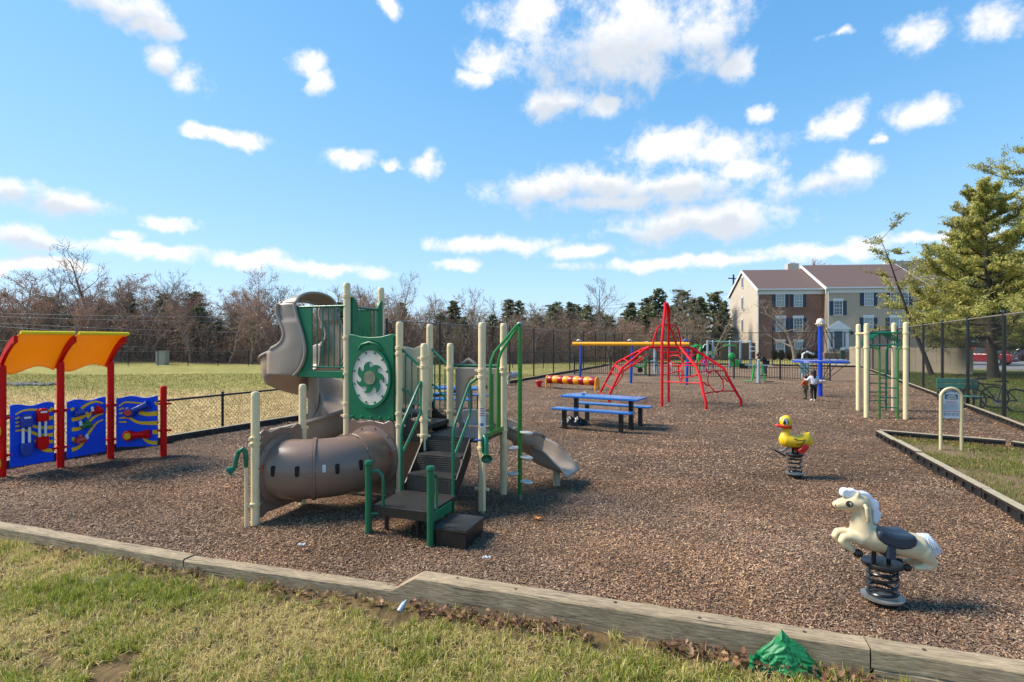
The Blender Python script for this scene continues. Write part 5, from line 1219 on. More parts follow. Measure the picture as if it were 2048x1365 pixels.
q = G(1078, 774); o = MB().lathe([(.10, -.05), (.10, .06), (.085, .075), (.12, .10), (.12, .15), (.105, .165), (.145, .19), (.17, .22), (.175, .25), (.16, .27), (.001, .275)], (0, 0, 0), n=20).build('stool', mat('red_stool_plastic', rgb(196, 24, 34), .35, var=.1), None); o.location = q; tag(o, 'red stepped plastic stool beside the striped roller', 'stool')

# ------------------------------------------------------------------ net spinner
BLUES = mat('spinner_blue', rgb(16, 64, 186), .32, var=.08, scale=6, coat=.3); ROPE = mat('dark_rope', rgb(44, 36, 34), .8, var=.3, scale=60)
sc_ = G(1640.5, 790); spn = thing('net_spinner', 'blue pole spinner with a rope-hung ring and cream ball top', 'spinner', sc_)
MB().cyl(up(sc_, -.1), up(sc_, 2.46), .074, n=18).build('pole', BLUES, spn)
MB().lathe([(.09, 2.42), (.10, 2.44), (.125, 2.50), (.128, 2.56), (.115, 2.63), (.08, 2.68), (.001, 2.70)], sc_, n=20).build('ball_top', CREAM, spn)
RR = .87; zr = 1.17
MB().tube([sc_ + V((RR * math.cos(t), RR * math.sin(t), zr)) for t in [2 * math.pi * i / 40 for i in range(40)]], .026, 8, True).build('ring', BLUES, spn)
MB().tube([sc_ + V((RR * .97 * math.cos(t), RR * .97 * math.sin(t), zr + .06)) for t in [2 * math.pi * i / 40 for i in range(40)]], .014, 6, True).build('ring_rope', mat('white_blue_rope', rgb(150, 166, 214), .6), spn)
MB().lathe([(.08, .42), (.15, .45), (.19, .49), (.19, .52), (.08, .54)], sc_, n=20).build('seat_disc', CREAM, spn)
knob = MB().sphere((0, 0, 0), .028, n=8, m=6).mesh('knob', CREAM); rk = MB().sphere((0, 0, 0), .045, (1, 1, .8), 10, 6).mesh('ring_clamp', BLUES)
for i in range(6):
    t = 2 * math.pi * i / 6 + .35; e = sc_ + V((RR * math.cos(t), RR * math.sin(t), zr)); h = sc_ + V((.14 * math.cos(t), .14 * math.sin(t), 2.50))
    MB().cyl(h, e, .012, n=5).build('rope', ROPE, spn); MB().cyl(e, sc_ + V((.17 * math.cos(t), .17 * math.sin(t), .52)), .012, n=5).build('rope', ROPE, spn)
    inst('knob', knob, spn, h); inst('ring_clamp', rk, spn, e)

# ------------------------------------------------------------------ overhead ladder on four beige posts
q2, q1_, q4, q3 = V((8.81, 13.67, 0)), V((9.42, 14.96, 0)), V((9.57, 13.37, 0)), V((10.45, 15.05, 0))
ol = thing('overhead_ladder', 'four beige posts with green overhead hoops and two green ladders', 'climbing frame', q2)
dk = (q1_ - q2).normalized(); dw = (q4 - q2).normalized(); olc = MB().lathe([(.059, -.025), (.072, -.022), (.072, .022), (.059, .025)], (0, 0, 0), n=16).mesh('clamp', BEIGE)
BEI2 = mat('shaded_beige', rgb(196, 178, 148), .4, var=.08)
for q, t in ((q2, 2.34), (q1_, 2.36), (q4, 2.36), (q3, 2.40)):
    o = MB().lathe([(.058, -.2), (.058, t - .06), (.053, t - .02), (.03, t - .002), (.001, t)], q, n=18).build('post', BEIGE, ol)
    for z in (2.10, 1.74): inst('clamp', olc, o, up(q, z))
for a, b2 in ((q2, q4), (q1_, q3), (q2, q1_), (q4, q3)):
    MB().cyl(up(a, 2.10), up(b2, 2.10), .022, n=8).build('top_bar', BEIGE if a is q2 and b2 is q1_ else GREENP, ol)
for i in range(5):
    t = .08 + .21 * i; a = q2.lerp(q1_, t); b2 = q4.lerp(q3, t); m_ = a.lerp(b2, .5)
    MB().tube([up(a.lerp(b2, .45), 2.13), up(a.lerp(b2, .30), 2.05), up(a.lerp(b2, .08), 1.90), up(a.lerp(b2, .07), 1.83), up(a.lerp(b2, .16), 1.80), up(a.lerp(b2, .84), 1.80), up(a.lerp(b2, .93), 1.83), up(a.lerp(b2, .92), 1.90), up(a.lerp(b2, .70), 2.05), up(a.lerp(b2, .55), 2.13), up(a.lerp(b2, .45), 2.13)], .016, 7).build('hoop', GREENP, ol)
for (a, b2, r0_, r1_) in ((q2, q4, .34, .80), (q1_, q3, .30, .78)):
    A2, B2 = a.lerp(b2, r0_), a.lerp(b2, r1_); A2 = A2 - dk * 0; 
    for (e0, rl, dirn) in ((a, A2, 1), (b2, B2, -1)):
        MB().tube([up(e0, 1.74), up(e0.lerp(rl, .6), 1.74), up(e0.lerp(rl, .9), 1.71), up(rl, 1.63), up(rl, 1.4), up(rl, -.1)], .024, 8).build('ladder_rail', LGREEN if a is q2 else GREENP, ol)
    for i in range(6): MB().cyl(up(A2, .27 + .24 * i if i < 4 else .30), up(B2, .27 + .24 * i if i < 4 else .30), .016, n=6).build('rung', GREENP, ol) if i < 4 else None

# ------------------------------------------------------------------ welcome sign
sl, sr = G(1881.4, 903.6), G(1923, 905); sg_ = thing('welcome_sign', 'arched beige welcome sign standing in the triangular bed', 'sign', sl)
sdv = (sr - sl).normalized(); swd = (sr - sl).length; sc0 = (sl + sr) / 2; rad = swd / 2
arc = [up(sl, -.1), up(sl, .93)] + [sc0 + sdv * (-rad * math.cos(math.pi * k / 12)) + ZU * (.935 + rad * math.sin(math.pi * k / 12)) for k in range(1, 12)] + [up(sr, .93), up(sr, -.1)]
MB().tube(arc, .026, 10).build('frame', mat('sign_frame', rgb(206, 190, 148), .4, var=.08, dirt=.1), sg_)
snn = sdv.cross(ZU); face = [(rad - .03, .58), (rad - .03, .93)] + [((rad - .03) * math.cos(math.pi * k / 12), .935 + (rad - .03) * math.sin(math.pi * k / 12)) for k in range(1, 12)] + [(-rad + .03, .93), (-rad + .03, .58)]
board = MB().prism(face, sc0, sdv, ZU, .012, snn).build('board', mat('sign_white', rgb(214, 220, 226), .35, var=.05), sg_)
f0 = sc0 + snn * .008
def plate(x0, x1, z0, z1, m, nm, dp=.003, par=None): return MB().box(f0 + sdv * ((x0 + x1) / 2) + ZU * ((z0 + z1) / 2) + snn * (dp / 2), (x1 - x0, dp, z1 - z0), sdv, snn, ZU).build(nm, m, par or board, False)
SGR = mat('sign_green', rgb(24, 82, 64), .4); SRD = mat('sign_red', rgb(186, 84, 70), .5); SGY = mat('sign_grey_print', rgb(150, 158, 168), .5); SIN = mat('sign_ink', rgb(30, 40, 60), .5)
gp = plate(-.095, .095, .905, .985, SGR, 'green_plate')
for k, (wd_, z) in enumerate(((.055, .967), (.082, .945), (.075, .922))):
    plate(-wd_, wd_, z - .005, z + .005, WHT, 'print_line', .0045, gp)
for k in range(3): plate(-.09 + .02 * (k % 2), .09 - .02 * (k % 2), .868 - .012 * k, .872 - .012 * k, SRD, 'print_line')
for k in range(9): plate(-.12, .11 - .03 * (k % 3 == 2), .824 - .0125 * k, .828 - .0125 * k, SGY, 'print_line')
plate(-rad + .035, rad - .035, .693, .703, SRD, 'red_rule')
for k in range(4): plate(-.115 + .06 * k, -.07 + .06 * k, .625, .675, SGY, 'pictogram')
def letter(ch, size, M, m, parent, nm):
    cu = bpy.data.curves.new('glyph', 'FONT'); cu.body = ch; cu.size = size; cu.extrude = .0012; cu.align_x = 'CENTER'; cu.align_y = 'CENTER'
    t = bpy.data.objects.new('glyph', cu); me = bpy.data.meshes.new_from_object(t); bpy.data.objects.remove(t)
    me.transform(M); me.transform(Matrix.Translation(-OFF[parent.name])); me.materials.clear(); me.materials.append(m); o = bpy.data.objects.new(nm, me); return link(o, parent)
basis = Matrix((sdv, ZU, snn)).transposed().to_4x4()
for k, ch in enumerate('WELCOME'):
    t = R(140 - 80 * k / 6); rr_ = .128
    M = Matrix.Translation(f0 + snn * .003 + sdv * (rr_ * math.cos(t)) + ZU * (.935 + rr_ * math.sin(t) * .85)) @ basis @ Matrix.Rotation(t - math.pi / 2, 4, 'Z')
    letter(ch, .043, M, SIN, board, 'letter')
# ------------------------------------------------------------------ spring riders
SPRM = mat('black_spring_steel', rgb(26, 26, 30), .28, .3, var=.2, coat=.3); PLATE = mat('worn_steel_plate', rgb(150, 146, 138), .35, .6, var=.3, scale=18)
def spring(root, R0, z0, z1, turns, wire, base_r, top_r, top_z):
    o = V((0, 0, 0))
    MB().lathe([(.001, .0), (base_r, .0), (base_r, .012), (.001, .014)], (0, 0, .022), n=28).build('base_plate', PLATE, root)
    MB().lathe([(base_r * .72, -.05), (base_r * .74, .022)], (0, 0, 0), n=20).build('ground_anchor', BLKV, root)
    n = int(turns * 22); pts = []
    for i in range(n + 1):
        t = i / n; pts.append((R0 * math.cos(turns * 2 * math.pi * t), R0 * math.sin(turns * 2 * math.pi * t), z0 + (z1 - z0) * (t - .10 * math.sin(2 * math.pi * t) / 2)))
    MB().tube(pts, wire, 8).build('spring_coil', SPRM, root)
    MB().lathe([(.001, -.045), (top_r * .55, -.045), (top_r * .8, -.03), (top_r, -.012), (top_r, .006), (top_r * .95, .012), (.001, .014)], (0, 0, top_z), n=28).build('top_plate', BLKV, root)
hz = .000725
def hp(x, y, lat=0): return V(((x - 530) * hz, lat, (1222 - y) * hz))
LAT = V((0, 1, 0))
horse = thing('spring_horse', 'cream spring rider horse with white mane and dark saddle', 'spring rider', G(1765, 1200), R(-8), None, True)
spring(horse, .095, .04, .225, 4.2, .011, .138, .134, .272)
HC1 = mat('cream_horse_plastic', rgb(212, 192, 154), .45, var=.10, scale=5, dirt=.22); HWT = mat('white_horse_plastic', rgb(226, 228, 234), .4, var=.04); SAD = mat('saddle_blue_black', rgb(46, 56, 70), .42, var=.25, scale=12, stretch=(1, 8, 8))
b = MB()
def row(x, y, r, w): return (hp(x, y), r * hz, w)
b.loft([row(935, 655, 30, .02), row(920, 655, 85, .06), row(880, 665, 122, .095), row(780, 652, 128, .105), row(650, 650, 108, .095), row(520, 622, 118, .100), row(420, 590, 135, .100), row(320, 575, 115, .09), row(255, 565, 70, .06), row(225, 560, 25, .02)], LAT, 18)
b.loft([row(400, 650, 60, .06), row(345, 560, 125, .095), row(335, 480, 108, .082), row(335, 410, 95, .07), row(335, 330, 88, .062), row(335, 260, 88, .06), row(335, 200, 70, .05), row(335, 165, 30, .02)], LAT, 16)
b.loft([row(400, 235, 30, .02), row(370, 235, 75, .055), row(310, 240, 92, .068), row(240, 250, 80, .062), row(170, 264, 66, .052), row(110, 272, 48, .043), row(75, 276, 34, .034), row(58, 278, 12, .014)], LAT, 16)
for sg in (-1, 1):
    l_ = V((0, sg * .055, 0))
    b.loft([(hp(300, 610) + l_, 55 * hz, .04), (hp(200, 570) + l_, 46 * hz, .036), (hp(130, 580) + l_, 44 * hz, .034), (hp(112, 612) + l_, 40 * hz, .032), (hp(150, 655) + l_, 42 * hz, .032), (hp(195, 700 + 10 * sg) + l_, 34 * hz, .028), (hp(225, 735 + 10 * sg) + l_, 26 * hz, .024)], LAT, 12)
    b.loft([(hp(860, 690) + l_, 90 * hz, .05), (hp(920, 760) + l_, 62 * hz, .042), (hp(955, 810) + l_, 44 * hz, .034), (hp(930, 840) + l_, 40 * hz, .032), (hp(850, 842) + l_, 34 * hz, .030), (hp(770, 848) + l_, 28 * hz, .026)], LAT, 12)
    b.loft([(hp(272, 215) + l_ * .6, 20 * hz, .012), (hp(272, 180) + l_ * .7, 30 * hz, .016), (hp(276, 140) + l_ * .8, 22 * hz, .012), (hp(284, 95) + l_ * .8, 5 * hz, .004)], LAT, 10)
body = b.build('body', HC1, horse, remesh=.009)
for sg in (-1, 1):
    MB().sphere(hp(265 if sg < 0 else 240, 735, sg * .055), .034, (1, .9, .9), 12, 8).build('hoof', BLKV, body); MB().sphere(hp(715, 852, sg * .055), .029, (1.2, .9, .9), 12, 8).build('hoof', BLKV, body)
    MB().tube([hp(325, 245, sg * .062), hp(318, 270, sg * .10), hp(322, 330, sg * .105), hp(338, 380, sg * .095), hp(350, 405, sg * .07)], .0115, 8).build('hand_grip', HC1, body)
    e = hp(186, 243, sg * .0545); MB().lathe([(.001, -.004), (.023, -.002), (.0225, .006), (.001, .008)], e, V((-.25, sg, .12)), 20).build('eye_ring', BLKV, body)
    MB().lathe([(.001, .004), (.017, .006), (.001, .0105)], e + V((.002, 0, 0)), V((-.25, sg, .12)), 18).build('eye_white', HC1, body); MB().lathe([(.001, .007), (.0105, .009), (.001, .0125)], e + V((-.008, 0, 0)), V((-.25, sg, .12)), 16).build('pupil', BLKV, body)
    MB().sphere(hp(72, 272, sg * .026), .006, (.8, .6, 1.2), 8, 6).build('nostril', BLKV, body)
    MB().tube([hp(82, 318, sg * .036), hp(95, 322, sg * .041), hp(112, 312, sg * .045)], .0035, 5).build('mouth', BLKV, body)
MB().prism([((x - 530) * hz, (1222 - y) * hz) for x, y in [(140, 185), (128, 160), (130, 130), (150, 106), (180, 99), (205, 108), (225, 102), (250, 106), (300, 130), (345, 126), (390, 140), (420, 165), (425, 198), (462, 206), (487, 235), (490, 270), (476, 300), (500, 325), (506, 365), (492, 400), (475, 440), (445, 450), (425, 420), (425, 320), (385, 235), (320, 190), (240, 190), (190, 200)]], (0, 0, 0), V((1, 0, 0)), ZU, .055, LAT).build('mane', HWT, horse, True, 40, bevel=.014, seg=3)
b = MB(); b.loft([(hp(850, 560), 30 * hz, .03), (hp(920, 575), 55 * hz, .045), (hp(960, 630), 62 * hz, .05), (hp(985, 690), 72 * hz, .045), (hp(1000, 735), 66 * hz, .03)], LAT, 14); b.build('tail', HWT, horse, ang=60)
for k in range(5): MB().tube([hp(915 + 12 * k, 560 + 6 * k, -.043), hp(935 + 18 * k, 640 - 2 * k, -.053), hp(930 + 30 * k, 722 - 8 * k, -.04)], .004, 5).build('tail_groove', HWT, horse)
b = MB(); sad_o = [(470, 462), (520, 492), (580, 512), (650, 520), (710, 514), (760, 505), (788, 560), (770, 615), (720, 648), (640, 660), (560, 645), (480, 612), (425, 565), (410, 525), (430, 485)]
b.prism([((x - 530) * hz, (1222 - y) * hz) for x, y in sad_o], (0, 0, 0), V((1, 0, 0)), ZU, .225, LAT); b.build('saddle', SAD, horse, True, 40, bevel=.03, seg=4)
for x in (545, ): MB().box(hp(548, 690), (.058, .215, .10)).build('saddle_strap', SAD, horse, False, bevel=.01)
for x in (450, 590): MB().cyl(hp(x - 4, 850), hp(x, 720), .015, n=10).build('support_post', BLKV, horse)

dz_ = .000785
def dp(x, y, lat=0): return V(((x - 640) * dz_, lat, (1192 - y) * dz_))
duck = thing('spring_duck', 'yellow spring rider duck with red bill and black footrest', 'spring rider', G(1590, 950), R(-4), None, True)
spring(duck, .09, .04, .25, 4.2, .010, .118, .118, .298)
DY = mat('duck_yellow', rgb(236, 190, 22), .38, var=.10, scale=5, dirt=.14); DR = mat('duck_red', rgb(206, 34, 22), .32, var=.06, coat=.2)
b = MB(); drow = lambda x, y, r, w: (dp(x, y), r * dz_, w)
b.loft([drow(362, 555, 25, .02), drow(385, 555, 85, .06), drow(440, 555, 125, .095), drow(540, 575, 118, .11), drow(650, 590, 106, .11), drow(760, 575, 112, .10), drow(850, 545, 128, .085), drow(905, 510, 110, .05), drow(935, 490, 50, .015)], LAT, 18)
b.loft([drow(470, 560, 90, .07), drow(475, 470, 90, .07), drow(488, 400, 62, .052), drow(490, 340, 66, .056), drow(488, 290, 80, .06)], LAT, 16)
b.sphere(dp(482, 235), .088, (.95, .85, 1.1), 18, 12); b.loft([drow(850, 500, 50, .04), drow(880, 440, 32, .03), drow(890, 408, 10, .01)], LAT, 10)
dbody = b.build('body', DY, duck, remesh=.010)
b = MB(); b.loft([drow(285, 294, 10, .03), drow(310, 296, 20, .05), drow(380, 308, 30, .062), drow(460, 325, 44, .068), drow(540, 322, 42, .075), drow(568, 310, 25, .06)], LAT, 14); b.build('bill', DR, duck, ang=60)
for sg in (-1, 1):
    c = dp(442, 220, sg * .060); MB().sphere(c, .04, (.85, .42, 1.35), 16, 12).build('eye_white', WHT, dbody); MB().sphere(dp(422, 238, sg * .078), .02, (.8, .35, 1.6), 12, 8).build('pupil', BLKV, dbody)
    MB().tube([dp(400, 262, sg * .068), dp(402, 215, sg * .072), dp(425, 162, sg * .068), dp(455, 160, sg * .066), dp(485, 205, sg * .072), dp(490, 265, sg * .076)], .0045, 5).build('eye_line', BLKV, dbody)
    MB().tube([dp(572, 515, sg * .098), dp(640, 540, sg * .112), dp(710, 545, sg * .110), dp(765, 530, sg * .102), dp(745, 570, sg * .106), dp(690, 610, sg * .110), dp(610, 618, sg * .113)], .006, 5).build('wing_line', BLKV, dbody)
    MB().prism([((x - 640) * dz_, (1192 - y) * dz_) for x, y in ((632, 715), (690, 672), (712, 630), (770, 605), (826, 640), (826, 680), (770, 745), (700, 795), (660, 770))], V((0, sg * .098, 0)), V((1, 0, 0)), ZU, .04, LAT).build('foot', DR, duck, True, 40, bevel=.012, seg=3)
MB().bar(dp(560, 690), dp(380, 770), .05, .02).build('footrest_arm', GALV, duck, False); MB().bar(dp(205, 712, -.05), dp(425, 822, -.05), .17, .022).build('footrest', BLKV, duck, False, bevel=.006)
for x in (600, 690): MB().cyl(dp(x, 810), dp(x, 680), .016, n=10).build('support_post', BLKV, duck)

# ------------------------------------------------------------------ people: one skinned body, clothes and hair as its children
def skinned(name, m, parent, nodes, edges, sub=1):
    me = bpy.data.meshes.new(name); keys = list(nodes); off = OFF[parent.name]
    me.from_pydata([V(nodes[k][0]) - off for k in keys], [(keys.index(a), keys.index(b_)) for a, b_ in edges], [])
    me.materials.append(m); o = bpy.data.objects.new(name, me); link(o, parent)
    sk = o.modifiers.new('skin', 'SKIN'); sk.use_smooth_shade = True
    for i, k in enumerate(keys):
        r_ = nodes[k][1]; me.skin_vertices[0].data[i].radius = (r_, r_)
    me.skin_vertices[0].data[0].use_root = True
    sb = o.modifiers.new('subd', 'SUBSURF'); sb.levels = sub; sb.render_levels = sub
    return o
SKIN = mat('skin', rgb(196, 150, 122), .5, var=.06); SKIN2 = mat('skin_tan', rgb(176, 128, 102), .5, var=.06)
def person(label, loc, rz, h, J, top_m, leg_m, shoe_m, hair_m, skin_m, long_hair=False, lean=V((0, 0, 0)), sleeve=1.0, hood=None, cap=None):
    """J: joint positions in units of the height (x right, y forward, z up)"""
    r = thing('person', label, 'person', loc, rz, None, True)
    P = {k: V(v) * h for k, v in J.items()}
    hs = h
    nodes = {'pelvis': (P['pelvis'], .075 * hs), 'waist': (P['pelvis'].lerp(P['chest'], .5), .068 * hs), 'chest': (P['chest'], .078 * hs), 'neck': (P['neck'], .03 * hs), 'head0': (P['head'] - V((0, 0, .045)) * hs, .05 * hs), 'head': (P['head'], .072 * hs), 'head1': (P['head'] + V((0, 0, .05)) * hs, .05 * hs)}
    E = [('pelvis', 'waist'), ('waist', 'chest'), ('chest', 'neck'), ('neck', 'head0'), ('head0', 'head'), ('head', 'head1')]
    for s in 'LR':
        sh, el, wr = P['sh' + s], P['el' + s], P['wr' + s]; hand = wr + (wr - el).normalized() * .04 * hs
        nodes.update({'sh' + s: (sh, .04 * hs), 'el' + s: (el, .028 * hs), 'wr' + s: (wr, .02 * hs), 'ha' + s: (hand, .022 * hs)})
        E += [('chest', 'sh' + s), ('sh' + s, 'el' + s), ('el' + s, 'wr' + s), ('wr' + s, 'ha' + s)]
        d = (wr - el).normalized(); lat = d.cross(V((0, 1, .3))).normalized()
        for k in range(5):
            off = lat * ((k - 1.5) * .009 * hs) if k < 4 else lat * (-.03 * hs); ln = (.045, .05, .046, .036, .02)[k]
            nodes['f%d%s' % (k, s)] = (hand + off + d * (ln * hs), .006 * hs); E.append(('ha' + s, 'f%d%s' % (k, s)))
        hp_, kn, an = P['hip' + s], P['kn' + s], P['an' + s]; toe = P['toe' + s]
        nodes.update({'hip' + s: (hp_, .055 * hs), 'kn' + s: (kn, .038 * hs), 'an' + s: (an, .026 * hs), 'toe' + s: (toe, .022 * hs)})
        E += [('pelvis', 'hip' + s), ('hip' + s, 'kn' + s), ('kn' + s, 'an' + s), ('an' + s, 'toe' + s)]
    body = skinned('body', skin_m, r, nodes, E)
    g = 1.18
    tn = {k: (nodes[k][0], nodes[k][1] * g + .006 * hs) for k in ('pelvis', 'waist', 'chest', 'shL', 'shR', 'elL', 'elR')}
    tn['neckb'] = (P['chest'].lerp(P['neck'], .75), .038 * hs); te = [('pelvis', 'waist'), ('waist', 'chest'), ('chest', 'neckb'), ('chest', 'shL'), ('chest', 'shR'), ('shL', 'elL'), ('shR', 'elR')]
    for s in 'LR': tn['cu' + s] = (P['el' + s].lerp(P['wr' + s], .92 * sleeve), .026 * hs); te.append(('el' + s, 'cu' + s))
    skinned('top', top_m, r, tn, te)
    ln_ = {'pelvis': (P['pelvis'] - V((0, 0, .01)) * hs, .082 * hs)}; le = []
    for s in 'LR':
        ln_['hip' + s] = (P['hip' + s], .062 * hs); ln_['kn' + s] = (P['kn' + s], .045 * hs); ln_['an' + s] = (P['an' + s] + V((0, 0, .01)) * hs, .034 * hs); le += [('pelvis', 'hip' + s), ('hip' + s, 'kn' + s), ('kn' + s, 'an' + s)]
    skinned('trousers', leg_m, r, ln_, le)
    for s in 'LR':
        a, t = P['an' + s], P['toe' + s]; d = (t - a); d.z = 0; d = d.normalized() if d.length > 1e-5 else V((0, 1, 0))
        MB().loft([(a - d * .03 * hs - V((0, 0, .012)) * hs, .02 * hs, .022 * hs), (a - V((0, 0, .012)) * hs, .034 * hs, .03 * hs), (a.lerp(t, .6) - V((0, 0, .004)) * hs, .026 * hs, .033 * hs), (t + d * .02 * hs, .016 * hs, .024 * hs)], d.cross(ZU).normalized(), 10).build('shoe', shoe_m, r)
    hd_ = P['head']; b = MB(); fw = lean
    b.sphere(hd_ + V((0, -.014, .022)) * hs, .080 * hs, (.95, 1.0, .98), 14, 10)
    if long_hair: b.loft([(hd_ + V((0, -.05, .03)) * hs, .05 * hs, .06 * hs), (hd_ + V((0, -.075, -.05)) * hs, .03 * hs, .055 * hs), (hd_ + V((0, -.085, -.13)) * hs, .025 * hs, .04 * hs), (hd_ + V((0, -.08, -.18)) * hs, .01 * hs, .02 * hs)], V((1, 0, 0)), 12)
    b.build('hair', cap or hair_m, body)
    for sx in (-1, 1): MB().sphere(hd_ + V((sx * .028, .066, .0)) * hs, .010 * hs, n=8, m=6).build('eye', BLKV, body); MB().sphere(hd_ + V((sx * .074, .0, -.005)) * hs, .018 * hs, (.5, .8, 1.2), 8, 6).build('ear', skin_m, body)
    MB().sphere(hd_ + V((0, .076, -.018)) * hs, .014 * hs, (.7, 1, 1), 8, 6).build('nose', skin_m, body); MB().tube([hd_ + V((x, .068 - abs(x) * .3, -.045)) * hs for x in (-.02, 0, .02)], .005 * hs, 5).build('mouth', mat('lips', rgb(150, 80, 74), .5), body)
    return r
STAND = dict(pelvis=(0, 0, .50), chest=(0, 0, .70), neck=(0, .005, .815), head=(0, .012, .905), shL=(-.105, 0, .765), shR=(.105, 0, .765), elL=(-.14, .0, .61), elR=(.14, 0, .61), wrL=(-.15, .05, .47), wrR=(.15, .05, .47), hipL=(-.05, 0, .48), hipR=(.05, 0, .48), knL=(-.055, .01, .27), knR=(.055, .01, .27), anL=(-.06, 0, .05), anR=(.06, 0, .05), toeL=(-.07, .09, .02), toeR=(.07, .09, .02))
def pose(**kw): d = dict(STAND); d.update(kw); return d
WHITE_T = mat('white_shirt', rgb(206, 208, 220), .8, var=.08, scale=20); BLACK_C = mat('black_leggings', rgb(22, 22, 26), .7, var=.2); ORANGE_C = mat('orange_coat', rgb(186, 84, 34), .8, var=.15, scale=18); OLIVE = mat('olive_trousers', rgb(92, 88, 66), .8, var=.15); HAIRB = mat('dark_hair', rgb(24, 20, 20), .5); SHOEW = mat('white_shoe', rgb(206, 204, 200), .6); SHOEB = mat('black_shoe', rgb(30, 28, 28), .6)
# a girl seen from behind, walking, her arm round a small child in orange
person('girl in white shirt and black leggings seen from behind by the spinner', G(1627.5, 803), R(-8), 1.00,
       pose(elL=(-.17, .05, .66), wrL=(-.27, .10, .70), elR=(.15, .03, .62), wrR=(.13, .14, .53), knL=(-.055, .03, .27), anL=(-.075, -.06, .07), toeL=(-.08, .03, .035), knR=(.055, .035, .27), anR=(.06, .03, .05), toeR=(.065, .12, .02)), WHITE_T, BLACK_C, SHOEW, HAIRB, SKIN2, True)
person('small child in an orange coat held by the girl in white', G(1611, 799), R(28), .80,
       pose(elR=(.16, .06, .66), wrR=(.20, .14, .72), elL=(-.15, .04, .62), wrL=(-.12, .13, .60), knL=(-.07, .05, .29), anL=(-.10, -.07, .11), toeL=(-.12, .0, .06), knR=(.05, .02, .27)), ORANGE_C, OLIVE, SHOEB, mat('brown_hair', rgb(70, 46, 34), .5), SKIN2)
# someone in black bending over a machine behind the picket fence, a child in pink, a child in white
person('person in black bending forward at an exercise machine behind the picket fence', V((13.6, 29.6, 0)), R(100), 1.55,
       pose(pelvis=(0, -.05, .50), chest=(0, .09, .645), neck=(0, .165, .70), head=(0, .235, .735), shL=(-.10, .13, .68), shR=(.10, .13, .68), elL=(-.12, .20, .56), elR=(.12, .20, .56), wrL=(-.10, .28, .52), wrR=(.10, .28, .52), hipL=(-.05, -.05, .48), hipR=(.05, -.05, .48), knL=(-.055, 0, .27), knR=(.055, 0, .27)), mat('black_jacket', rgb(20, 20, 24), .7), mat('navy_jeans', rgb(36, 42, 62), .8), SHOEB, HAIRB, SKIN)
person('small child in a pink top behind the red climbing frame', V((11.3, 32.3, 0)), R(160), 1.05, pose(), mat('pink_top', rgb(206, 60, 150), .8, var=.1), mat('blue_jeans', rgb(120, 140, 190), .8), SHOEW, HAIRB, SKIN)
person('small child in white and pink beyond the picket fence behind the mast', V((8.9, 31.0, 0)), R(120), .85, pose(), mat('white_top', rgb(214, 214, 222), .8), mat('pink_trousers', rgb(206, 130, 160), .8), SHOEW, HAIRB, SKIN)

# ------------------------------------------------------------------ exercise machines
FG = mat('machine_green', rgb(48, 168, 72), .35, var=.08, coat=.2); FY = mat('machine_grey', rgb(150, 168, 176), .4, var=.08); FM = mat('machine_mint', rgb(120, 190, 160), .4, var=.08); FD = mat('machine_dark', rgb(30, 34, 34), .5)
def gpt(x, y, Y): return at(1360 + x * .09766, 660 + y * .09766, Y)     # from the enlarged view
q = G(1517, 767); m1 = thing('leg_trainer', 'green two-person leg trainer on a grey post before the picket fence', 'exercise machine', q)
MB().tube([up(q, -.1), up(q, .6), up(q, 1.05)], [.085, .075, .062], 14).sphere(up(q, 1.05), .062, (1, 1, .7), 14, 8).build('post', FY, m1)
MB().lathe([(.12, 0), (.12, .02), (.001, .021)], q, n=18).build('foot_plate', FD, m1)
MB().bar(up(q, .82) - di * .56, up(q, .82) + di * .56, .12, .03).build('hand_bar', FY, m1, False, bevel=.01)
for sg in (-1, 1):
    a = q + di * (sg * .16) + V((0, .02, 0)); MB().tube([up(a, .86), up(a + di * sg * .03, .55), up(a + di * sg * .10, .12)], [.055, .05, .04], 10).build('swing_leg', FG, m1)
    MB().box(up(a + di * (sg * .30), .10), (.36, .14, .035), di, None, ZU).build('foot_pad', FG if sg < 0 else FD, m1, False, bevel=.01)
# pull-up and station frame
Yf = 38.0
fr0 = thing('pull_up_frame', 'grey and green pull-up frame with five posts by the house end', 'exercise machine', at(1462, 735, Yf))
for x, yb in ((565, 760), (675, 780), (1020, 830), (1238, 850), (1440, 820)):
    t = gpt(x, 228, Yf); MB().cyl(V((t.x, Yf, -.1)), t, .075, n=12).sphere(t, .075, (1, 1, .8), 10, 6).build('post', FY, fr0)
for x0, x1, m in ((565, 675, FY), (690, 1010, FM), (1035, 1238, FY), (1250, 1440, WHT)): MB().cyl(gpt(x0, 236, Yf), gpt(x1, 236, Yf), .035, n=8).build('top_bar', m, fr0)
for pts, m, r_ in (([(890, 345), (920, 318), (1005, 318), (1140, 318), (1160, 370)], FG, .04), ([(1440, 340), (1510, 340), (1550, 385)], WHT, .03), ([(1440, 430), (1560, 430)], WHT, .03), ([(545, 295), (500, 300), (465, 370)], WHT, .03), ([(600, 445), (740, 445), (730, 500), (520, 505)], FG, .03), ([(1040, 720), (1470, 720)], FG, .035)):
    MB().tube([gpt(x, y, Yf - .1) for x, y in pts], r_, 7).build('arm', m, fr0)
MB().sphere(gpt(1060, 545, Yf - .15), .28, (.9, .4, 1), 12, 8).build('back_pad', FG, fr0); MB().box(gpt(1135, 685, Yf - .1), (.4, .4, .5)).build('seat_block', FG, fr0, False, bevel=.05); MB().box(gpt(1310, 820, Yf - .2), (.45, .4, .9)).build('base_block', FD, fr0, False, bevel=.03)
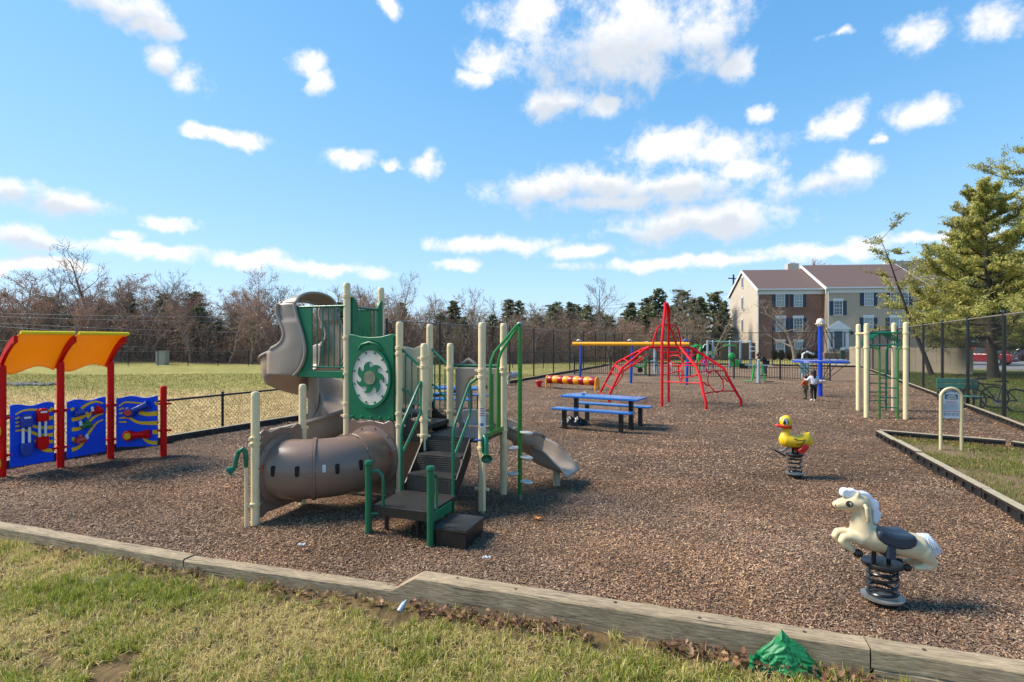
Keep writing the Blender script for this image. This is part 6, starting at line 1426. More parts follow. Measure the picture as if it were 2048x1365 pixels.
# green stations left of the frame
q = at(1399, 740, 36.5); m3 = thing('cross_trainer', 'green cross trainer left of the grey pull-up frame', 'exercise machine', (q.x, q.y, 0)); q = V((q.x, q.y, 0))
MB().tube([up(q, -.1), up(q, 1.2), up(q + V((.15, 0, 0)), 1.6)], .07, 10).build('post', FG, m3)
for sg in (-1, 1): MB().tube([up(q + V((.15, .1 * sg, 0)), 1.55), up(q + V((-.2, .25 * sg, 0)), 1.62), up(q + V((-.5, .28 * sg, 0)), 1.5)], .045, 8).build('handle', FG, m3); MB().bar(up(q + V((-.5, .25 * sg, 0)), .35), up(q + V((.5, .25 * sg, 0)), .30), .12, .05).build('pedal_bar', FG, m3, False)
MB().box(up(q + V((0, 0, 0)), .85), (.3, .3, .5)).build('housing', FG, m3, False, bevel=.06)
q = G(1284, 757, 0); q = V((q.x * 1.09, q.y * 1.09, 0)); m4 = thing('exercise_bike', 'green exercise bike with a grey hoop behind the picket fence', 'exercise machine', q)
MB().bar(up(q + V((-.5, 0, 0)), .05), up(q + V((.8, 0, 0)), .05), .3, .05).build('base', FY, m4, False)
MB().tube([up(q + V((-.6, 0, 0)), .60), up(q + V((-.2, 0, 0)), .45), up(q + V((.15, 0, 0)), .5), up(q + V((.2, 0, 0)), .95)], .06, 8).build('frame', FG, m4)
MB().tube([up(q + V((.2, 0, 0)), .05), up(q + V((.2, 0, 0)), .6), up(q + V((.1, 0, 0)), .95), up(q + V((-.15, 0, 0)), 1.02)], .07, 8).build('mast', FG, m4)
MB().lathe([(.001, -.06), (.14, -.06), (.14, .06), (.001, .06)], up(q + V((-.12, -.05, 0)), .30), V((0, 1, 0)), 16).build('pedal_wheel', FD, m4)
MB().tube([up(q + V((.35, 0, 0)), .75), up(q + V((.6, 0, 0)), .78), up(q + V((.85, 0, 0)), .6), up(q + V((.9, 0, 0)), .05)], .05, 8).build('hoop', FY, m4)
q = at(1310, 758, 33.5); q = V((q.x, 33.5, 0)); m5 = thing('shoulder_wheel', 'grey post with white hand grips behind the climbing frame mast', 'exercise machine', q)
MB().cyl(up(q, -.1), up(q, 1.75), .09, n=12).build('post', FY, m5)
for sg in (-1, 1): MB().tube([up(q, 1.72), up(q + V((.25 * sg, 0, 0)), 1.68), up(q + V((.45 * sg, 0, 0)), 1.85), up(q + V((.62 * sg, 0, 0)), 1.85), up(q + V((.5 * sg, 0, 0)), 1.7), up(q + V((.25 * sg, 0, 0)), 1.68)], .035, 7).build('hand_grip', WHT, m5)
q = V((at(1609, 750, 27.5).x, 27.5, 0)); m6 = thing('notice_board', 'pale green notice board on two legs behind the spinner', 'sign', q)
MB().box(up(q, .60), (.45, .03, .62)).build('board', mat('pale_green_board', rgb(176, 206, 196), .5), m6, False, bevel=.01)
for sg in (-1, 1): MB().cyl(up(q + V((.18 * sg, .02, 0)), -.1), up(q + V((.18 * sg, .02, 0)), .6), .025, n=8).build('leg', FY, m6)
q = V((at(1605, 725, 29.2).x, 29.2, 0)); m7 = thing('hand_bike', 'white-armed exercise machine behind the spinner ring', 'exercise machine', q); MB().cyl(up(q, -.1), up(q, 1.0), .07, n=10).build('post', FY, m7); MB().tube([up(q, .95), up(q + V((.0, 0, 0)), 1.2), up(q + V((.25, 0, 0)), 1.33), up(q + V((.6, 0, 0)), 1.18)], .05, 8).build('arm', WHT, m7); MB().sphere(up(q + V((.68, 0, 0)), 1.18), .13, (1, .5, 1), 10, 8).build('hub', FD, m7)
# cream and black spring toy by the left border
q = G(1021, 771); m8 = thing('spring_toy', 'cream and grey spring rider beside the left border', 'spring rider', q)
MB().tube([up(q + V((-.08, 0, 0)), .02), up(q + V((-.12, 0, 0)), .30), up(q + V((-.05, 0, 0)), .52)], [.06, .05, .05], 10).build('body', mat('toy_cream', rgb(200, 186, 160), .5, var=.15), m8)
MB().sphere(up(q + V((.12, .05, 0)), .45), .2, (1.15, .5, .8), 14, 10).build('shell', mat('toy_grey', rgb(156, 158, 160), .5, var=.15), m8); MB().tube([up(q + V((-.22, 0, 0)), .50), up(q + V((.05, 0, 0)), .55)], .03, 8).build('handle', FD, m8)
MB().bar(up(q + V((-.2, 0, 0)), .02), up(q + V((.1, -.05, 0)), .02), .12, .04).build('foot', FD, m8, False); MB().tube([up(q + V((.1, 0, 0)), .22), up(q + V((.24, 0, 0)), .10), up(q + V((.2, 0, 0)), .02)], .03, 7).build('spring_leg', FD, m8)

# litter
def crumple(name, label, cat, loc, sx, sy, sz, m, seed):
    b = MB(); r_ = random.Random(seed); n = 7
    vs = [[V(((i / n - .5) * sx + r_.uniform(-.1, .1) * sx, (j / n - .5) * sy + r_.uniform(-.1, .1) * sy, r_.uniform(0, sz))) for i in range(n + 1)] for j in range(n + 1)]
    b.add([v for rw in vs for v in rw], [(j * (n + 1) + i, j * (n + 1) + i + 1, (j + 1) * (n + 1) + i + 1, (j + 1) * (n + 1) + i) for j in range(n) for i in range(n)])
    o = b.build(name, m, None, False); o.location = loc; return tag(o, label, cat)
ORL2 = mat('orange_foil', rgb(226, 140, 40), .4); PAPER = mat('white_paper', rgb(214, 214, 212), .6)
crumple('leaf', 'bright orange leaf on the mulch right of the stairs', 'leaf', G(1076, 1037, .02), .07, .05, .02, ORL2, 1)
for (x, y, lb) in ((603, 1091, 'white paper scrap on the mulch at lower left'), (973, 1117, 'white paper scrap on the mulch near the timber'), (1695, 745, 'white ball-like scrap on the mulch beyond the spinner')): crumple('paper_scrap', lb, 'litter', G(x, y, .02) if y > 800 else G(x + 5, 741, .02), .06 if y > 800 else .18, .04, .025 if y > 800 else .12, PAPER, x)
bot = MB().lathe([(.001, 0), (.03, 0), (.033, .01), (.033, .10), (.028, .125), (.012, .15), (.012, .165), (.001, .166)], (0, 0, 0), V((.35, .75, .42)), 14).build('plastic_bottle', mat('clear_blue_plastic', rgb(186, 194, 204), .15, var=.2, scale=30), None); bot.location = G(800, 1226, LAWN) + V((0, -.04, .03)); bot.scale = (.62, .62, .62); tag(bot, 'crushed clear plastic bottle against the timber', 'bottle')
ds_ = G(215, 1162, LAWN); o = crumple('stone_slab', 'flat grey stone half sunk in the near lawn', 'stone', ds_ + V((0, 0, .006)), .34, .12, .025, mat('grey_stone', rgb(120, 116, 106), .85, var=.3, scale=14, bump=.5), 9); o.rotation_euler = (0, 0, R(20))
# green plastic bag leaning on the timber
BAG = mat('green_bag_film', rgb(40, 140, 84), .45, var=.2, scale=9); n_, l_ = BAG.node_tree.nodes, BAG.node_tree.links
tr_ = n_.new('ShaderNodeBsdfTranslucent'); tr_.inputs['Color'].default_value = rgb(50, 170, 90); ms_ = n_.new('ShaderNodeMixShader'); ms_.inputs[0].default_value = .3
l_.new(n_['Principled BSDF'].outputs[0], ms_.inputs[1]); l_.new(tr_.outputs[0], ms_.inputs[2]); l_.new(ms_.outputs[0], n_['Material Output'].inputs['Surface'])
from mathutils import noise as mnoise
bb = V((1.665, 3.375, LAWN + .065)); b = MB(); nb_ = 60
outl_ = [(-.17, .0), (-.155, .05), (-.12, .10), (-.07, .165), (-.035, .20), (-.02, .225), (.0, .205), (.05, .175), (.10, .13), (.14, .09), (.165, .045), (.165, .0)]
def bagf(u, v):
    x = -.175 + .345 * u; k = np.interp(x, [p[0] for p in outl_], [p[1] for p in outl_]); z = float(k) * v
    P_ = V((u * 3.2, v * 3.0, 1.7)); cr = 0
    for f_, a_ in ((1, .016), (2.3, .012), (5.0, .006)): cr += a_ * (1 - 2 * abs(mnoise.noise(P_ * f_)))
    y = -.10 * (1 - v) ** .8 * (1 - .5 * abs(u - .5)) - cr * (1 - .35 * v); return (x + .02 * mnoise.noise(P_ * 2), y - .25 * x, z + .004 + .012 * mnoise.noise(P_ * 3) * (1 - v))
b.grid(bagf, nb_, nb_)
def flapf(u, v): return (-.235 + .11 * u + .02 * v, -.05 - .02 * math.sin(9 * u) + .03 * v + .01 * math.sin(20 * v), .005 + .085 * v * (1 - .2 * u) + .008 * math.sin(22 * u + 9 * v))
b.grid(flapf, 10, 10); o = b.build('plastic_bag', BAG, None, ang=120); o.location = bb; tag(o, 'crumpled green plastic bag leaning on the near timber', 'bag')
# ------------------------------------------------------------------ town houses
def siding_mat(name, c, step=.14):
    m = mat(name, c, .6, var=.06, scale=1.5); n, l = m.node_tree.nodes, m.node_tree.links; p = n['Principled BSDF']
    t = n.new('ShaderNodeTexCoord'); s = n.new('ShaderNodeSeparateXYZ'); l.new(t.outputs['Object'], s.inputs[0])
    d = n.new('ShaderNodeMath'); d.operation = 'DIVIDE'; l.new(s.outputs[2], d.inputs[0]); d.inputs[1].default_value = step
    f = n.new('ShaderNodeMath'); f.operation = 'FRACT'; l.new(d.outputs[0], f.inputs[0])
    b = n.new('ShaderNodeBump'); b.inputs['Strength'].default_value = 1; b.inputs['Distance'].default_value = .03; b.invert = True; l.new(f.outputs[0], b.inputs['Height']); l.new(b.outputs[0], p.inputs['Normal'])
    return m
def brick_mat(name):
    m = bpy.data.materials.new(name); m.use_nodes = True; n, l = m.node_tree.nodes, m.node_tree.links; p = n['Principled BSDF']; p.inputs['Roughness'].default_value = .9
    t = n.new('ShaderNodeTexCoord'); mp = n.new('ShaderNodeMapping'); mp.inputs['Rotation'].default_value = (R(90), 0, 0); l.new(t.outputs['Object'], mp.inputs['Vector'])
    b = n.new('ShaderNodeTexBrick'); b.inputs['Scale'].default_value = 4.6; b.inputs['Color1'].default_value = rgb(150, 98, 78); b.inputs['Color2'].default_value = rgb(118, 76, 62); b.inputs['Mortar'].default_value = rgb(158, 140, 126); b.inputs['Mortar Size'].default_value = .018
    l.new(mp.outputs[0], b.inputs['Vector']); z = n.new('ShaderNodeTexNoise'); z.inputs['Scale'].default_value = .8; z.inputs['Detail'].default_value = 5; l.new(t.outputs['Object'], z.inputs['Vector'])
    r = n.new('ShaderNodeMapRange'); r.inputs['From Min'].default_value = .3; r.inputs['From Max'].default_value = .7; r.inputs['To Min'].default_value = .8; r.inputs['To Max'].default_value = 1.15; l.new(z.outputs['Fac'], r.inputs['Value'])
    v = n.new('ShaderNodeVectorMath'); v.operation = 'SCALE'; l.new(b.outputs['Color'], v.inputs[0]); l.new(r.outputs[0], v.inputs['Scale']); l.new(v.outputs[0], p.inputs['Base Color']); return m
SID = siding_mat('beige_siding', rgb(192, 166, 138)); SID2 = siding_mat('grey_beige_siding', rgb(186, 172, 152)); BRK = brick_mat('brown_brick')
ROOF = mat('brown_shingles', rgb(104, 84, 78), .9, var=.28, scale=22, bump=.4, bscale=9); ROOF2 = mat('grey_shingles', rgb(84, 84, 90), .9, var=.2, scale=20)
TRIM = mat('white_trim', rgb(216, 216, 216), .5, var=.05); SHUT = mat('slate_blue_shutter', rgb(46, 60, 80), .55, var=.1); 
def glass_mat():
    m = bpy.data.materials.new('window_glass'); m.use_nodes = True; p = m.node_tree.nodes['Principled BSDF']; p.inputs['Base Color'].default_value = rgb(66, 74, 80); p.inputs['Roughness'].default_value = .08; p.inputs['Specular IOR Level'].default_value = .8; return m
GLS = glass_mat(); BLIND = mat('window_blind', rgb(150, 156, 154), .35, var=.1, coat=.5); DOOR = mat('slate_door', rgb(60, 74, 88), .5, var=.08)
he = V((.995, -.10, 0)).normalized(); hn = V((.10, .995, 0)).normalized(); HO = V((28.2, 63.0, LAWN))
def fac(x, y, fwd=0.0):                                # photo pixel on the facade -> (distance along, height)
    o = HO - hn * fwd; k = (x - CX) / F; s = (k * o.y - o.x) / (he.x - k * he.y); P_ = o + he * s; return s, HC - (y - CY) * P_.y / F
def hpt(s, z, d=0.0): return V((HO.x, HO.y, 0)) + he * s + hn * d + ZU * z
def fbox(b, s0, s1, z0, z1, d0, d1): return b.box(hpt((s0 + s1) / 2, (z0 + z1) / 2, (d0 + d1) / 2), (s1 - s0, abs(d1 - d0), z1 - z0), he, hn, ZU)
def window(h, s0, s1, z0, z1, d, header=False, lights=(2, 2), pane_m=None, double=False):
    w = fbox(MB(), s0, s1, z0, z1, d - .02, d + .05).build('window', pane_m or GLS, h, False)
    t = .07; b = MB()
    for a in ((s0 - t, s1 + t, z1, z1 + t), (s0 - t, s1 + t, z0 - t, z0)): fbox(b, *a, d - .07, d + .0)
    for a in ((s0 - t, s0, z0, z1), (s1, s1 + t, z0, z1)): fbox(b, *a, d - .07, d + .0)
    fbox(b, s0, s1, (z0 + z1) / 2 - .03, (z0 + z1) / 2 + .03, d - .05, d - .021)
    if double: fbox(b, (s0 + s1) / 2 - .06, (s0 + s1) / 2 + .06, z0, z1, d - .06, d - .021)
    b.build('frame', TRIM, w, False)
    b = MB(); n = lights[0]
    for k in range(1, n): fbox(b, s0 + (s1 - s0) * k / n - .012, s0 + (s1 - s0) * k / n + .012, z0, z1, d - .035, d - .0215)
    for k in (1, 3): fbox(b, s0, s1, z0 + (z1 - z0) * k / 4 - .012, z0 + (z1 - z0) * k / 4 + .012, d - .037, d - .022)
    b.build('muntins', TRIM, w, False)
    if header: fbox(MB(), s0 - .14, s1 + .14, z1 + .075, z1 + .34, d - .10, d - .001).build('lintel', TRIM, h, False)
    return w
def shutter(h, s0, s1, z0, z1, d):
    o = fbox(MB(), s0, s1, z0, z1, d - .05, d - .001).build('shutter', SHUT, h, False); b = MB(); n = 7
    for k in range(n): fbox(b, s0 + .04, s1 - .04, z0 + (z1 - z0) * (k + .25) / n, z0 + (z1 - z0) * (k + .75) / n, d - .062, d - .0505)
    b.build('louvres', SHUT, o, False)
def section(label, s0, s1, dep, ze, zr, front_m, roof_m, fwd, gl=True, wall_l=SID2, ovl=.15, ovr=.15):
    h = thing('town_house', label, 'house', hpt(s0, LAWN, 0), 0, 'row of town houses')
    fbox(MB(), s0, s1, LAWN - .3, ze, -fwd, -fwd + .25).build('front_wall', front_m, h, False)
    for s, nm in ((s0, 'gable_wall'), (s1, 'gable_wall')):
        sg = .12 if s == s0 else -.12
        MB().prism([(-fwd + .251, LAWN - .3), (-fwd + dep, LAWN - .3), (-fwd + dep, ze), (-fwd + dep / 2, zr - .12), (-fwd + .251, ze)], hpt(s + sg, 0, 0), hn, ZU, .24, he).build(nm, wall_l, h, False)
    b = MB(); t = .14; A = ((-fwd - .35, ze - .06), (-fwd + dep / 2, zr), (-fwd + dep + .35, ze - .06))
    for i in (0, 1):
        (d0, z0), (d1, z1) = A[i], A[i + 1]
        vs = [hpt(s, z, d) for s in (s0 - ovl, s1 + ovr) for (d, z) in ((d0, z0), (d1, z1), (d1, z1 + t), (d0, z0 + t))]
        MB().add(vs, [(0, 1, 2, 3), (7, 6, 5, 4), (0, 4, 5, 1), (1, 5, 6, 2), (2, 6, 7, 3), (3, 7, 4, 0)]).build('roof_slope', roof_m, h, False)
    fbox(MB(), s0 - ovl + .02, s1 + ovr - .02, ze - .52, ze - .075, -fwd - .10, -fwd - .001).build('frieze', TRIM, h, False)
    fbox(MB(), s0 - ovl, s1 + ovr, ze - .07, ze + .09, -fwd - .47, -fwd - .352).build('gutter', TRIM, h, False)
    for s in (s0 - ovl - .03, s1 + ovr + .03):
        b = MB()
        for i in (0, 1):
            (d0, z0), (d1, z1) = A[i], A[i + 1]; w = .34
            vs = [hpt(s + q, z, d) for q in (-.028, .028) for (d, z) in ((d0, z0 - w + t), (d1, z1 - w + t), (d1, z1 + t + .02), (d0, z0 + t + .02))]
            b.add(vs, [(0, 1, 2, 3), (7, 6, 5, 4), (0, 4, 5, 1), (1, 5, 6, 2), (2, 6, 7, 3), (3, 7, 4, 0)])
        b.build('rake_board', TRIM, h, False)
    return h
def c1(x, y): return 1440 + x * .17586, 500 + y * .17586
def c2(x, y): return 1640 + x * .1758, 500 + y * .1758
def rect(cf, x0, y0, x1, y1, fwd):
    a, z1 = fac(*cf(x0, y0), fwd); b2, z0 = fac(*cf(x1, y1), fwd); return a, b2, z0, z1
hA = section('brick-fronted town house with narrow gable windows at the left end', 0, 7.05, 11.2, 7.75, 10.6, BRK, ROOF, 0)
for (x0, y0, x1, y1, hd_) in ((640, 507, 730, 640, 0), (845, 507, 932, 640, 0), (640, 780, 735, 925, 1), (840, 780, 935, 925, 1), (640, 1050, 730, 1190, 1), (850, 1050, 932, 1190, 1)):
    s0, s1, z0, z1 = rect(c1, x0, y0, x1, y1, 0); window(hA, s0, s1, z0, z1, 0, bool(hd_), (3, 2), BLIND if (x0 + y0) % 3 else GLS)
    w = .36
    shutter(hA, s0 - .075 - w, s0 - .085, z0 - .05, z1 + .05, 0); shutter(hA, s1 + .085, s1 + .075 + w, z0 - .05, z1 + .05, 0)
for (y0, y1) in ((318, 428), (545, 675), (798, 930), (1065, 1180)):        # narrow windows in the gable
    za = HC - (c1(0, y1)[1] - CY) * 68.6 / F; zb = HC - (c1(0, y0)[1] - CY) * 68.6 / F; c = hpt(-.01, (za + zb) / 2, 5.6)
    w = MB().box(c, (.06, .55, zb - za), he, hn, ZU).build('window', SHUT, hA, False); b = MB()
    for sg in (-1, 1): b.box(c + hn * (sg * .32) - he * .03, (.06, .09, zb - za + .2), he, hn, ZU); b.box(c + ZU * (sg * ((zb - za) / 2 + (.05 if sg < 0 else .12))) - he * .03, (.065, .55, .1 if sg < 0 else .24), he, hn, ZU)
    b.build('frame', TRIM, w, False)
MB().cyl(hpt(-.02, -.1, -.05), hpt(-.02, 7.3, -.05), .05, n=6).build('corner_board', TRIM, hA, False)
fB = .7
hB = section('beige-sided town house with a white pedimented door', 7.12, 17.7, 12.6, 7.80, 11.1, SID, ROOF, fB, wall_l=SID)
for (x0, y0, x1, y1, hd_, dbl, sh) in ((508, 482, 598, 628, 0, 0, (1, 1)), (805, 487, 998, 625, 0, 1, (1, 1)), (160, 585, 250, 735, 1, 0, (1, 1)), (503, 775, 598, 922, 1, 0, (1, 1)), (800, 775, 1000, 912, 1, 1, (1, 1))):
    s0, s1, z0, z1 = rect(c2, x0, y0, x1, y1, fB); window(hB, s0, s1, z0, z1, -fB, bool(hd_), (6 if dbl else 3, 2), GLS if y0 in (487, 585) else BLIND, bool(dbl)); w = .40
    shutter(hB, s0 - .085 - w, s0 - .09, z0 - .05, z1 + .05, -fB); shutter(hB, s1 + .09, s1 + .085 + w, z0 - .05, z1 + .05, -fB)
s0, s1, z0, z1 = rect(c2, 88, 905, 325, 1128, fB); fbox(MB(), s0, s1, z0, z1, -fB - .12, -fB - .001).build('door_surround', TRIM, hB, False, bevel=.02)
pk_ = fac(*c2(208, 805), fB)[1]
MB().prism([(s0 - .15, z1 + .002), (s1 + .15, z1 + .002), (s1 + .15, z1 + .14), ((s0 + s1) / 2, pk_), (s0 - .15, z1 + .14)], hpt(0, 0, -fB - .12), he, ZU, .22, hn).build('pediment', TRIM, hB, False)
a0, a1, b0, b1 = rect(c2, 157, 925, 248, 1124, fB); dr_ = fbox(MB(), a0, a1, b0, b1, -fB - .16, -fB - .121).build('door', DOOR, hB, False); MB().sphere(hpt(a1 - .1, (b0 + b1) / 2, -fB - .19), .05, n=8, m=6).build('door_knob', STEEL, dr_)
for x0, x1 in ((117, 140), (263, 284)):
    a0, a1, b0, b1 = rect(c2, x0, 935, x1, 1100, fB); fbox(MB(), a0, a1, b0, b1, -fB - .14, -fB - .122).build('side_light', GLS, hB, False)
ls, lz = fac(*c2(355, 945), fB); MB().lathe([(.001, -.2), (.09, -.15), (.13, .12), (.05, .22), (.001, .26)], hpt(ls, lz, -fB - .16), n=10).build('porch_lamp', BLKV, hB)
MB().tube([hpt(7.25, 7.7, -fB - .40), hpt(7.25, 7.45, -fB - .15), hpt(7.25, .2, -fB - .12)], .06, 7).build('downspout', TRIM, hB)
cs, cz_ = fac(*c1(880, 200), 0); ch_ = MB().box(hpt(6.2, 10.9, 6.5), (1.3, 1.0, 1.3), he, hn, ZU).build('chimney', SID2, hB, False); MB().box(hpt(6.2, 11.58, 6.5), (.7, .6, .2), he, hn, ZU).build('chimney_cap', TRIM, ch_, False)
hC = section('brick town house with a grey roof half hidden by the conifers', 17.8, 30, 12, 7.9, 11.7, BRK, ROOF2, -1.2, wall_l=BRK)
for sx_ in (19.5, 23, 26.5):
    for z0 in (1.0, 5.0): window(hC, sx_, sx_ + 1, z0, z0 + 1.6, 1.2, True, (3, 2), BLIND)
# entrance steps and low walls
stp = thing('entrance_steps', 'brick entrance steps with low side walls in front of the white door', 'steps', hpt(9.0, 0, -2)); BRST = mat('brown_step_brick', rgb(128, 104, 88), .9, var=.25, scale=9)
sa, _ = fac(*c2(268, 1200), 2.2); sb, _ = fac(*c2(425, 1200), 2.2)
for k in range(5): fbox(MB(), sa, sb, LAWN - .1, .05 + .17 * k, -3.0 + .32 * k, -3.0 + .32 * (k + 1) if k < 4 else -fB - .26).build('step', BRST, stp, False)
sc1, _ = fac(*c2(30, 1200), 2.2); fbox(MB(), sc1, sa - .01, LAWN - .1, .62, -2.6, -fB - .27).build('retaining_wall', BRST, stp, False, bevel=.05)
ws = thing('waste_station', 'dark green waste post with white cards beside the steps', 'post', V((at(1685, 730, 50).x, 50, 0))); q = V((at(1685, 730, 50).x, 50, 0))
MB().cyl(up(q, -.2), up(q, 1.1), .05, n=8).build('post', FD, ws); MB().box(up(q, .75), (.42, .2, .6)).build('box', mat('dark_green_box', rgb(30, 62, 54), .5), ws, False, bevel=.03); MB().box(up(q, 1.15), (.34, .06, .28)).build('card', WHT, ws, False)
MB().box(up(q, .1), (.4, .3, .5)).build('bin', mat('dark_green_box', rgb(30, 62, 54)), ws, False, bevel=.03)
# a further pale house at the right edge beyond the car park
hD = thing('far_house', 'pale sided house behind the parked cars at the right edge', 'house', (66, 76, 0)); MB().box((70, 78, 3.5), (26, 8, 7.4)).build('wall', SID2, hD, False); MB().prism([(-4.4, 0), (4.4, 0), (0, 3)], (70, 78, 7.2), V((0, 1, 0)), ZU, 27, V((1, 0, 0))).build('roof', ROOF2, hD, False)
for k in range(7):
    for z in (1.4, 4.4):
        w = MB().box((60 + 3.2 * k, 73.95, z + .7), (1.0, .1, 1.5)).build('window', GLS, hD, False); b = MB()
        for sg in (-1, 1): b.box((60 + 3.2 * k + sg * .56, 73.9, z + .7), (.12, .14, 1.75)); b.box((60 + 3.2 * k, 73.9, z + .7 + sg * .82), (1.0, .14, .12))
        b.build('frame', TRIM, w, False)

# ------------------------------------------------------------------ car park, cars, bikes, bench, board fence
b = MB(); b.add([(27.5, 47, LAWN + .006), (36.0, 37.0, LAWN + .006), (120, 20, LAWN + .006), (120, 70, LAWN + .006), (47, 60, LAWN + .006)], [(0, 1, 2, 3, 4)]); tag(b.build('car_park', mat('light_asphalt', rgb(132, 132, 134), .9, var=.12, scale=.8, bump=.2), None, False), 'light grey asphalt car park behind the right trees', kind='structure')
b = MB(); b.bar(V((27.2, 47.2, LAWN + .05)), V((35.8, 36.7, LAWN + .05)), .2, .16); b.bar(V((35.8, 36.7, LAWN + .05)), V((90, 25.8, LAWN + .05)), .2, .16); tag(b.build('kerb', mat('pale_concrete', rgb(170, 166, 158), .9, var=.1), None, False), 'pale concrete kerb of the car park', kind='structure')
TYRE = mat('tyre_rubber', rgb(24, 24, 25), .8); RIMM = mat('alloy_rim', rgb(160, 162, 166), .35, .8)
def car(label, loc, rz, m, suv):
    r = thing('parked_car', label, 'car', loc, rz, None, True); L, Wd = (4.6, 1.85) if suv else (4.8, 1.82); H = 1.68 if suv else 1.42
    belt = .98 if suv else .90
    prof = [(-L / 2, .35), (-L / 2, .70), (-L / 2 + .06, belt - .12), (-L / 2 + .9, belt), (L / 2 - .12, belt), (L / 2 - .02, belt - .1), (L / 2, .45), (L / 2 - .08, .30), (-L / 2 + .1, .28)] if suv else [(-L / 2, .32), (-L / 2 + .02, .62), (-L / 2 + .15, .74), (-L / 2 + 1.1, belt), (L / 2 - .8, belt), (L / 2 - .1, belt - .04), (L / 2, .6), (L / 2 - .03, .32), (-L / 2 + .1, .24)]
    MB().prism(prof, (0, 0, 0), V((1, 0, 0)), ZU, Wd, LAT).build('body', m, r, True, 30, bevel=.07, seg=3)
    cab = [(-L / 2 + 1.05, belt - .02), (-L / 2 + 1.75, H - .04), (-L / 2 + 2.1, H), (L / 2 - .75, H - .02), (L / 2 - .35, H - .14), (L / 2 - .12, belt - .02)] if suv else [(-L / 2 + 1.15, belt - .02), (-L / 2 + 2.0, H - .03), (-L / 2 + 2.4, H), (L / 2 - 1.7, H - .04), (L / 2 - .75, belt - .02)]
    MB().prism(cab, (0, 0, 0), V((1, 0, 0)), ZU, Wd * .86, LAT).build('cabin', m, r, True, 30, bevel=.09, seg=3)
    gx0, gx1 = cab[0][0] + .35, cab[-1][0] - .28
    for sg in (-1, 1):
        for k in range(2):
            a = gx0 + (gx1 - gx0) * (.08 + .46 * k); e = gx0 + (gx1 - gx0) * (.50 + .44 * k); MB().prism([(a + (.25 if k == 0 else 0), belt + .02), (e, belt + .02), (e - (.1 if k else 0), H - .16), (a + (.55 if k == 0 else 0), H - .16)], (0, sg * Wd * .433, 0), V((1, 0, 0)), ZU, .02, LAT).build('side_window', GLS, r, False)
        for x in (-L / 2 + .9, L / 2 - .95):
            wo = MB().lathe([(.001, -.1), (.26, -.1), (.34, -.08), (.35, 0), (.34, .08), (.26, .1), (.001, .1)], (x, sg * (Wd / 2 - .08), .35), LAT, 22).build('wheel', TYRE, r); b = MB().lathe([(.001, 0), (.04, .02), (.20, .0), (.23, .01), (.23, -.03)], (x, sg * (Wd / 2 + .022), .35), V((0, sg, 0)), 20); b.build('rim', RIMM, wo)
        MB().box((L / 2 - .03, sg * (Wd / 2 - .18), belt - .16), (.14, .26, .20 if suv else .13)).build('tail_light', mat('tail_light_red', rgb(170, 20, 24), .25), r, False, bevel=.03); MB().box((-L / 2 + .08, sg * (Wd / 2 - .22), .66), (.14, .3, .14)).build('headlight', WHT, r, False, bevel=.03)
        MB().box((cab[0][0] + .55, sg * (Wd / 2 + .08), belt + .06), (.12, .18, .13)).build('mirror', m, r, False, bevel=.03)
    MB().box((L / 2 - .22 if suv else L / 2 - 1.2, 0, (belt + H) / 2), (.03, Wd * .66, H - belt - .24)).build('rear_window', GLS, r, False)
    MB().box((L / 2 + .005, 0, .62), (.02, .5, .13)).build('number_plate', WHT, r, False)
    return r
CARR = mat('red_car_paint', rgb(132, 16, 34), .25, var=.05, coat=.8); CARB = mat('black_car_paint', rgb(24, 28, 36), .2, var=.05, coat=.8)
car('red sport utility car parked behind the right conifer trunks', (40.6, 47.5, LAWN + .01), R(-62), CARR, True)
car('black saloon car parked beside the red one', (45.0, 48.2, LAWN + .01), R(-52), CARB, False)
BKB = mat('bike_black', rgb(20, 20, 22), .4, var=.2)
def bike(label, loc, rz, tilt):
    r = thing('bicycle', label, 'bicycle', loc, rz, 'bicycles leaning behind the right fence', True); r.rotation_euler = (tilt, 0, rz)
    for x in (-.53, .53):
        w = MB().tube([(x + .33 * math.cos(t), 0, .34 + .33 * math.sin(t)) for t in [2 * math.pi * i / 28 for i in range(28)]], .027, 7, True).build('wheel', TYRE, r); b = MB()
        for k in range(12): t = math.pi * 2 * k / 12; b.cyl((x, 0, .34), (x + .32 * math.cos(t), 0, .34 + .32 * math.sin(t)), .003, n=3)
        so = b.build('spokes', GALV, w); so['kind'] = 'stuff'
    P = dict(bb=(-.06, 0, .30), st=(-.20, 0, .78), hd=(.36, 0, .82), hb=(.40, 0, .66), ra=(-.53, 0, .34), fa=(.53, 0, .34)); b = MB()
    for a, c in (('bb', 'st'), ('st', 'hd'), ('bb', 'hb'), ('hd', 'hb'), ('bb', 'ra'), ('st', 'ra'), ('hb', 'fa')): b.cyl(P[a], P[c], .02, n=7)
    b.build('frame', BKB, r); MB().tube([(.35, 0, .82), (.33, 0, .98), (.36, .15, 1.0), (.28, .3, 1.0)], .014, 6).tube([(.33, 0, .98), (.36, -.15, 1.0), (.28, -.3, 1.0)], .014, 6).build('handlebar', BKB, r)
    MB().loft([((-.36, 0, .90), .025, .09), ((-.26, 0, .91), .03, .085), ((-.12, 0, .90), .02, .03), ((-.06, 0, .89), .012, .015)], LAT, 10).build('saddle', BKB, r); MB().cyl((-.20, 0, .76), (-.23, 0, .89), .014, n=6).build('seat_post', GALV, r)
    MB().lathe([(.001, -.01), (.09, -.008), (.09, .008), (.001, .01)], (-.06, -.03, .30), LAT, 16).build('chainring', GALV, r); MB().bar((-.06, -.08, .14), (-.06, -.18, .14), .08, .03).build('pedal', BKB, r, False)
    return r
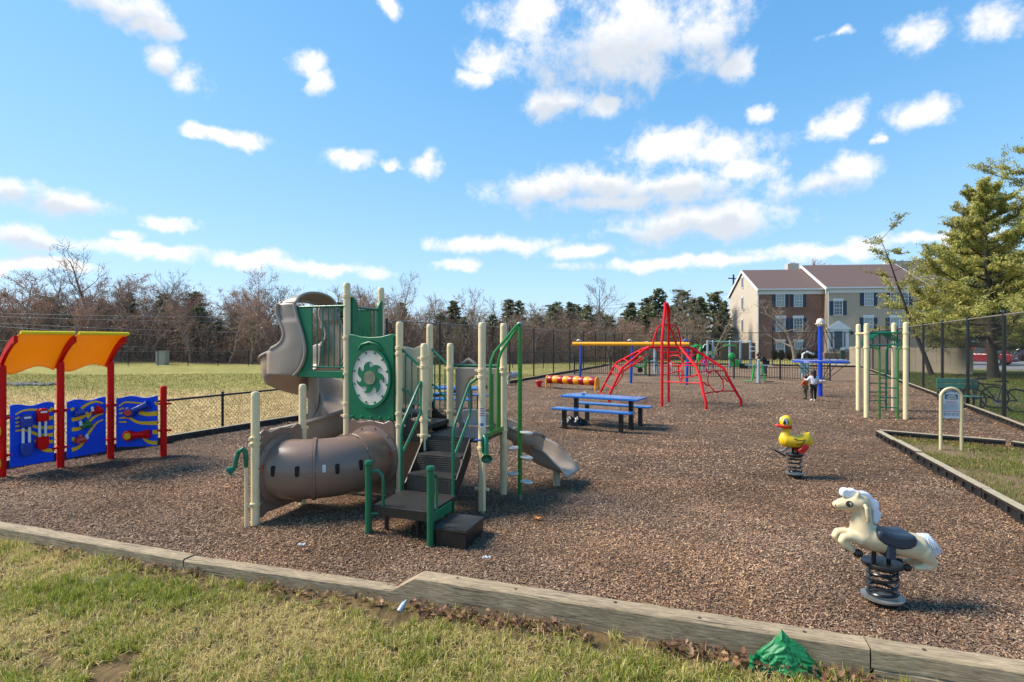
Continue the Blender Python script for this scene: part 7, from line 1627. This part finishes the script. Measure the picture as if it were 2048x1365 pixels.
b1_ = G(1988, 812); bike('black bicycle with its rear wheel to the right behind the right fence', (b1_.x + .05, b1_.y, LAWN), R(158), R(14))
b2_ = G(1960, 808); bike('second black bicycle crowded behind the first one', (b2_.x + .15, b2_.y + .45, LAWN), R(150), R(8))
q = V((12.85, 15.9, 0)); bn = thing('park_bench', 'bench with a green backboard beside the bicycles', 'bench', q); bd = V((.93, -.36, 0)).normalized(); bnn = bd.cross(ZU)
for k in range(2): MB().box(up(q - bnn * .03 * k, .60 + .15 * k), (.95, .03, .13), bd, bnn, ZU).build('back_board', mat('bench_green', rgb(64, 112, 100), .5, var=.15, scale=9), bn, False, bevel=.006)
for k in range(3): MB().box(up(q + bnn * (.12 + .13 * k), .33), (.95, .11, .03), bd, bnn, ZU).build('seat_board', mat('bench_green', rgb(64, 112, 100)), bn, False, bevel=.006)
for sg in (-1, 1):
    c = q + bd * (.40 * sg); MB().tube([up(c - bnn * .06, .8), up(c, .45), up(c + bnn * .1, .31), up(c + bnn * .45, .31), up(c + bnn * .48, .1), up(c + bnn * .48, -.15)], .025, 7).build('frame', BKB, bn); MB().tube([up(c + bnn * .05, .34), up(c - bnn * .05, -.15)], .025, 7).build('leg', BKB, bn)
wf0, wf1 = V((27.6, 33.0, 0)), V((26.6, 43.5, 0)); wfd = (wf1 - wf0); wl_ = wfd.length; wfd.normalize(); WFM = mat('weathered_board', rgb(156, 142, 122), .9, var=.25, scale=4, stretch=(3, 3, .4))
pf = thing('board_fence', 'weathered wooden board fence beyond the right chain-link fence', 'fence', wf0); bme = MB().box((0, 0, .75), (.145, .02, 1.75)).mesh('board', WFM, False); n = int(wl_ / .15); r_ = random.Random(4)
for i in range(n): inst('board', bme, pf, wf0 + wfd * (.15 * i) + V((r_.uniform(-.008, .008), 0, LAWN + r_.uniform(-.015, .015))), (0, 0, math.atan2(wfd.y, wfd.x)))
for z in (.3, 1.3): MB().bar(up(wf0, z) + V((.04, 0, 0)), up(wf1, z) + V((.04, 0, 0)), .04, .09).build('rail', WFM, pf, False)
wf0, wf1 = V((22.0, 58, 0)), V((27.5, 62, 0)); wfd = (wf1 - wf0); wl_ = wfd.length; wfd.normalize(); WFB = mat('brown_board', rgb(118, 94, 76), .9, var=.25, scale=4)
pf = thing('board_fence', 'brown wooden fence at the left end of the houses', 'fence', wf0); bme = MB().box((0, 0, .8), (.16, .02, 1.8)).mesh('board', WFB, False)
for i in range(int(wl_ / .165)): inst('board', bme, pf, wf0 + wfd * (.165 * i), (0, 0, math.atan2(wfd.y, wfd.x)))
q = V((at(325, 728, 46.5).x, 46.5, 0)); ub = MB().box((0, 0, .5), (.8, .6, 1.3)).box((0, 0, 1.18), (.86, .66, .06)).build('utility_box', mat('pale_box', rgb(176, 168, 150), .6, var=.1), None, False, bevel=.02); ub.location = (q.x, q.y, LAWN); tag(ub, 'pale utility box at the edge of the left wood', 'utility box')
# rubble and water in the ditch at far left
N = 500; xs = rng.uniform(-26.5, -21.5, N); ys = 26.0 + (xs + 24) * -.08 + rng.normal(0, .35, N); b = MB()
for x_, y_ in zip(xs[:260], ys[:260]): b.sphere((x_, y_, LAWN + .02), rng.uniform(.05, .16), (1.2, 1, .6), 6, 4)
tag(b.build('ditch_stones', mat('grey_rubble', rgb(110, 108, 98), .9, var=.4, scale=3), None, False), 'grey stones lining the ditch at the far left of the field', kind='stuff')
# ------------------------------------------------------------------ trees
BARK = mat('grey_bark', rgb(138, 122, 108), .95, var=.3, scale=3, bump=.6, bscale=14); BARK2 = mat('red_brown_twig', rgb(162, 132, 116), .9, var=.25, scale=1.2); BARKD = mat('dark_bark', rgb(70, 60, 52), .95, var=.3, scale=5, bump=.7, bscale=20, stretch=(1, 1, .3))
def grow(seed, h, r0, spread=.75, n1=15, n2=6, n3=6, lean=0.0, first=.25, up_=.35, tw=.010):
    """bare crown: trunk and limbs as one set of segments, twigs as another"""
    r = np.random.default_rng(seed); T, C = [], []
    def branch(p, d, L, ra, lev, out, k):
        pts = [p]; st = L / k; rad = [ra]
        for i in range(k):
            d = d + r.normal(0, .10 + .05 * lev, 3); d[2] += .06 * lev * up_; d /= np.linalg.norm(d); p = p + d * st; pts.append(p); rad.append(max(tw * .7, ra * (1 - (i + 1) / k * .82)))
        for i in range(k): out.append((pts[i], pts[i + 1], rad[i], rad[i + 1]))
        return pts, rad
    d0 = np.array([lean, 0, 1.0]); d0 /= np.linalg.norm(d0)
    tp, tr = branch(np.zeros(3) - d0 * .3, d0, h * .86, r0, .25, T, 9)
    for a in range(n1):
        t = first + (1 - first) * (a + .5) / n1; x = t * 9; i = min(int(x), 8); f = x - i; p = tp[i] * (1 - f) + tp[i + 1] * f; rr = tr[i] * (1 - f) + tr[i + 1] * f
        az = a * 2.4 + r.uniform(-.5, .5); el = r.uniform(.45, .95); d = np.array([math.cos(az) * spread, math.sin(az) * spread, el]); d /= np.linalg.norm(d)
        L1 = h * (.40 * (1 - t * .62)) * r.uniform(.75, 1.2)
        p1, r1 = branch(p, d, L1, max(rr * .55, tw * 1.6), 1, T if rr > .04 else C, 5)
        for b in range(n2):
            j = r.uniform(1.0, 5); i2 = min(int(j), 4); q = p1[i2] + (p1[i2 + 1] - p1[i2]) * (j - i2); dd = (p1[i2 + 1] - p1[i2]); dd = dd / np.linalg.norm(dd) + r.normal(0, .55, 3); dd[2] += .25; dd /= np.linalg.norm(dd)
            p2, r2 = branch(q, dd, L1 * r.uniform(.3, .55), max(r1[i2] * .5, tw * 1.1), 2, C, 3)
            for c in range(n3):
                j3 = r.integers(1, 4); d3 = p2[j3] - p2[j3 - 1]; d3 = d3 / np.linalg.norm(d3) + r.normal(0, .6, 3); d3[2] += .2; d3 /= np.linalg.norm(d3); branch(p2[j3], d3, L1 * r.uniform(.14, .28), tw, 3, C, 2)
    return T, C
def seg_mesh(name, S, m, n, tint=None):
    p0 = np.array([s[0] for s in S]); p1 = np.array([s[1] for s in S]); vs, fs = segs_np(p0, p1, np.array([s[2] for s in S]), np.array([s[3] for s in S]), n); return np_mesh(name, vs, fs, m, None, True)
VAR = []
for k in range(8):
    T, C = grow(100 + k, 10.0, .15 + .02 * (k % 3), .6 + .12 * (k % 3), 15, 6, 6, 0, .18 + .07 * (k % 4), .4, .013)
    tips = np.array([s[1] for s in C])
    mats_ = [BARK2, BARK, BARK2][k % 3]
    cm = seg_mesh('crown', C, mats_, 3)
    if k % 3 != 1:                                     # red-brown buds and clinging leaves
        sel = tips[rng.uniform(0, 1, len(tips)) < (.75 if k % 3 == 0 else .45)]; sel = np.repeat(sel, 2, 0) + rng.normal(0, .12, (len(sel) * 2, 3)); sz = rng.uniform(.018, .045, len(sel))[:, None]
        a = rand_unit(len(sel)); b_ = np.cross(a, rand_unit(len(sel))); vs, fs = quads_np(sel, a * sz, b_ * sz); pal_ = np.array([col3(172, 120, 98), col3(154, 112, 94), col3(182, 140, 112), col3(160, 134, 114)]); t = pal_[rng.integers(0, 4, len(sel))] * rng.uniform(.7, 1.2, len(sel))[:, None]
        lm = np_mesh('buds', vs, fs, attr_mat('bud_leaf', .8, .3, .2), np.repeat(t, 4, 0))
    else: lm = None
    VAR.append((seg_mesh('trunk', T, BARK, 6), cm, lm))
def bare(label, x, y, h, var, rz, group=None, wide=1.0):
    r = thing('bare_tree', label, 'tree', (x, y, float(ground_z(np.array([x]), np.array([y]))[0])), rz, group, True)
    s = h / 9.6; r.scale = (s * wide, s * wide, s)
    t, c, l_ = VAR[var]; inst('trunk', t, r, (0, 0, 0)); cr = inst('crown', c, r, (0, 0, 0))
    if l_: inst('buds', l_, cr, (0, 0, 0))
    return r
def px_tree(label, x, ytop, Y, var, rz, wide=1.0): return bare(label, (x - CX) * Y / F, Y, HC + (CY - ytop) * Y / F - LAWN, var, rz, None, wide)
px_tree('tall spreading bare tree above the wood left of the orange roof', 168, 512, 54, 1, .3, 1.15); px_tree('bare tree at the far left edge of the wood', 60, 535, 53, 0, 1.2, 1.3); px_tree('wide bare tree with brown buds left of the spiral slide', 430, 552, 55, 2, 2.0, 1.35); px_tree('narrow bare tree with rusty trunk beside the spiral slide', 512, 540, 52, 3, 3.3, .9)
px_tree('fine-twigged bare tree rising behind the slide hood', 668, 556, 56, 4, .8, 1.1); px_tree('tall grey bare tree rising behind the top deck posts', 795, 538, 50, 1, 2.6, .85); px_tree('bare tree rising above the middle of the wood', 940, 572, 50, 4, 4.2, 1.0); px_tree('large grey bare tree standing left of the red mast', 1212, 552, 58, 7, 5.0, 1.0)
for i, (x, yt, v) in enumerate(((118, 548, 7), (235, 566, 4), (312, 556, 1), (372, 572, 7), (560, 566, 4), (730, 570, 7), (865, 588, 1))): px_tree(['slim bare tree standing second from the left in the wood', 'bare tree just right of the tall spreading one', 'bare grey tree above the gap between roof and slide', 'bare tree left of the wide budded one', 'bare tree close behind the slide chute', 'bare tree between slide hood and deck posts', 'small bare tree right of the deck posts'][i], x, yt, 52 + i % 3, v, i * 1.1, .95)
GB = 'bare trees of the far wood'; LB = 'bare brown tree among many in the wood behind the field'
cnt = 0
for row_, (y0, n, hmin, hmax) in enumerate(((50.5, 34, 4.6, 6.8), (55, 36, 5.4, 7.8), (61, 34, 6.0, 8.6), (69, 30, 6, 9), (80, 24, 6, 8.5))):
    for i in range(n):
        fx = (i + .5 + random.uniform(-.45, .45)) / n; Yb = y0 + random.uniform(-2, 2); x = (-1.02 + fx * 1.36) * Yb; Y_ = Yb + (max(0, x) * .72 if x > 0 else 0) * .75
        hh = random.uniform(hmin, hmax)
        if x > -12: hh *= .70
        bare(LB, x, Y_, hh, random.randrange(8), random.uniform(0, 6.28), GB, random.uniform(.9, 1.5)); cnt += 1
# evergreens: needle clumps set along drooping boughs
def evergreen(seed, h, w, n, cols, taper=1.0, size=.10):
    r = np.random.default_rng(seed); C, S, L = [], [], []
    nb = 46
    for i in range(nb):
        t = .10 + .88 * (i / nb) ** .95; z = h * t; R0_ = w * (1 - t) ** taper * r.uniform(.40, 1.30) + .12; az = i * 2.4 + r.uniform(-.4, .4); k = int(n / nb * (.35 + 1.3 * (1 - t)))
        u = r.uniform(.12, 1, k) ** .7; dx, dy = math.cos(az), math.sin(az); p = np.stack([dx * R0_ * u, dy * R0_ * u, z + R0_ * (.28 * u - .12 * u * u)], 1) + r.normal(0, 1, (k, 3)) * np.array([.16, .16, .12]) * (w * .45 + .1) * (.5 + u[:, None] * .6); C.append(p)
        L.append((np.array([0, 0, z]), np.array([dx * R0_ * .85, dy * R0_ * .85, z + R0_ * .15]), .03, .008))
    C = np.concatenate(C); N = len(C); a = rand_unit(N); a[:, 2] *= .5; b_ = np.cross(a, rand_unit(N)); sz = r.uniform(.5, 1.3, N)[:, None] * size
    vs, fs = quads_np(C, a * sz * 1.3, b_ * sz * .75); clump = .5 + .5 * np.sin(C[:, 0] * 3.1 + C[:, 2] * 2.2) * np.sin(C[:, 1] * 2.7 + C[:, 2] * 1.7); pal_ = np.array([col3(*c) for c in cols]); t = pal_[r.integers(0, len(cols), N)] * (.65 + .6 * clump)[:, None]
    L.insert(0, (np.array([0, 0, -.3]), np.array([0, 0, h * .95]), .02 * h + .04, .02))
    return seg_mesh('trunk', L, BARKD, 5), np_mesh('crown', vs, fs, attr_mat('needles', .7, .25, .3), np.repeat(t, 4, 0))
EVC = [(104, 112, 78), (120, 124, 86), (134, 134, 98), (92, 98, 72), (142, 136, 104)]
EV = [evergreen(300 + k, 8.0, 1.5 + .22 * (k % 4), 5200, EVC, (.55, .8, .45, .65, .9, .5)[k], .12) for k in range(6)]
def ever(label, x, y, h, v, rz, group=None, wide=1.0):
    r = thing('evergreen_tree', label, 'tree', (x, y, float(ground_z(np.array([x]), np.array([y]))[0])), rz, group, True); s = h / 8.0; r.scale = (s * wide, s * wide, s); inst('trunk', EV[v][0], r, (0, 0, 0)); inst('crown', EV[v][1], r, (0, 0, 0)); return r
GE = 'evergreens of the far wood'
for i, (x, yt, Y_, v, w_) in enumerate(((1038, 596, 58, 0, 1.0), (1105, 606, 60, 1, 1.2), (1140, 600, 62, 2, 1.2), (1175, 606, 58, 0, 1.0), (1262, 600, 64, 3, 1.3), (1318, 572, 68, 1, 1.25), (1365, 575, 70, 2, 1.2), (1402, 590, 66, 3, 1.3), (1428, 580, 72, 0, 1.2), (1448, 598, 66, 1, 1.2), (985, 624, 52, 2, 1.3), (1075, 625, 56, 3, 1.4), (1215, 625, 58, 2, 1.4), (1290, 615, 62, 0, 1.3), (880, 622, 52, 1, 1.2), (930, 628, 54, 3, 1.3), (1345, 610, 62, 2, 1.4), (1390, 625, 60, 1, 1.5))):
    ever('dark evergreen in the row right of the play structure', (x - CX) * Y_ / F, Y_, HC + (CY - yt) * Y_ / F, (v + i) % 6, i * 1.3, 'evergreens behind the tall left fence', w_)
for i in range(26):
    Y_ = random.uniform(51, 62); x = random.uniform(-50, -4); ever('small dark evergreen among the bare trees of the left wood', x, Y_, random.uniform(3.5, 6.5), i % 6, random.uniform(0, 6), GE, random.uniform(1.0, 1.5))
for i in range(24):
    Y_ = random.uniform(66, 92); x = random.uniform(-2, .40 * Y_ ); ever('far evergreen at the back of the wood', x, Y_, random.uniform(5, 8), i % 6, random.uniform(0, 6), 'evergreens at the back of the wood', random.uniform(1.1, 1.6))
for i in range(34):
    Y_ = random.uniform(50, 74); px_ = random.uniform(820, 1450); x = (px_ - CX) * Y_ / F
    bare('grey bare tree mixed into the evergreens right of the play structure', x, Y_, random.uniform(4.5, 7.2), (1, 4, 7, 2)[i % 4], random.uniform(0, 6.28), 'bare trees among the evergreens', random.uniform(1.0, 1.6))
# underbrush: countless stems and old leaves along the wood's edge
N = 22000; t = rng.uniform(-1.0, .42, N); Yb = rng.uniform(48.5, 72, N); xs = t * Yb; ys = Yb + np.clip(xs, 0, 60) * .55; hh = np.minimum(rng.gamma(2.2, .75, N), 3.6) + .5; ln_ = rng.normal(0, .25, (N, 2)) * hh[:, None]; z0 = ground_z(xs, ys)
ok_ = ~((xs > 22) & (ys < 72)); xs, ys, hh, ln_, z0 = xs[ok_], ys[ok_], hh[ok_], ln_[ok_], z0[ok_]; N = len(xs)
p0 = np.stack([xs, ys, z0], 1); pm = p0 + np.stack([ln_[:, 0] * .4, ln_[:, 1] * .4, hh * .55], 1); p1 = p0 + np.stack([ln_[:, 0], ln_[:, 1], hh], 1); rr = rng.uniform(.008, .022, N)
A_ = np.concatenate([p0, pm]); B_ = np.concatenate([pm, p1]); r0_ = np.concatenate([rr, rr * .7]); r1_ = np.concatenate([rr * .7, rr * .25])
for k in range(2): e = pm + (p1 - pm) * rng.uniform(0, .6, (N, 1)); A_ = np.concatenate([A_, e]); B_ = np.concatenate([B_, e + np.stack([rng.normal(0, .35, N), rng.normal(0, .35, N), rng.uniform(.1, .7, N)], 1)]); r0_ = np.concatenate([r0_, rr * .5]); r1_ = np.concatenate([r1_, rr * .2])
vs, fs = segs_np(A_, B_, r0_, r1_); o = link(bpy.data.objects.new('underbrush_stems', np_mesh('underbrush_stems', vs, fs, mat('brush_stem', rgb(152, 128, 112), .9, var=.3, scale=.4)))); tag(o, 'tangled brown underbrush along the edge of the wood', kind='stuff')
N = 60000; t = rng.uniform(-1.0, .42, N); Yb = rng.uniform(49, 75, N); xs = t * Yb; ys = Yb + np.clip(xs, 0, 60) * .55; ok_ = ~((xs > 22) & (ys < 72)); xs, ys = xs[ok_], ys[ok_]; N = len(xs); cl_ = smooth_noise(xs, ys, .9, 71); zz = ground_z(xs, ys) + np.minimum(rng.gamma(1.8, .8, N), 3.6) * (1 + .5 * cl_).clip(.2, 1.5); a = rand_unit(N); b_ = np.cross(a, rand_unit(N)); sz = rng.uniform(.04, .11, N)[:, None]
vs, fs = quads_np(np.stack([xs, ys, zz], 1), a * sz, b_ * sz); pal_ = np.array([col3(160, 122, 100), col3(142, 112, 94), col3(176, 140, 112), col3(122, 120, 86), col3(150, 130, 114)]); t = pal_[rng.integers(0, 5, N)] * rng.uniform(.6, 1.1, N)[:, None]
o = link(bpy.data.objects.new('underbrush_leaves', np_mesh('underbrush_leaves', vs, fs, attr_mat('brush_leaf', .85, .25, .15), np.repeat(t, 4, 0)))); tag(o, 'dry brown leaves hanging in the underbrush of the wood', kind='stuff')

# ------------------------------------------------------------------ the yellow-green trees at the right
def leafy(seed, h, w, r0, n_limb, leaves, first, cols, lsize, droop=.0, lean=(0, 0), crown_pow=.8, tri=1.0):
    r = np.random.default_rng(seed); S, C = [], []; k = 10; P = [np.array([0, 0, -.3])]; d = np.array([lean[0], lean[1], 1.0]); d /= np.linalg.norm(d); rad = [r0 * 1.25]
    for i in range(k):
        d = d + r.normal(0, .03, 3); d[2] = abs(d[2]); d /= np.linalg.norm(d); P.append(P[-1] + d * (h + .3) / k); rad.append(r0 * (1 - (i + 1) / k * .92))
    for i in range(k): S.append((P[i], P[i + 1], rad[i], rad[i + 1]))
    for a in range(n_limb):
        t = first + (1 - first) * (a + .5) / n_limb; x = t * k; i = min(int(x), k - 1); p = P[i] + (P[i + 1] - P[i]) * (x - i); az = a * 2.4 + r.uniform(-.5, .5)
        L = w * (1 - ((t - first) / (1 - first)) * tri) ** crown_pow * r.uniform(.7, 1.15) + .3; up0 = -.02 + .60 * t * t; dd = np.array([math.cos(az), math.sin(az), up0]); dd /= np.linalg.norm(dd); q = p; rr = max(.015, rad[i] * .42); m = 7; pts = [q]
        for j in range(m):
            dd = dd + r.normal(0, .09, 3); dd[2] += .05 - droop * .1; dd /= np.linalg.norm(dd); q2 = q + dd * L / m; S.append((q, q2, rr * (1 - j / m * .85), rr * (1 - (j + 1) / m * .85))); q = q2; pts.append(q)
        nsub = int(8 + L * 2.5)
        for b in range(nsub):
            j = r.uniform(1.2, m); i2 = min(int(j), m - 1); s0 = pts[i2] + (pts[i2 + 1] - pts[i2]) * (j - i2); e = (pts[i2 + 1] - pts[i2]); e = e / np.linalg.norm(e); e = e + np.array([r.normal(0, .7), r.normal(0, .7), r.normal(.10, .25)]); e /= np.linalg.norm(e); l2 = L * r.uniform(.12, .30) + .15; s1 = s0 + e * l2; s1[2] += .08
            S.append((s0, s1, .010, .004)); nl = int(leaves / (n_limb * nsub) * r.uniform(.5, 1.5)) + 1
            u = r.uniform(.15, 1.08, nl)[:, None]; C.append(s0 + (s1 - s0) * u + r.normal(0, 1, (nl, 3)) * np.array([.10, .10, .055]) * (.6 + l2 * .5))
    C = np.concatenate(C); N = len(C); a = rand_unit(N); b_ = np.cross(a, rand_unit(N)); b_ /= np.linalg.norm(b_, axis=1, keepdims=True) + 1e-9; sz = r.uniform(.55, 1.35, N)[:, None] * lsize; vs, fs = quads_np(C, a * sz * 1.25, b_ * sz * .42)
    pal_ = np.array([col3(*c) for c in cols]); cl = .5 + .5 * np.sin(C[:, 0] * 1.9 + C[:, 1] * 1.1 + C[:, 2] * 2.6); t = pal_[r.integers(0, len(cols), N)] * (.72 + .5 * cl)[:, None]
    return seg_mesh('trunk', S, BARKD, 7), np_mesh('crown', vs, fs, attr_mat('young_leaf', .6, .42, .3), np.repeat(t, 4, 0))
YG = [(176, 172, 92), (192, 184, 98), (156, 162, 86), (200, 180, 104), (138, 150, 82), (208, 194, 116)]
def leafy_tree(label, loc, args, rz=0):
    r = thing('leafy_tree', label, 'tree', loc, rz, None, True); t, c = leafy(*args); inst('trunk', t, r, (0, 0, 0)); inst('crown', c, r, (0, 0, 0)); return r
leafy_tree('large yellow-green tree with a thick trunk in front of the dark car', (26.6, 30.4, LAWN), (501, 10.6, 4.9, .28, 60, 74000, .17, YG, .045))
leafy_tree('yellow-green tree whose trunk stands before the red car', (28.2, 34.2, LAWN), (502, 8.8, 4.9, .28, 50, 60000, .2, YG, .046), 1.0)
leafy_tree('tall yellow-green tree rising past the right edge of the picture', (32.2, 31.2, LAWN), (503, 17.5, 7.0, .36, 66, 84000, .10, YG, .046), 2.0)
lt = leafy_tree('thin leaning tree with sparse leaves left of the big trees', (25.2, 32.9, LAWN), (504, 8.9, 1.9, .14, 16, 3600, .30, YG, .045, .6, (-.36, 0.0), .7, .55), 0)
# bare ornamental tree in front of the brick house
T, C = grow(77, 8.0, .22, 1.25, 13, 7, 7, 0, .16, .3, .014); r = thing('bare_tree', 'wide bare ornamental tree in front of the brick town house', 'tree', (at(1588, 718, 56).x, 56, LAWN), 0, None, True); r.scale = (1.0, 1.0, .98)
inst('trunk', seg_mesh('trunk', T, BARK, 7), r, (0, 0, 0)); inst('crown', seg_mesh('crown', C, BARK, 3), r, (0, 0, 0))
for i, (x, yt) in enumerate(((1618, 515), (1668, 512), (1640, 524))): px_tree(['bare treetop rising behind the chimney', 'bare treetop rising behind the middle of the long roof', 'small bare treetop between two others behind the roof'][i], x, yt, 84, 4 + i, i * 1.4, .9)
# clipped shrubs along the brick front
for i, (x, w_) in enumerate(((1549, 9), (1563, 8), (1579, 9), (1602, 12), (1622, 10), (1634, 10))):
    Y_ = 60.6; c = np.array([(x - CX) * Y_ / F, Y_, .38]); N = 1500; p = rand_unit(N) * (rng.uniform(.5, 1, N) ** .4)[:, None] * np.array([w_ * Y_ / F * .62, .45, .52]) + c - np.array([c[0], c[1], 0]); a = rand_unit(N); b_ = np.cross(a, rand_unit(N)); sz = .05
    vs, fs = quads_np(p, a * sz, b_ * sz); t = np.array([col3(30, 36, 28), col3(44, 48, 34), col3(54, 50, 38)])[rng.integers(0, 3, N)]; r = thing('shrub', ['dark shrub under the left brick-house window', 'dark shrub right of the leftmost one', 'third dark shrub from the left along the brick front', 'broad dark shrub behind the bare tree trunk', 'dark shrub right of the bare tree', 'dark shrub at the right end of the brick front'][i], 'shrub', (c[0], c[1], 0), 0, 'shrubs along the brick house', True)
    inst('foliage', np_mesh('foliage', vs, fs, attr_mat('shrub_leaf', .7, .2, .3), np.repeat(t, 4, 0)), r, (0, 0, 0)); MB().cyl((0, 0, LAWN), (0, 0, .4), .03, n=5).build('stem', BARKD, r)

# ------------------------------------------------------------------ utility pole and wires
q = V((at(1467, 690, 80).x, 80, 0)); up1 = thing('utility_pole', 'wooden utility pole left of the house gable', 'utility pole', q); zt = HC + (CY - 549) * 80 / F
MB().cyl(up(q, -.5), up(q, zt), .17, .12, n=10).build('pole', BARKD, up1); MB().bar(up(q, zt - .6) - V((1.0, .6, 0)), up(q, zt - .6) + V((1.0, .6, 0)), .12, .14).build('cross_arm', BARKD, up1, False); MB().cyl(up(q + V((.35, 0, 0)), zt - 2.3), up(q + V((.35, 0, 0)), zt - 1.2), .22, n=10).build('transformer', FY, up1)
WIRE = mat('grey_wire', rgb(150, 150, 152), .5)
for i, (x0, y0, Y0, x1, y1, Y1, sag) in enumerate(((-80, 624, 44, 1467, 585, 80, 1.6), (-80, 630, 44.5, 1467, 588, 80, 1.9), (-80, 642, 44, 1467, 612, 80, 2.2), (-80, 648, 44.5, 1467, 616, 80, 2.6), (-80, 676, 44, 1467, 630, 80, 2.6))):
    a, e = at(x0, y0, Y0), at(x1, y1, Y1); pts = [a.lerp(e, k / 24) - ZU * (sag * 4 * (k / 24) * (1 - k / 24)) for k in range(25)]
    o = MB().tube(pts, .018, 5).build('power_line', WIRE, None); tag(o, ['highest power line strung across the wood', 'second highest power line across the wood', 'middle power line across the wood', 'second lowest power line across the wood', 'lowest power line across the wood'][i], 'power line', 'power lines')
